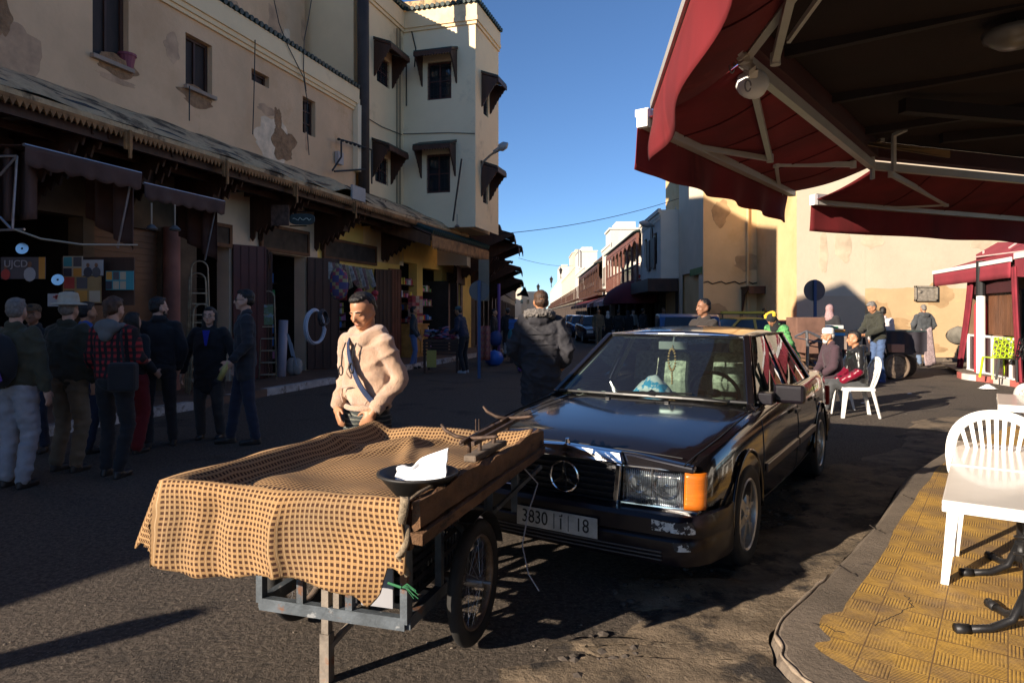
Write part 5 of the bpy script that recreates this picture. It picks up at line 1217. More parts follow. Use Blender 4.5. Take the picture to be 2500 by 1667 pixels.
# far parked cars
blue1 = plain('car_blue', (.03,.09,.20), .25, coat=.6); silver = plain('car_silver', (.30,.33,.38), .25, .4, coat=.6); dkc = plain('car_dark', (.02,.03,.05), .25, coat=.6)
far_cars = [('pale blue car parked farthest up the street on the right', silver, 52, 1402), ('silver blue car parked third from the end, facing the viewer', blue1, 44, 1420), ('dark car with a purple tint parked behind the walking man', dkc, 36, 1452)]
base_far = None
for i, (lab, m_, Y, px) in enumerate(far_cars):
    x = (px-CX)/FPX*Y
    c = make_car(lab, m_, (x, Y, 0), R(-88), False, 'cars parked along the right side of the far street')
car_van = make_car('blue and yellow roofed taxi car parked by the tan building', plain('taxi_yellow', (.42,.30,.05), .4), (6.55,20.2,0), R(200), False)
# blue van cab seen above the saloon roof
vt = thing('blue_van', 'bright blue van parked nose on in front of the shaded shops', 'van', (5.0,19.6,0), R(-100), None); vt.scale = (1,1,.82)
vb_ = plain('van_blue', (.015,.06,.16), .3, coat=.5)
g = MB(); prof = [(2.1,.35),(2.15,.8),(2.0,1.0),(1.5,1.12),(1.05,1.72),(.9,1.80),(-2.0,1.82),(-2.1,1.6),(-2.1,.35)]
g.prism([V((x,-.8,z)) for x, z in prof], V((0,1.6,0))); g.build('body', vb_, vt, bevel=.06)
g = MB(); g.poly([V((1.50,-.70,1.16)), V((1.50,.70,1.16)), V((1.12,.64,1.68)), V((1.12,-.64,1.68))]); o = g.build('windscreen', glass_dk, vt); o.location = (.035,0,.02)
for s_ in (1,-1):
    MB().poly([V((1.2,s_*.81,1.15)), V((.2,s_*.81,1.15)), V((.2,s_*.81,1.65)), V((.95,s_*.81,1.65))]).build('side_window', glass_dk, vt); MB().box((1.45,s_*.93,1.25),(.08,.16,.22)).build('mirror', chrome, vt, bevel=.02)
    MB().box2((2.12,s_*.45,.62),(2.18,s_*.72,.82)).build('headlight', plain('lamp_glass', ()), vt)
    for x in (1.35,-1.35): MB().cyl((x,s_*.62,.32),(x,s_*.83,.32),.32,n=20).build('wheel', rubber, vt)
MB().box2((2.10,-.8,.3),(2.2,.8,.5)).build('bumper', bump_m, vt)
rk = thing('roof_rack', 'yellow taxi roof rack with a lettered board', 'roof rack', (6.5,20.2,1.36), R(20), None)
g = MB()
for y in (-.5,.5): g.beam((-.9,y,.12),(.9,y,.12),.03,.03)
for i in range(6): g.beam((-.9+.36*i,-.5,.12),(-.9+.36*i,.5,.12),.02,.02)
for x in (-.7,.7):
    for y in (-.5,.5): g.beam((x,y,0),(x,y,.12),.02,.02)
g.build('rack', metal_bk, rk); MB().box2((-.75,-.52,.13),(.75,-.47,.2)).build('board', plain('rack_yellow', (.55,.42,.05)), rk)
t = thing('red_car', 'red car with its door open, seen over the saloon roof', 'car', (8.2,21.3,0), R(170), None)
rp = plain('car_red', (.35,.02,.02), .3, coat=.5)
g = MB(); prof = [(1.9,.3),(1.95,.7),(1.0,.95),(.5,1.30),(-.9,1.30),(-1.6,.95),(-1.9,.85),(-1.9,.3)]; g.prism([V((x,-.78,z)) for x, z in prof], V((0,1.56,0))); g.build('body', rp, t, bevel=.08)
for s_ in (1,-1):
    MB().poly([V((.8,s_*.785,.95)), V((.45,s_*.785,1.24)), V((-.85,s_*.785,1.24)), V((-1.3,s_*.785,.95))]).build('side_window', glass_dk, t)
    for x in (1.2,-1.2): MB().cyl((x,s_*.62,.3),(x,s_*.80,.3),.3,n=20).build('wheel', rubber, t)
# ================================================================== hand cart with patterned rug
cFL, cFR, cBL, cBR = V((-1.317,2.62,.85)), V((-.354,2.33,.85)), V((-.805,3.98,.85)), V((.12,3.80,.85))
def cb(u, v, z=.85):
    p = (cFL.lerp(cFR,u)).lerp(cBL.lerp(cBR,u), v); p.z = z; return p
cx_ = (cFR-cFL).normalized(); cy_ = (cBR-cFR).normalized()
ct = thing('hand_cart', 'two wheeled wooden market cart on a grey steel frame with a front prop leg', 'cart', cb(.5,.5,0), 0, None, True)
old_wood = mat('old_cart_wood', (.14,.07,.03), .8, var=.5, scale=9, stretch=(1,.25,1), bump=1, bscale=22, bdist=.03, col2=(.03,.016,.009), s2=7, t2=.55, w2=.08)
steel = mat('painted_steel', (.085,.10,.115), .55, .3, var=.4, scale=9, bump=.3, bscale=60, col2=(.16,.075,.04), s2=6, t2=.60, w2=.05, col3=(.25,.26,.27), s3=14, t3=.62, w3=.05)
def plank(a, b, w, h, n=14, jit_=.006):
    g = MB(); rings = []
    d = (b-a).normalized(); x = d.cross(V((0,0,1))).normalized()
    for i in range(n+1):
        p = a.lerp(b, i/n); e = [noise.noise(V((i*.9+k*7, a.x*3, a.z*9+k)))*jit_*2 for k in range(4)]
        rings.append(g.pts([p+x*(-w/2)+V((0,0,-h/2+e[0])), p+x*(w/2+e[1]*.4)+V((0,0,-h/2+e[1])), p+x*(w/2)+V((0,0,h/2+e[2])), p+x*(-w/2)+V((0,0,h/2+e[3]))]))
    for r0, r1 in zip(rings, rings[1:]):
        for k in range(4): g.f([r0[k],r0[(k+1)%4],r1[(k+1)%4],r1[k]])
    g.f(rings[0]); g.f(rings[-1]); return g
out = cx_*.02
plank(cb(1,-.01,.812)+cx_*.035, cb(1,1.02,.812)+cx_*.035, .028, .09, jit_=.014).build('side_board', old_wood, ct)
plank(cb(1,-.02,.745)+cx_*.045, cb(1,1.0,.745)+cx_*.045, .045, .04, jit_=.004).build('side_rail', old_wood, ct)
plank(cb(1,.03,.845)+cx_*.005, cb(1,.62,.835)+cx_*.005, .035, .03, jit_=.006).build('top_batten', old_wood, ct)
plank(cb(0,0,.77), cb(0,1,.77), .03, .14).build('side_board', old_wood, ct); plank(cb(0,1,.76), cb(1,1,.76), .03, .15).build('end_board', old_wood, ct); plank(cb(0,.0,.76)+cy_*.03, cb(1,.0,.76)+cy_*.03, .03, .15).build('end_board', old_wood, ct)
g = MB(); g.prism([cb(0,.02,.70), cb(1,.02,.70), cb(1,1,.70), cb(0,1,.70)], V((0,0,.02))); g.build('deck', old_wood, ct)
fr0 = V((-1.054,2.875,0)); fr1 = V((-.415,2.68,0)); fx = (fr1-fr0).normalized(); fy = V((-fx.y, fx.x, 0))
def fp(a, b, z): return fr0+(fr1-fr0)*a+fy*b+V((0,0,z))
D_ = .98
g = MB()
for b in (0, D_): g.beam(fp(0,b,.285), fp(1,b,.285), .035, .05); g.beam(fp(0,b,.66), fp(1,b,.66), .035, .035)
for a in (0,1): g.beam(fp(a,0,.285), fp(a,D_,.285), .035, .05); g.beam(fp(a,0,.66), fp(a,D_,.66), .035, .035)
for a, b, w_ in ((0,0,.036),(.29,0,.028),(.63,0,.03),(1,0,.05),(0,D_,.036),(.5,D_,.036),(1,D_,.04),(1,.33,.03),(1,.66,.03),(0,.33,.03),(0,.66,.03)): g.beam(fp(a,b,.29), fp(a,b,.67), w_, .03, fx)
for b in (.3,.6): g.beam(fp(0,b,.29), fp(1,b,.29), .03, .02)
g.beam(fp(1,.35,.64), fp(1,.8,.34), .03, .012); g.beam(fp(1.12,.78,.30), fp(1.12,.78,.67), .035, .03); g.beam(fp(1.12,1.2,.40), fp(1.12,1.2,.68), .04, .035); g.beam(fp(1.0,.9,.42), fp(1.35,1.2,.66), .02, .02)
g.build('steel_frame', steel, ct)
g = MB(); L0 = V((-.755,2.785,0)); g.beam(L0+V((0,0,.001)), L0+V((0,0,.20)), .042, .042, cy_); g.beam(L0+V((0,0,.2)), L0+V((0,0,.67)), .032, .032, cy_); g.beam(L0+fx*.05+V((0,0,.29)), L0+fx*.05+V((0,0,.67)), .026, .026, cy_); g.beam(L0+V((0,0,.14))+fx*.01, fp(.62,.30,.29), .02, .02); g.build('prop_leg', mat('worn_leg_paint', (.19,.16,.13), .6, .2, var=.35, scale=14, bump=.3, col2=(.22,.08,.03), s2=7, t2=.58), ct)
AX = [V((-.17,3.10,.285)), V((-1.02,3.36,.285))]
g = MB(); g.beam(AX[0]-fx*.02, AX[1]+fx*.02, .03, .03); g.beam(AX[0]-fx*.20-cy_*.05+V((0,0,.02)), AX[0]-fx*.035-cy_*.05+V((0,0,.02)), .07, .035); g.build('axle', mat('worn_leg_paint', ()), ct)
for i, q in enumerate(AX):
    axd = fx if i == 0 else -fx; zr = axd; xr = cy_; yr = V((0,0,1)); MT = Matrix((xr,yr,zr)).transposed().to_4x4(); MT.translation = q
    g = MB(); Rw = .283; prof = [(Rw-.045+.032*math.cos(a)*1.15, .03*math.sin(a)) for a in [2*PI*k/12 for k in range(12)]]
    g.lathe(prof, MT, 56, closed=True); tyre = g.build('wheel', rubber, ct, smooth=True)
    g = MB(); g.lathe([(.205,-.018),(.212,0),(.205,.018),(.196,.016),(.196,-.016)], MT, 48, closed=True); g.build('rim', mat('rusty_rim', (.20,.15,.11), .5, .6, var=.5, scale=14), tyre, smooth=True)
    g = MB()
    for k in range(32):
        a = 2*PI*k/32; h = (k % 2)*2-1; b = a+(.35 if (k//2) % 2 else -.35)
        g.tube([MT@V((.022*math.cos(b),.022*math.sin(b),h*.028)), MT@V((.2*math.cos(a),.2*math.sin(a),0))], .0012, 4)
    g.build('spokes', metal_gr, tyre)
    g = MB(); g.cyl(MT@V((0,0,-.045)), MT@V((0,0,.045)), .024, n=14); g.cyl(MT@V((0,0,-.08)), MT@V((0,0,.08)), .009, n=8); g.build('hub', metal_gr, tyre)
g = MB(); MTq = None
g.grid(lambda u, v: AX[0]+fx*(.055*(v-.5)*1.3)+cy_*(.31*math.cos(.3+u*1.6))+V((0,0,.31*math.sin(.3+u*1.6))), 14, 3); g.build('mudguard', mat('black_guard', (.02,.02,.02), .6), ct, thick=.003)
# plastic crates on the lower shelf
def crate(loc, rz, label, colr, sz=(.30,.42,.22)):
    t = thing('plastic_crate', label, 'crate', loc, rz, 'plastic crates under the cart'); sx, sy, h = sz
    g = MB()
    for z in (.0,h*.33,h*.66,h-.02):
        for s_ in (1,-1): g.box((s_*sx/2,0,z+.012),(.012,sy,.022)); g.box((0,s_*sy/2,z+.012),(sx,.012,.022))
    for i in range(11):
        for s_ in (1,-1): g.box((-sx/2+sx*i/10, s_*sy/2, h/2),(.008,.008,h)); g.box((s_*sx/2, -sy/2+sy*i/10, h/2),(.008,.008,h))
    g.box((0,0,.004),(sx,sy,.006)); g.build('basket', colr, t); return t
cr_m = plain('crate_black', (.02,.02,.025), .4); rzc = math.atan2(fx.y, fx.x)
crate(fp(.66,.22,.315), rzc, 'black plastic crate on the front right of the cart shelf', cr_m, (.36,.34,.16)); crate(fp(.70,.62,.315), rzc, 'black plastic crate behind the first one under the cart', cr_m, (.34,.36,.22))
MB().box(fp(.80,.015,.40)+V((0,0,.02)), (.14,.012,.18), rz=rzc).build('paper', plain('grey_card', (.28,.28,.30), .8), None)
o = bpy.data.objects['paper']; tag(o, 'pale grey sheet of card tucked in the crate under the cart', 'card')
# rug -------------------------------------------------------------
def rug_mat():
    m = bpy.data.materials.new('rug_weave'); m.use_nodes = True; t = m.node_tree; N, L = t.nodes.new, t.links.new; b = t.nodes['Principled BSDF']
    uv = N('ShaderNodeUVMap'); uv.uv_map = 'UVMap'; sc_ = N('ShaderNodeVectorMath'); sc_.operation = 'SCALE'; sc_.inputs['Scale'].default_value = 50; L(uv.outputs[0], sc_.inputs[0])
    fr = N('ShaderNodeVectorMath'); fr.operation = 'FRACTION'; L(sc_.outputs[0], fr.inputs[0]); sp = N('ShaderNodeSeparateXYZ'); L(fr.outputs[0], sp.inputs[0])
    def M2(op, a, v):
        n = N('ShaderNodeMath'); n.operation = op
        for i, q in enumerate((a, v)):
            if isinstance(q, (int, float)): n.inputs[i].default_value = q
            else: L(q, n.inputs[i])
        return n.outputs[0]
    ax = M2('ABSOLUTE', M2('SUBTRACT', sp.outputs[0], .5), 0); ay = M2('ABSOLUTE', M2('SUBTRACT', sp.outputs[1], .5), 0)
    def sm(src, a, c):
        r = N('ShaderNodeMapRange'); r.interpolation_type = 'SMOOTHSTEP'; L(src, r.inputs[0]); r.inputs[1].default_value = a; r.inputs[2].default_value = c; r.inputs[3].default_value = 1; r.inputs[4].default_value = 0; return r.outputs[0]
    dot = M2('MULTIPLY', sm(ax, .22, .32), sm(ay, .20, .30)); line = M2('MAXIMUM', M2('SUBTRACT', 1, sm(ax, .44, .50)), 0)
    nz = N('ShaderNodeTexNoise'); nz.inputs['Scale'].default_value = 4; nz.inputs['Detail'].default_value = 6; L(uv.outputs[0], nz.inputs['Vector'])
    base = N('ShaderNodeMix'); base.data_type = 'RGBA'; L(nz.outputs['Fac'], base.inputs['Factor']); base.inputs['A'].default_value = (.27,.145,.052,1); base.inputs['B'].default_value = (.40,.235,.10,1)
    n3 = N('ShaderNodeTexNoise'); n3.inputs['Scale'].default_value = 2.2; n3.inputs['Detail'].default_value = 8; L(uv.outputs[0], n3.inputs['Vector']); r3 = N('ShaderNodeValToRGB'); L(n3.outputs['Fac'], r3.inputs[0]); r3.color_ramp.elements[0].position = .5; r3.color_ramp.elements[1].position = .72
    b3 = N('ShaderNodeMix'); b3.data_type = 'RGBA'; L(r3.outputs[0], b3.inputs['Factor']); L(base.outputs['Result'], b3.inputs['A']); b3.inputs['B'].default_value = (.20,.125,.06,1); base = b3
    l2 = N('ShaderNodeMix'); l2.data_type = 'RGBA'; L(M2('MULTIPLY', line, .5), l2.inputs['Factor']); L(base.outputs['Result'], l2.inputs['A']); l2.inputs['B'].default_value = (.60,.43,.26,1)
    d2 = N('ShaderNodeMix'); d2.data_type = 'RGBA'; L(M2('MULTIPLY', dot, 1.0), d2.inputs['Factor']); L(l2.outputs['Result'], d2.inputs['A']); d2.inputs['B'].default_value = (.045,.013,.003,1)
    L(d2.outputs['Result'], b.inputs['Base Color']); b.inputs['Roughness'].default_value = .95; b.inputs['Sheen Weight'].default_value = .0
    bp = N('ShaderNodeBump'); bp.inputs['Strength'].default_value = .7; bp.inputs['Distance'].default_value = .004; bp.invert = True; L(dot, bp.inputs['Height'])
    n2 = N('ShaderNodeTexNoise'); n2.inputs['Scale'].default_value = 400; L(uv.outputs[0], n2.inputs['Vector']); b2 = N('ShaderNodeBump'); b2.inputs['Strength'].default_value = .5; b2.inputs['Distance'].default_value = .003; L(n2.outputs['Fac'], b2.inputs['Height']); L(bp.outputs[0], b2.inputs['Normal']); L(b2.outputs[0], b.inputs['Normal']); return m
def sstep(a, b, x): t = max(0,min(1,(x-a)/(b-a))); return t*t*(3-2*t)
def rug_pt(s, q):
    """s: metres across from the left rim (negative: hanging left), q: metres back from the front rim (negative: hanging front)"""
    Wd, Ld = 1.0, 1.5
    u = s/Wd; v = q/Ld; su = max(0,min(1,u)); svv = max(0,min(1,v))
    z = .865
    dl = sstep(.0,.13,su); dr = 1-sstep(.90,1.0,su)*.45; df = sstep(0,.10,svv); db = 1-sstep(.93,1.0,svv)*.7
    z -= .088*dl*df*min(dr,1)*min(1,db) - .0
    wr = noise.noise(V((s*5,q*4,1)))*.012+noise.noise(V((s*2.2+q*3,q*1.5-s*2,4)))*.022*dl*df
    fold = .022*math.exp(-((s-.28-(q-1.05)*.5)/.05)**2)*sstep(.75,.95,q)+.02*math.exp(-((s-.42+(q-1.15)*.4)/.04)**2)*sstep(.8,.95,q)*(1-sstep(1.3,1.45,q))+.016*math.exp(-((s-.16-(q-1.2)*.8)/.05)**2)*sstep(.9,1.1,q)
    z += wr*dl+fold*(1-sstep(1.35,1.5,q)) + .008*math.exp(-((s-.0)/.07)**2-((q-1.45)/.1)**2)
    p = cb(su, svv, z)
    if q < 0:
        h = -q; k = s*13+2.2*math.sin(s*3.1)+1.5*noise.noise(V((s*3,h*2,1))); amp = min(1,h/.12)
        o_ = .022+.018*min(1,h/.05)+amp*(.015*math.sin(k)+.010*math.sin(k*2.3+1)+.008*math.exp(-((s-.52)/.02)**2)*3+.035*noise.noise(V((s*4,h*5,8))))*(.6+h*1.6)
        p = cb(su, 0, .865)-cy_*o_; lf = min(1,h/.03); p.z = .865+.006*math.sin(k*.6)-.0-(h-.012*lf); p -= V((0,0,.02*sstep(.2,.9,u)))*0
        p += cx_*(.012*math.sin(h*14+s*5))
    if s < 0:
        h = -s; o_ = .02+h*(.42 if q < .25 else .42-.3*sstep(.25,.6,q))+.015*math.sin(q*13); base = cb(0, max(0,svv), .865)
        p = base-cx_*o_; p.z = .865-h*.86
        if q < 0: hh = -q; p = cb(0,0,.865)-cx_*(.02+h*.42)-cy_*(.02+.04*min(1,hh/.1))+cx_*min(h,hh)*.4; p.z = .865-max(h,hh)*.93-min(h,hh)*.05
    return p
rug = thing('patterned_rug', 'tan rug with rows of brown squares draped over the cart', 'rug', cb(.5,.5,.7), 0, None, True)
rm = rug_mat()
g = MB(); q0, q1, s0_, s1_ = -.35, 1.5, -.30, 1.0; nq, ns_ = 150, 110; g.uv = g.bm.loops.layers.uv.new('UVMap')
vs = {}
def edge_q(s): return -.33-.018*math.sin(s*9)-.02*noise.noise(V((s*3,0,0)))-(.045*math.exp(-((s-.86)/.03)**2))+(.10*sstep(.90,.93,s))-.02*math.exp(-((s-.99)/.02)**2)
for i in range(ns_+1):
    s = s0_+(s1_-s0_)*i/ns_
    for j in range(nq+1):
        q = q0+(q1-q0)*j/nq
        if q < 0: q = q*(edge_q(max(0,s))/q0)
        if q >= 0 or s >= 0 or True: vs[i,j] = (g.bm.verts.new(rug_pt(s,q)), (s,q))
for i in range(ns_):
    for j in range(nq):
        c = [vs[i,j], vs[i+1,j], vs[i+1,j+1], vs[i,j+1]]
        sm_, qm = c[0][1]
        if sm_ < -.02 and qm < -.28+.3*noise.noise(V((sm_*9,3,0)))-abs(sm_)*.1: continue
        if sm_ < -.30+.04*noise.noise(V((qm*9,0,0)))+.04: continue
        fc = g.f([a[0] for a in c])
        if fc:
            for lp, a in zip(fc.loops, c): lp[g.uv].uv = (a[1][0]+.007*noise.noise(V((a[1][0]*5,a[1][1]*5,0)))+.0025*noise.noise(V((a[1][0]*16,a[1][1]*16,3))), a[1][1]+.007*noise.noise(V((a[1][0]*5,a[1][1]*5,7)))+.0025*noise.noise(V((a[1][0]*16,a[1][1]*16,9))))
g.build('cloth', rm, rug, smooth=True, thick=.009)
# pale backing strip rolled at the right front corner and green cord
MB().grid(lambda u, v: cb(1,0,.885-.26*v+.012*math.sin(v*17))-cy_*(.035+.018*math.sin(v*11))+cx_*(-.012+.034*u*(1-.5*v)+.010*math.sin(v*14))-cy_*.012*math.sin(u*3), 6, 22).build('rolled_hem', mat('pale_backing', (.26,.20,.13), .97, var=.5, scale=40, bump=1, bscale=90), rug, smooth=True, thick=.006)
MB().tube([cb(1,.0,.86), cb(1,.04,.872)+cx_*.008, cb(.995,.2,.868)+cx_*.01, cb(.99,.32,.865)], [.006,.008,.006,.003], 6).build('rolled_hem', MC['pale_backing'], rug)
g = MB(); q = cb(1,0,.585)-cy_*.05
for i in range(7): a = R(-40+random.uniform(0,80)); g.tube([q, q+cx_*.03*math.cos(a)*.7+V((0,0,.012+.02*math.sin(a))), q+cx_*(.045+.008*(i%3))+V((0,0,.035*math.sin(a)-.01))], .0012, 4)
g.tube([q-cx_*.05+V((0,0,.01)), q], .005, 5)
tag(g.build('green_string', plain('green_string', (.02,.13,.05), .8)), 'frayed knot of green string tied to the corner of the rug', 'string')
# white cable hanging behind the cart
cable([cb(1.03,.82,.70), P(1313,1180,3.55), P(1290,1250,3.45), P(1275,1330,3.35), P(1290,1400,3.25), P(1316,1442,3.2)], .0035, plain('pale_wire', (.35,.33,.32)), lab='thin pale wire dangling from the back of the cart')
# balance scale and bowl
sc_t = thing('balance_scale', 'rusty iron beam balance with two curved pan arms on the cart edge', 'scale', cb(.98,.6,.87), 0, None, True)
iron = mat('rusty_iron', (.085,.055,.04), .6, .5, var=.5, scale=20, bump=.4, bscale=80)
def SP(px, py, Y=3.25): return P(px, py, Y)
q = cb(.93,.52,.87); g = MB()
base = [cb(.94,.42,.855), cb(1.0,.42,.855), cb(1.01,.68,.855), cb(.93,.68,.855)]; g.prism(base, V((0,0,.03))); g.build('plinth', mat('grimy_wood', (.13,.10,.075), .8, var=.4, scale=15), sc_t, bevel=.008)
Yb = cb(.96,.55).y
g = MB(); pA = cb(.97,.50,.885); pB = cb(.97,.62,.885)
g.tube([pA, pA+V((0,0,.07))], .010, 8); g.tube([pB, pB+cx_*.01+V((0,0,.05)), pB-cx_*.005+V((0,0,.09))], .010, 8)
bm0 = cb(.97,.36,.955); bm1 = cb(.97,.78,.965); g.beam(bm0, bm1, .018, .022); g.beam(bm0+cx_*.05, bm1+cx_*.05, .014, .018)
g.build('beam', iron, sc_t)
for (v_, zt) in ((.40,.965),(.74,.975)):
    g = MB(); c = cb(.98,v_,zt); 
    for sgn in (1,-1): g.tube([c+cx_*.0, c-cx_*.06*sgn+V((0,0,.006)), c-cx_*.11*sgn+V((0,0,.03 if sgn > 0 else .012)), c-cx_*.13*sgn+V((0,0,.055 if sgn > 0 else .015))], [.009,.010,.009,.006], 6)
    g.tube([c-cy_*.10, c+cy_*.10+V((0,0,.004))], .008, 6); g.tube([c, c-V((0,0,.06))], .010, 6); g.build('pan_arm', iron, sc_t, smooth=True)
g = MB(); c = cb(.90,.60,.90)
for d_ in (-.008,.008): g.tube([c+cx_*d_, c+cx_*d_+V((0,0,.10))], .003, 5)
g.tube([c+cx_*(.008*math.cos(a))+V((0,0,.0+.02*math.sin(a))) for a in [PI*i/6 for i in range(13)]], .003, 5); g.build('pointer', iron, sc_t)
bc = cb(.91,.17,.80)
bw = thing('rubber_bowl', 'black rubber bowl resting on the right edge of the cart', 'bowl', bc, 0, None)
g = MB(); g.lathe([(0,.002),(.075,.002),(.145,.085),(.155,.09),(.155,.097),(.143,.098),(.07,.012),(0,.012)], None, 40); g.build('bowl', mat('bowl_rubber', (.02,.019,.018), .5, var=.3, scale=14, bump=.2), bw, smooth=True)
pb = bc+V((.01,.02,.02))
def bagf(u, v):
    x = -.095+.22*u; h = .165*(.55+.50*u-.14*math.exp(-((u-.28)/.12)**2)*v) ; y = .03*math.sin(v*PI)*math.sin(u*PI)+.012*noise.noise(V((u*7,v*7,0)))-.035*(1-v)
    return pb+cx_*x*.95+V((0,0,.0+h*v))+cy_*(y-.02)-cy_*.0
g = MB(); g.grid(bagf, 24, 16); g.grid(lambda u, v: bagf(u,v)+cy_*(.05*math.sin(v*PI)*math.sin(u*PI)+.006), 24, 16)
tag(g.build('plastic_bag', mat('white_bag', (.85,.86,.88), .4, var=.03, bump=.3, bscale=25, bdist=.01), smooth=True, thick=.002), 'white plastic bag standing folded in the black bowl', 'bag')
# ================================================================== plastic chairs and tables on the terrace
def plastic_chair(label, loc, rz, m=white_pl, group='white plastic chairs', solid=False):
    t = thing('plastic_chair', label, 'chair', loc, rz, group)
    g = MB(); hw = .215
    def seat(u, v):
        x = (2*u-1)*(hw+.005*math.sin(v*PI)); y = -.22+.44*v; z = .435-.012*math.sin(PI*u)*math.sin(PI*v)-.03*max(0,.15-v)/.15*.6; return V((x*(1-.08*v), y, z))
    g.grid(seat, 12, 12); g.build('seat', m, t, smooth=True, thick=.014)
    g = MB()
    for s_ in (1,-1): g.beam((s_*hw*.98,-.21,.415),(s_*hw*.9,.21,.415),.012,.05)
    g.beam((-hw,-.215,.415),(hw,-.215,.415),.012,.05); g.beam((-hw*.9,.215,.415),(hw*.9,.215,.415),.012,.05); g.build('apron', m, t)
    for s_ in (1,-1):
        for f, (x0,y0,x1,y1) in enumerate(((s_*hw,-.20,s_*(hw+.03),-.25),(s_*hw*.9,.20,s_*(hw+.0),.29))):
            g = MB(); a = V((x0,y0,.43)); b = V((x1,y1,.001)); 
            r0 = [V((x0-s_*.055,y0-.008,.43)), V((x0,y0-.008,.43)), V((x0,y0+(.055 if f == 0 else -.055),.43)), V((x0-s_*.012,y0+(.05 if f == 0 else -.05),.43)), V((x0-s_*.012,y0+.004,.43)), V((x0-s_*.055,y0+.004,.43))]
            r1 = [V((x1-s_*.035,y1-.006,0)), V((x1,y1-.006,0)), V((x1,y1+(.035 if f == 0 else -.035),0)), V((x1-s_*.012,y1+(.03 if f == 0 else -.03),0)), V((x1-s_*.012,y1+.006,0)), V((x1-s_*.035,y1+.006,0))]
            A_, B_ = g.pts(r0), g.pts(r1)
            for i in range(6): g.f([A_[i],A_[(i+1)%6],B_[(i+1)%6],B_[i]])
            g.f(A_); g.f(B_); g.build('leg', m, t)
    # backrest
    def by(z): return .195+.28*(z-.43)
    g = MB(); arch = []
    for i in range(25):
        a = PI*i/24; x = -.245*math.cos(a)*(1 if True else 1); zz = .60+.27*math.sin(a)**.75; arch.append((x,zz))
    arch = [(-.205,.43),(-.235,.52)]+arch+[(.235,.52),(.205,.43)]
    pin = []
    for x, z in arch:
        d = V((x,0,z-.62)); L_ = d.length; k = max(.0,(L_-.052)/L_) if L_ else 0; pin.append((x*(k if abs(x) > .03 else k), .62+(z-.62)*k if z > .6 else z))
    n_ = len(arch)
    A_ = g.pts([V((x,by(z),z)) for x, z in arch]); B_ = g.pts([V((x*.80 if z < .6 else x, by(z)+.004, z)) for x, z in pin])
    for i in range(n_-1): g.f([A_[i],A_[i+1],B_[i+1],B_[i]])
    g.build('back_frame', m, t, smooth=True, thick=.018)
    g = MB()
    for i in range(9):
        u = -1+2*i/8; xt = u*.165; xb = u*.095; zt = .64+.21*math.sqrt(max(0,1-(u*.84)**2)); g.prism([V((xb-.007,by(.5),.50)), V((xb+.007,by(.5),.50)), V((xt+.011,by(zt),zt)), V((xt-.011,by(zt),zt))], V((0,.012,0)))
    g.prism([V((-.19,by(.43),.43)), V((.19,by(.43),.43)), V((.17,by(.51),.515)), V((-.17,by(.51),.515))], V((0,.014,0)))
    g.build('back_slats', m, t)
    return t
tdir = V((.57,.82,0)).normalized(); tn = V((tdir.y,-tdir.x,0))
crz = math.atan2(tdir.y, tdir.x)-PI/2
cbase = V((2.45,3.85,top_z))+tn*.16
ch1 = plastic_chair('white slatted plastic chair tucked under the near terrace tables', V((2.60,3.66,top_z)), crz)
def white_table(label, corner, w_, l_, z=.735, gr='white cafe tables'):
    rz = math.atan2(tdir.y, tdir.x)-PI/2
    t = thing('cafe_table', label, 'table', corner+tdir*l_/2+tn*w_/2+V((0,0,top_z-corner.z)), rz, gr)
    tm = mat('white_table_laminate', (.70,.66,.62), .22, 0, var=.08, scale=2, bump=.03, coat=.3, col2=(.45,.36,.26), s2=3.2, t2=.70, w2=.1)
    MB().box((0,0,z-.012),(w_,l_,.024)).build('table_top', tm, t, bevel=.006)
    g = MB()
    for s_ in (1,-1): g.box((s_*(w_/2-.012),0,z-.035),(.022,l_,.028)); g.box((0,s_*(l_/2-.012),z-.035),(w_,.022,.028))
    g.build('rim', white_pl, t, bevel=.004)
    g = MB(); g.cyl((0,0,.12),(0,0,z-.04),.026,.022,14); g.cyl((0,0,z-.10),(0,0,z-.03),.03,.10,16); g.cyl((0,0,.10),(0,0,.2),.05,.03,16); g.build('pedestal', metal_bk, t, smooth=True)
    g = MB(); g.tube([V((.052*math.cos(a),.052*math.sin(a),.32+.012*a)) for a in [i*.35 for i in range(60)]], .007, 6); g.build('spiral', metal_bk, t, smooth=True)
    for k in range(4):
        a = PI/2*k+.5; c_, s_ = math.cos(a), math.sin(a); g = MB()
        g.tube([V((.02*c_,.02*s_,.18)), V((.07*c_,.07*s_,.07)), V((.16*c_,.16*s_,.03)), V((.27*c_,.27*s_,.02))], .018, 8); g.cyl((.25*c_,.25*s_,.022),(.31*c_,.31*s_,.022),.023,n=10); g.build('foot', metal_bk, t, smooth=True)
    return t
c0 = V((1.77,2.83,.735)); w1 = white_table('glossy white cafe table nearest the viewer, at the right edge', V((1.80,2.86,0)), .62, .80, .72-top_z+.0)
w2 = white_table('second white cafe table pushed against the nearest one', V((1.80,2.86,0))+tdir*.815, .62, .78, .725-top_z)
q = P(2420,962,4.9); 
w3 = white_table('white cafe table farther along the terrace, cut by the right edge', V((3.45,4.85,0)), .7, .8, .90-top_z*0-.12)
ch3 = plastic_chair('white plastic chair half hidden at the right edge behind the tables', V((4.45,5.45,top_z)), crz+2.2)
chB = plastic_chair('white plastic chair the boy sits on in the street', V((5.0,9.97,0)), R(-98))
chO = plastic_chair('white plastic chair under the old bearded man', V((5.04,10.80,0)), R(-93))
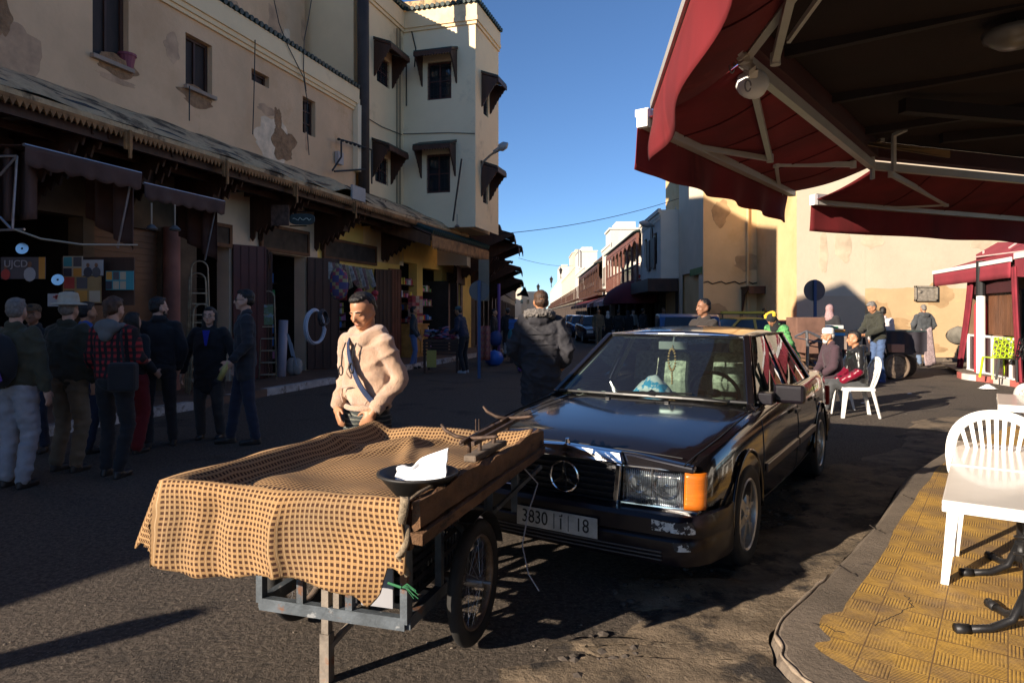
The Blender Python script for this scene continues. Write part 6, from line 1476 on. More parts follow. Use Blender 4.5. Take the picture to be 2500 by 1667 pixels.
# coloured perforated chairs at the cafe
def perf_chair(name_lab, loc, rz, m):
    t = thing('perforated_chair', name_lab, 'chair', loc, rz, 'perforated cafe chairs')
    def lattice(fn, n1, n2, seedv):
        g = MB(); random.seed(seedv)
        pts = {(i,j): (i/n1+(random.uniform(-.3,.3)/n1 if 0 < i < n1 else 0), j/n2+(random.uniform(-.3,.3)/n2 if 0 < j < n2 else 0)) for i in range(n1+1) for j in range(n2+1)}
        for (i,j), p in pts.items():
            for d in ((1,0),(0,1),(1,1) if (i+j) % 2 else (1,0)):
                q = pts.get((i+d[0], j+d[1]))
                if q: g.beam(fn(*p), fn(*q), .012, .016)
        return g
    lattice(lambda u, v: V((-.21+.42*u, .20+.10*v+.03*math.sin(PI*u), .45+.42*v)), 6, 7, 1).build('backrest', m, t)
    MB().box((0,0,.44),(.43,.42,.02)).build('seat', m, t, bevel=.008)
    for s_ in (1,-1):
        for y in (-.2,.22): MB().beam((s_*.20,y,.44),(s_*.235,y*1.25,.001),.03,.04).build('leg', m, t)
    return t
perf_chair('lime green perforated plastic chair in front of the corner cafe', V(((2437-CX)/FPX*14.4,14.4,.13)), R(170), plain('lime_plastic', (.45,.62,.02), .4))
perf_chair('black perforated plastic chair right of the lime green one', V(((2482-CX)/FPX*13.9,13.9,.13)), R(185), plain('black_plastic', (.012,.012,.012), .4))
perf_chair('black perforated plastic chair at the right picture edge of the cafe', V(((2512-CX)/FPX*14.5,14.5,.13)), R(150), plain('black_plastic', ()))
t = thing('ice_cream_totem', 'narrow red and white upright ice cream totem before the cafe', 'sign', V(((2394-CX)/FPX*15.9,15.9,.13)), R(-60), None)
MB().prism([V((-.14,0,0)), V((.14,0,0)), V((.14,0,1.55)), V((.07,0,1.68)), V((-.07,0,1.68)), V((-.14,0,1.55))], V((0,.06,0))).build('board', plain('totem_red', (.55,.02,.03)), t)
MB().box2((-.09,-.012,.12),(.09,-.002,1.5)).build('panel', wsgn, t)
g = MB()
for i in range(7): g.box((0,-.018,.25+.18*i),(.10,.006,.10))
g.build('lettering', plain('totem_blue', (.05,.03,.10)), t)
# small debris on ground right
g = MB(); g.grid(lambda u, v: G(2420,952)+V((.3*u-.15, .2*v, .02+.09*math.sin(PI*u)*math.sin(PI*v))), 5, 4); tag(g.build('paper_scrap', white_pl), 'crumpled white paper lying on the street near the cafe kerb', 'paper')
# ================================================================== people
skin_a = mat('warm_skin', (.40,.19,.10), .5, var=.08, scale=9, bump=.08, bscale=90, bdist=.002); skin_b = mat('fair_skin', (.50,.30,.215), .55, var=.08, scale=9, bump=.05); skin_d = mat('brown_skin', (.24,.115,.065), .55, var=.08, scale=9, bump=.05)
hair_k = mat('black_hair', (.010,.008,.007), .45, var=.4, scale=30, bump=.8, bscale=120, bdist=.01, stretch=(1,1,.4)); hair_b = mat('brown_hair', (.06,.03,.016), .5, var=.4, scale=30, bump=.8, bscale=120, bdist=.01, stretch=(1,1,.3))
hair_g = mat('grey_hair', (.17,.155,.14), .6, var=.4, scale=40, bump=.8, bscale=120, bdist=.01); hair_w = mat('white_beard', (.62,.60,.56), .8, var=.2, scale=40, bump=.8, bscale=120, bdist=.01)
shoe_k = plain('dark_shoe', (.025,.022,.02), .5); eye_m = plain('eye_dark', (.012,.008,.006), .2); lip_m = plain('lip', (.28,.10,.075), .5)
def remesh(prims, voxel, it, name, m, parent, disp=None, mats=None):
    g = MB()
    for q in prims:
        if q[0] == 'e': g.ell(q[1], q[2], q[3] if len(q) > 3 else None, 3 if voxel < .012 else 2)
        elif q[0] == 'c':
            _, a, b, r0, r1 = q[:5]; a, b = V(a), V(b); L_ = (b-a).length
            ns = max(1, int(L_/max(min(r0,r1)*.5, voxel*2))); ns = min(ns, 14)
            for i in range(ns+1):
                pass
            g.tube([a, b], [r0, r1], 12); g.ell(a, (r0,)*3, None, 2); g.ell(b, (r1,)*3, None, 2)
    o = g.build('tmp', m)
    md = o.modifiers.new('r', 'REMESH'); md.mode = 'VOXEL'; md.voxel_size = voxel; md.use_smooth_shade = True
    if it: ms = o.modifiers.new('s', 'SMOOTH'); ms.iterations = it; ms.factor = .5
    bpy.context.view_layer.update(); dg = bpy.context.evaluated_depsgraph_get()
    me = bpy.data.meshes.new_from_object(o.evaluated_get(dg)); bpy.data.objects.remove(o)
    me.name = name; me.materials.clear()
    for mm in (mats or [m]): me.materials.append(mm)
    if disp:
        n = [v.normal.copy() for v in me.vertices]
        for v, nn in zip(me.vertices, n):
            d = disp(v.co)
            if d: v.co = v.co+nn*d
        me.update()
    me.polygons.foreach_set('use_smooth', [True]*len(me.polygons))
    r = bpy.data.objects.new(name, me); COL.objects.link(r); parent_to(r, parent); return r
def rx_(a): return Matrix.Rotation(R(a), 3, 'X')
def hand_prims(wr, d, pal, side, curl=.5, rs=1.0):
    """wr wrist, d unit direction of fingers, pal palm normal (curl direction), side unit toward the thumb"""
    d, pal, side = V(d).normalized(), V(pal).normalized(), V(side).normalized(); out = []
    M = Matrix((side, d, pal)).transposed()
    out.append(('e', wr+d*.05, (.040*rs,.052*rs,.018*rs), M)); out.append(('c', wr-d*.01, wr+d*.03, .026*rs, .03*rs))
    for i, (o_, L_) in enumerate(((.028,.068),(.010,.078),(-.009,.072),(-.027,.056))):
        a = wr+d*.088+side*o_; t1 = curl*.8; d1 = d*math.cos(t1)+pal*math.sin(t1); b = a+d1*L_*.5*rs; t2 = curl*2.0; d2 = d*math.cos(t2)+pal*math.sin(t2); c = b+d2*L_*.42*rs
        out += [('c', a-d*.02, b, .0095*rs, .0088*rs), ('c', b, c, .0086*rs, .0072*rs)]
    a = wr+d*.03+side*.030; b = a+(side*.75+d*.7+pal*.25).normalized()*.038; c = b+(side*.3+d*.9+pal*.3).normalized()*.032
    out += [('c', a, b, .0125*rs, .011*rs), ('c', b, c, .011*rs, .0085*rs)]; return out
def person(label, loc, face=0, h=1.72, top=None, pants=None, shoes=None, hair=None, skin=None, lean=0, arms=None, legs=None, seated=False, look=(0,0), coat=.86, bulk=1.0,
           collar=True, hat=None, longhair=False, beard=None, vox=.012, group=None, wrinkle=.006, hood=None, hands=None, widepants=1.0, extra=None, hairstyle='short', turn=0, glasses=None, hide_hands=False, smooth_it=4):
    s = h/1.75; skin = skin or skin_a; hair = hair or hair_k; shoes = shoes or shoe_k
    t = thing('person', label, 'person', loc, R(face), group)
    hz = .93 if not seated else .50
    dz = hz-.93; ML = rx_(-lean)
    T_ = Matrix.Rotation(R(turn), 3, 'Z')
    def U(p):           # upper body transform (lean forward = towards -y)
        p = V(p)-V((0,0,.93)); p = T_ @ (Matrix.Rotation(R(lean),3,'X') @ p); return (p+V((0,0,.93+dz)))*s
    def Lw(p): return V(p)*s
    rg = random.Random(sum(map(ord, label))); J = lambda a: rg.uniform(-a, a)
    if arms is None: arms = [[(-.235+J(.02),.02+J(.04),1.14),(-.24+J(.04),-.08+J(.06),.90+max(0,J(.12)))], [(.235+J(.02),.02+J(.04),1.14),(.24+J(.04),-.08+J(.06),.90+max(0,J(.12)))]]
    if legs is None and not seated: b0 = J(.05); legs = [[(-.11+J(.015),-.02-abs(J(.05)),.50),(-.12+J(.03),.02+b0,.09)], [(.11+J(.015),-.02-abs(J(.05)),.50),(.12+J(.03),.02-b0,.09)]]
    A_ = arms
    G_ = legs or ([[(-.10,-.02,.50),(-.11,.02,.09)], [(.10,-.03,.50),(.11,.02,.09)]] if not seated else [[(-.11,-.43,.50),(-.12,-.40,.09)], [(.11,-.43,.50),(.12,-.42,.09)]])
    hips = [Lw((-.095,0,hz-.02)), Lw((.095,0,hz-.02))]
    HM = T_ @ Matrix.Rotation(R(lean),3,'X') @ Matrix.Rotation(R(look[0]),3,'Z') @ Matrix.Rotation(R(look[1]),3,'X')
    hc = U((0,-.005,1.60))
    def Hd(p): return hc+HM@(V(p)*s)
    hd = [('e', Hd((0,.012,.055)), [a*s for a in (.076,.094,.088)], HM), ('e', Hd((0,-.022,.01)), [a*s for a in (.062,.072,.082)], HM), ('e', Hd((0,-.048,-.052)), [a*s for a in (.040,.040,.034)], HM),
          ('c', Hd((-.035,-.05,-.03)), Hd((-.058,.0,-.01)), .022*s, .024*s), ('c', Hd((.035,-.05,-.03)), Hd((.058,.0,-.01)), .022*s, .024*s),
          ('c', Hd((0,-.088,.035)), Hd((0,-.108,-.002)), .008*s, .0135*s), ('e', Hd((0,-.090,-.005)), [a*s for a in (.018,.016,.010)], HM), ('e', Hd((0,-.084,-.036)), [a*s for a in (.024,.012,.010)], HM), ('e', Hd((0,-.078,-.066)), [a*s for a in (.018,.014,.014)], HM),
          ('c', Hd((-.045,-.072,.040)), Hd((-.012,-.084,.040)), .009*s, .009*s), ('c', Hd((.045,-.072,.040)), Hd((.012,-.084,.040)), .009*s, .009*s),
          ('e', Hd((-.076,.012,.008)), [a*s for a in (.009,.018,.030)], HM), ('e', Hd((.076,.012,.008)), [a*s for a in (.009,.018,.030)], HM),
          ('e', Hd((-.042,-.062,-.002)), [a*s for a in (.020,.018,.018)], HM), ('e', Hd((.042,-.062,-.002)), [a*s for a in (.020,.018,.018)], HM),
          ('c', U((0,.005,1.42)), Hd((0,.018,-.045)), .056*s, .052*s)]
    core = [('e', U((0,0,1.24)), (.135*s,.085*s,.22*s), HM if 0 else None), ('e', Lw((0,0,hz+.02)), (.14*s,.10*s,.12*s))]
    for i, sg in enumerate((-1,1)):
        el, wr = U(A_[i][0]), U(A_[i][1]); sh = U((sg*.165,0,1.415)); core += [('c', sh, el, .042*s, .036*s), ('c', el, wr, .036*s, .024*s)]
        core += [('c', hips[i], Lw(G_[i][0]), .07*s, .05*s), ('c', Lw(G_[i][0]), Lw(G_[i][1]), .048*s, .035*s)]
        if not hide_hands:
            hd_ = (hands or {}).get(i)
            fd = (wr-el).normalized() if not hd_ else V(hd_[0]); pal = V(hd_[1]) if hd_ else V((-sg,0,0)); th = V(hd_[2]) if hd_ else V((0,-1,0))
            core += hand_prims(wr, fd, pal-fd*pal.dot(fd), th-fd*th.dot(fd), hd_[3] if hd_ else .45, s*(1 if vox < .01 else 1.15))
    remesh(hd+core, vox, 2 if vox > .009 else 3, 'body', skin, t)
    # face pieces
    if vox <= .013:
        for sg in (-1,1):
            MB().ell(Hd((sg*.030,-.0775,.026)), (.012*s,.006*s,.0048*s), HM).build('eye', eye_m, t, smooth=True)
            MB().tube([Hd((sg*.050,-.074,.046)), Hd((sg*.032,-.090,.052)), Hd((sg*.012,-.092,.046))], [.0025*s,.004*s,.003*s], 6).build('eyebrow', hair, t)
        MB().ell(Hd((0,-.0925,-.036)), (.021*s,.006*s,.0055*s), HM).build('lips', lip_m, t, smooth=True)
    # hair
    if hair is not None and hairstyle != 'none':
        hp = [('e', Hd((0,.022,.068)), [a*s for a in (.080,.092,.086)], HM), ('e', Hd((0,.045,.02)), [a*s for a in (.074,.068,.07)], HM), ('e', Hd((0,-.03,.115)), [a*s for a in (.055,.05,.032)], HM)]
        if hairstyle == 'quiff': hp = [('e', Hd((0,.005,.122)), [a*s for a in (.062,.074,.034)], HM), ('e', Hd((0,-.046,.122)), [a*s for a in (.048,.030,.024)], HM), ('e', Hd((0,.030,.068)), [a*s for a in (.0775,.084,.080)], HM), ('e', Hd((0,.05,.03)), [a*s for a in (.070,.062,.065)], HM)]
        if hairstyle == 'crop': hp = [('e', Hd((0,.020,.068)), [a*s for a in (.078,.090,.080)], HM), ('e', Hd((0,.045,.02)), [a*s for a in (.070,.064,.065)], HM)]
        if hairstyle == 'long': hp += [('c', Hd((-.07,.02,.06)), Hd((-.075,.0,-.11)), .03*s, .028*s), ('c', Hd((.07,.02,.06)), Hd((.075,.0,-.11)), .03*s, .028*s), ('c', Hd((0,.07,.05)), Hd((0,.06,-.13)), .06*s, .05*s)]
        if hairstyle == 'bun': hp += [('e', Hd((0,.11,.06)), [a*s for a in (.045,.035,.05)], HM), ('c', Hd((0,.11,.05)), Hd((0,.115,-.06)), .035*s, .02*s)]
        if hairstyle == 'scarf': hp = [('e', Hd((0,.015,.045)), [a*s for a in (.092,.104,.105)], HM), ('c', Hd((0,.03,-.02)), U((0,.01,1.42)), .08*s, .12*s)]
        remesh(hp, max(vox, .008), 2, 'hair' if hairstyle != 'scarf' else 'headscarf', hair, t, disp=lambda c: .005*noise.noise(c*85)+.004*noise.noise(c*38))
    if beard: remesh([('e', Hd((0,-.055,-.062)), [a*s for a in (.046,.044,.042)], HM), ('c', Hd((-.052,-.03,-.03)), Hd((-.066,.0,.0)), .018*s, .012*s), ('c', Hd((.052,-.03,-.03)), Hd((.066,.0,.0)), .018*s, .012*s), ('e', Hd((0,-.088,-.022)), [a*s for a in (.028,.012,.008)], HM)], max(vox,.008), 2, 'beard', beard, t, disp=lambda c: .004*noise.noise(c*80))
    if glasses:
        g = MB()
        for sg in (-1,1):
            if glasses == 'sun': g.ell(Hd((sg*.031,-.092,.026)), (.024*s,.006*s,.018*s), HM)
            else: g.tube([Hd((sg*.031+.021*math.cos(a), -.095, .024+.016*math.sin(a))) for a in [2*PI*i/12 for i in range(13)]], .0022*s, 4)
            g.tube([Hd((sg*.052,-.090,.03)), Hd((sg*.078,0,.03))], .0025*s, 4)
        g.tube([Hd((-.01,-.096,.03)), Hd((.01,-.096,.03))], .0025*s, 4); g.build('glasses', black, t)
    if hat == 'brim':
        g = MB(); MH = Matrix.Translation(Hd((0,.01,.085))) @ HM.to_4x4()
        g.lathe([(.165*s,-.018*s),(.150*s,-.004*s),(.098*s,.006*s),(.090*s,.06*s),(.080*s,.10*s),(.03*s,.112*s),(0,.105*s)], MH, 28); g.build('sun_hat', mat('canvas_hat', (.42,.37,.28), .9, var=.15, scale=14), t, smooth=True, thick=.004)
    if hat == 'cap':
        g = MB(); MH = Matrix.Translation(Hd((0,.01,.075))) @ HM.to_4x4(); g.lathe([(.088*s,0),(.087*s,.03*s),(.07*s,.065*s),(.03*s,.08*s),(0,.082*s)], MH, 20)
        g.prism([Hd((-.06,-.07,.078)), Hd((-.045,-.145,.066)), Hd((.045,-.145,.066)), Hd((.06,-.07,.078))], V((0,0,.006))); g.build('cap', extra or plain('cap_grey', (.10,.11,.12), .8), t, smooth=True)
    if hat == 'kufi':
        g = MB(); MH = Matrix.Translation(Hd((0,.012,.060))) @ HM.to_4x4() @ Matrix.Rotation(R(-8),4,'X'); g.lathe([(.092*s,0),(.092*s,.062*s),(.075*s,.088*s),(.03*s,.096*s),(0,.097*s)], MH, 26); g.build('skull_cap', plain('white_knit', (.72,.70,.66), .9), t, smooth=True)
    # clothes
    b_ = bulk
    tp = [('e', U((0,.0,1.27)), (.185*s*b_,.118*s*b_,.20*s)), ('e', U((0,-.005,1.10)), (.165*s*b_,.118*s*b_,(.18 if coat < .97 else .11)*s)), ('c', U((-.15*b_,0,1.405)), U((.15*b_,0,1.405)), .062*s, .062*s), ('c', U((-.05,0,1.46)), U((.05,0,1.46)), .05*s, .05*s)]
    for sg in (-1,1): tp += [('c', U((sg*.085*b_,.005,1.33)), U((sg*.080*b_,.0,max(coat,.86)+.13)), .104*s*b_, .104*s*b_)]
    if coat >= .97: tp += [('c', U((sg*.085,0,coat+.20)), U((sg*.082,0,coat+.085)), .098*s, .098*s) for sg in (-1,1)]+[('c', U((-.06,0,coat+.09)), U((.06,0,coat+.09)), .112*s, .112*s)]
    if not seated and lean < 25: tp += [('e', U((0,0,.98 if coat < .97 else coat+.09)), (.168*s*b_,.122*s*b_,max(.1,.98-coat)*s)), ('c', U((-.07,0,coat+.07)), U((.07,0,coat+.07)), .085*s*b_, .085*s*b_)]
    else: tp += [('e', U((0,0,.98)), (.165*s*b_,.122*s*b_,.10*s))]
    if coat < .75: tp += [('c', U((-.08,0,.95)), U((-.09,0,coat+.06)), .105*s*b_, .10*s*b_), ('c', U((.08,0,.95)), U((.09,0,coat+.06)), .105*s*b_, .10*s*b_), ('c', U((0,0,.95)), U((0,0,coat+.06)), .10*s, .10*s)]
    for i, sg in enumerate((-1,1)):
        el, wr = U(A_[i][0]), U(A_[i][1]); sh = U((sg*.172,0,1.405)); f = (wr-el)
        tp += [('c', sh, el, .071*s*b_, .062*s*b_), ('c', el, el+f*.92, .061*s*b_, .046*s*b_), ('c', el+f*.80, el+f*.93, .052*s*b_, .044*s*b_)]
    if collar: tp += [('c', U((-.04,.03,1.49)), U((.04,.03,1.49)), .046*s, .046*s), ('c', U((-.055,-.01,1.475)), U((-.055,.03,1.49)), .034*s, .034*s), ('c', U((.055,-.01,1.475)), U((.055,.03,1.49)), .034*s, .034*s)]
    if hood: tp += [('c', U((-.07,-.075,1.435)), U((.07,-.075,1.435)), .034*s, .034*s), ('c', U((-.105,.0,1.475)), U((-.07,-.075,1.435)), .042*s, .034*s), ('c', U((.105,.0,1.475)), U((.07,-.075,1.435)), .042*s, .034*s), ('e', U((0,.10,1.44)), (.12*s,.065*s,.085*s)), ('c', U((-.10,.04,1.47)), U((-.06,-.06,1.44)), .035*s, .03*s), ('c', U((.10,.04,1.47)), U((.06,-.06,1.44)), .035*s, .03*s), ('c', U((-.10,.04,1.47)), U((.10,.04,1.47)), .05*s, .05*s)]
    ph = (sum(map(ord, label)) % 50)*.37
    def wr_d(c):
        a = 1-abs(noise.noise(V((c.x*4+c.z*4+ph, c.y*4, c.z*8-c.x*5))))*2; b2 = 1-abs(noise.noise(V((c.x*11-c.z*7, c.y*11+ph, c.z*15+c.x*8))))*2
        return wrinkle*(max(0,a)**2*1.5+max(0,b2)**2*.35-.5)
    tob = remesh(tp, max(vox,.010)*1.05, smooth_it, 'jacket', top, t, disp=wr_d)
    pp = [('e', Lw((0,.01,hz)), (.158*s,.122*s,.105*s))]
    for i, sg in enumerate((-1,1)):
        k, a = Lw(G_[i][0]), Lw(G_[i][1]); pp += [('c', hips[i], k, .092*s*widepants, .070*s*widepants), ('c', k, a+V((0,0,.0)), .068*s*widepants, .056*s*widepants)]
    remesh(pp, max(vox,.010)*1.1, 2, 'trousers', pants, t, disp=lambda c: wrinkle*1.3*noise.noise(V((c.x*8, c.y*8, c.z*16)))+wrinkle*.6*noise.noise(V((c.x*18, c.y*18, c.z*34))))
    for i in (0,1):
        a = Lw(G_[i][1]); k = Lw(G_[i][0]); fd = V((0,-1,0)) ; z0 = a.z-.09*s+.0
        remesh([('e', V((a.x,a.y+.0,z0+.05*s)), (.042*s,.06*s,.048*s)), ('e', V((a.x,a.y-.10*s,z0+.035*s)), (.044*s,.085*s,.033*s)), ('c', V((a.x,a.y+.03*s,z0+.018*s)), V((a.x,a.y-.15*s,z0+.018*s)), .036*s, .03*s)], .012, 1, 'shoe', shoes, t)
    return t, U, Hd, s
# ---- the young man behind the cart
hoodie = mat('beige_fleece', (.52,.335,.22), .97, var=.14, scale=14, bump=1, bscale=110, bdist=.012, sheen=.5)
jeans_s = mat('striped_dark_jeans', (.035,.04,.038), .85, var=.3, scale=5, bump=.3)
def jeans_stripes():
    m = jeans_s; t = m.node_tree; N, L = t.nodes.new, t.links.new; b = t.nodes['Principled BSDF']; tc = N('ShaderNodeTexCoord')
    w_ = N('ShaderNodeTexWave'); w_.bands_direction = 'Z'; w_.inputs['Scale'].default_value = 11; w_.inputs['Distortion'].default_value = 3; w_.inputs['Detail'].default_value = 3; w_.inputs['Detail Scale'].default_value = 1.5; L(tc.outputs['Object'], w_.inputs[0])
    r = N('ShaderNodeValToRGB'); r.color_ramp.elements[0].position = .72; r.color_ramp.elements[0].color = (.03,.036,.036,1); r.color_ramp.elements[1].position = .95; r.color_ramp.elements[1].color = (.16,.16,.13,1); L(w_.outputs['Fac'], r.inputs[0]); L(r.outputs[0], b.inputs['Base Color'])
jeans_stripes()
hm_loc = V((-.905,4.30,0))
pt, U, Hd, s = person('young man in a beige fleece hoodie with hands in pockets and blue bag strap', hm_loc, -34, 1.635, hoodie, jeans_s, hairstyle='quiff', skin=skin_a, vox=.0075, lean=3, look=(6,20), coat=.995, collar=False, hood=True, wrinkle=.0105, bulk=.92, smooth_it=7,
    arms=[[(-.245,.05,1.17),(-.175,-.11,.985)], [(.238,.08,1.17),(.172,-.11,.985)]], hands={0: ((.45,-.35,-.8),(.3,.9,0),(.8,-.5,.2),.5), 1: ((-.45,-.35,-.8),(-.3,.9,0),(-.8,-.5,.2),.5)}, legs=[[(-.11,-.05,.50),(-.12,.02,.09)],[(.11,-.02,.50),(.13,.06,.09)]])
g = MB(); ps = [U((-.055,-.10,1.44)), U((-.02,-.135,1.36)), U((.03,-.15,1.25)), U((.10,-.145,1.13)), U((.165,-.10,1.03)), U((.19,-.02,.98))]
sl = smooth_line(ps, 5)
for a, b in zip(sl, sl[1:]): g.beam(a, b, .006, .046, V((.75,-.3,.75)))
g.build('bag_strap', mat('navy_webbing', (.018,.032,.08), .7, var=.2, scale=30), pt)
for x0, sg in ((-.055,-1),(.045,1)):
    c = [U((x0,-.125,1.42)), U((x0-.012,-.145,1.36)), U((x0-.02,-.152,1.27+(.02 if sg > 0 else 0)))]; e = c[-1]
    MB().tube(c+[e+V((.018*math.sin(a)*sg,-.004,-.03+.03*math.cos(a))) for a in [PI*i/5 for i in range(1,11)]], .0045, 6).build('drawstring', black, pt)
MB().tube([U((.165*math.cos(a), .118*math.sin(a)-.002, .985)) for a in [2*PI*i/24 for i in range(25)]], .017, 8).build('waistband', hoodie, pt, smooth=True)
for sg, w_, e_ in ((-1,(-.175,-.11,.985),(-.245,.05,1.17)),(1,(.172,-.11,.985),(.238,.08,1.17))):
    a_ = U(w_); b__ = U(e_); d_ = (b__-a_).normalized(); MB().tube([a_+d_*.0, a_+d_*.05], [.044,.047], 16).build('cuff', hoodie, pt, smooth=True)
# kangaroo pocket seams
g = MB(); g.tube([U((-.10,-.128,1.12)), U((0,-.142,1.14)), U((.09,-.13,1.12)), U((.135,-.108,1.07)), U((.10,-.125,1.02))], .006, 6); g.tube([U((-.10,-.128,1.12)), U((-.145,-.10,1.06)), U((-.11,-.118,1.02))], .006, 6); g.build('pocket_seam', hoodie, pt, smooth=True)
# ---- man in the parka, back turned
parka = mat('charcoal_parka', (.027,.026,.031), .8, var=.18, scale=4, bump=.5, bscale=30, bdist=.01)
fur = mat('grey_fur', (.20,.18,.165), .95, var=.5, scale=60, bump=1, bscale=150, bdist=.02)
pt, U, Hd, s = person('man with cropped hair in a long charcoal parka with fur collar, back turned', V((.31,7.3,0)), 168, 1.755, parka, plain('black_trousers', (.015,.015,.017), .9), hair=hair_b, hairstyle='crop', vox=.010, coat=.52, bulk=1.22, collar=True, hood=True, wrinkle=.016, look=(10,0),
    arms=[[(-.29,.04,1.12),(-.22,-.10,.94)], [(.30,.05,1.12),(.22,-.10,.94)]])
fp_ = [('c', U((.13*math.cos(a),.085+.085*math.sin(a),1.485+.02*math.sin(a))), U((.13*math.cos(a+.5),.085+.085*math.sin(a+.5),1.485+.02*math.sin(a+.5))), .042, .042) for a in [-.5+.5*i for i in range(9)]]
remesh(fp_, .009, 1, 'fur_trim', fur, pt, disp=lambda c: .016*noise.noise(c*60)+.012*abs(noise.noise(c*120)))
g = MB(); 
for z in (1.28,1.17,1.06,.80,.66): g.tube([U((.20*math.cos(a)*1.08, .155*math.sin(a)*1.05+.0, z)) for a in [PI*i/12 for i in range(13)]], .005, 5)
g.build('quilt_seam', parka, pt, smooth=True)
# ---- man beyond the car
person('man in a dark jacket looking left beyond the car roof', V((2.50,8.9,0)), -62, 1.70, fabric('dark_brown_jacket', (.030,.024,.022)), plain('black_trousers', ()), skin=skin_d, hairstyle='crop', look=(-10,4), vox=.010, wrinkle=.01)
# ---- crowd in the shade on the left
kh = fabric('khaki_cloth', (.14,.105,.065)); olv = fabric('olive_cloth', (.050,.048,.028)); blk = fabric('black_cloth', (.014,.014,.016)); navy = fabric('navy_cloth', (.018,.022,.045)); gr_tr = fabric('pale_grey_cloth', (.30,.30,.32)); dkgreen = fabric('dark_green_cloth', (.032,.033,.022)); denim = fabric('dark_denim', (.02,.025,.045)); blu = fabric('mid_denim', (.06,.10,.20))
GR = None
def gpos(px, py): return G(px, py)
pt, U, Hd, s = person('man in olive jacket and pale grey trousers with a black backpack and purple strap', gpos(40,1188), 170, 1.64, olv, gr_tr, hair=hair_g, skin=skin_b, bulk=1.12, widepants=1.18, wrinkle=.012, look=(20,0))
g = MB(); g.ell(U((0,.17,1.17)), (.16,.10,.24)); g.build('backpack', blk, pt, smooth=True)
g = MB(); g.beam(U((.15,.17,1.44)), U((-.13,.28,1.0)), .03, .006, (0,1,0)); g.build('purple_strap', plain('purple_webbing', (.09,.03,.20)), pt)
pt, *_ = person('stout man in a cream sun hat, dark green jacket and khaki trousers, back turned', gpos(168,1150), 165, 1.66, dkgreen, kh, hair=hair_g, skin=skin_b, bulk=1.16, widepants=1.12, hat='brim', wrinkle=.012, look=(15,0), coat=.84)
def plaid_mat():
    m = mat('red_plaid', (.16,.014,.016), .9, var=0, bump=.2, bscale=100); t = m.node_tree; N, L = t.nodes.new, t.links.new; b = t.nodes['Principled BSDF']; tc = N('ShaderNodeTexCoord'); out_ = None
    for ax_, d in (('X',7),('Z',7)):
        w_ = N('ShaderNodeTexWave'); w_.bands_direction = ax_; w_.inputs['Scale'].default_value = 5.5; L(tc.outputs['Object'], w_.inputs[0]); r = N('ShaderNodeValToRGB'); r.color_ramp.elements[0].position = .4; r.color_ramp.elements[1].position = .6; L(w_.outputs['Fac'], r.inputs[0])
        if out_ is None: out_ = r.outputs[0]
        else:
            mx = N('ShaderNodeMix'); mx.data_type = 'RGBA'; mx.blend_type = 'MULTIPLY'; mx.inputs['Factor'].default_value = .85; L(out_, mx.inputs['A']); L(r.outputs[0], mx.inputs['B']); out_ = mx.outputs['Result']
    cr = N('ShaderNodeValToRGB'); cr.color_ramp.elements[0].color = (.012,.010,.012,1); cr.color_ramp.elements[1].color = (.30,.02,.022,1); L(out_, cr.inputs[0]); L(cr.outputs[0], b.inputs['Base Color']); return m
pt, U, Hd, s = person('woman with tied brown hair in a red and black plaid shirt with grey hood', gpos(278,1163), 172, 1.66, plaid_mat(), blk, hair=hair_b, skin=skin_b, hairstyle='bun', collar=False, coat=.86, wrinkle=.01, look=(0,6), arms=[[(-.24,-.03,1.15),(-.15,-.22,1.10)], [(.235,.02,1.14),(.25,-.12,1.0)]])
remesh([('e', U((0,.09,1.45)), (.13,.07,.08)), ('c', U((-.11,.02,1.46)), U((-.07,-.07,1.42)), .035,.03), ('c', U((.11,.02,1.46)), U((.07,-.07,1.42)), .035,.03), ('e', U((0,.11,1.38)), (.07,.05,.07))], .012, 2, 'hood', fabric('grey_jersey', (.12,.125,.125)), pt)
MB().box(U((-.20,.13,.98)), (.24,.12,.26), M=Matrix.Rotation(.2,3,'Z')).build('shoulder_bag', blk, pt, bevel=.03); MB().tube([U((-.21,.13,1.1)), U((-.16,.11,1.38)), U((-.1,.0,1.46))], .012, 5).build('bag_strap', blk, pt)
person('man in a patterned cap facing the viewer between the backpack and the sun hat', G(80,1105), 15, 1.60, blk, denim, skin=skin_d, hat='cap', extra=mat('patterned_cap', (.10,.06,.03), .9, var=.6, scale=60))
person('dark haired person in a blue shirt behind the sun hat', G(212,1105), 150, 1.63, fabric('bright_blue_cloth', (.03,.08,.28)), denim, vox=.014)
person('dark haired woman in a long red skirt behind the plaid shirt', G(325,1103), 160, 1.52, blk, fabric('red_skirt_cloth', (.16,.010,.012)), skin=skin_b, hairstyle='long', widepants=1.25, vox=.014)
person('bearded young man in a black zip jacket, head turned right', G(388,1090), -150, 1.69, blk, fabric('charcoal_cloth', (.022,.022,.024)), skin=skin_b, beard=hair_k, look=(-120+55,0), hairstyle='short', vox=.010)
pt, U, Hd, s = person('woman with glasses and dark hair in a black open coat over a blue top', G(512,1070), 6, 1.58, blk, fabric('dark_grey_cloth', (.035,.035,.036)), skin=skin_b, hair=hair_k, hairstyle='long', glasses='clear', coat=.62, bulk=1.12, widepants=1.15, collar=False, look=(0,-2), vox=.010, arms=[[(-.30,.02,1.14),(-.34,-.02,.88)], [(.30,.02,1.14),(.34,-.04,.88)]])
g = MB(); g.prism([U((-.045,-.135,1.44)), U((.045,-.135,1.44)), U((.012,-.150,1.24)), U((-.012,-.150,1.24))], V((0,-.012,0))); g.build('blue_top', fabric('royal_blue_cloth', (.02,.03,.32)), pt)
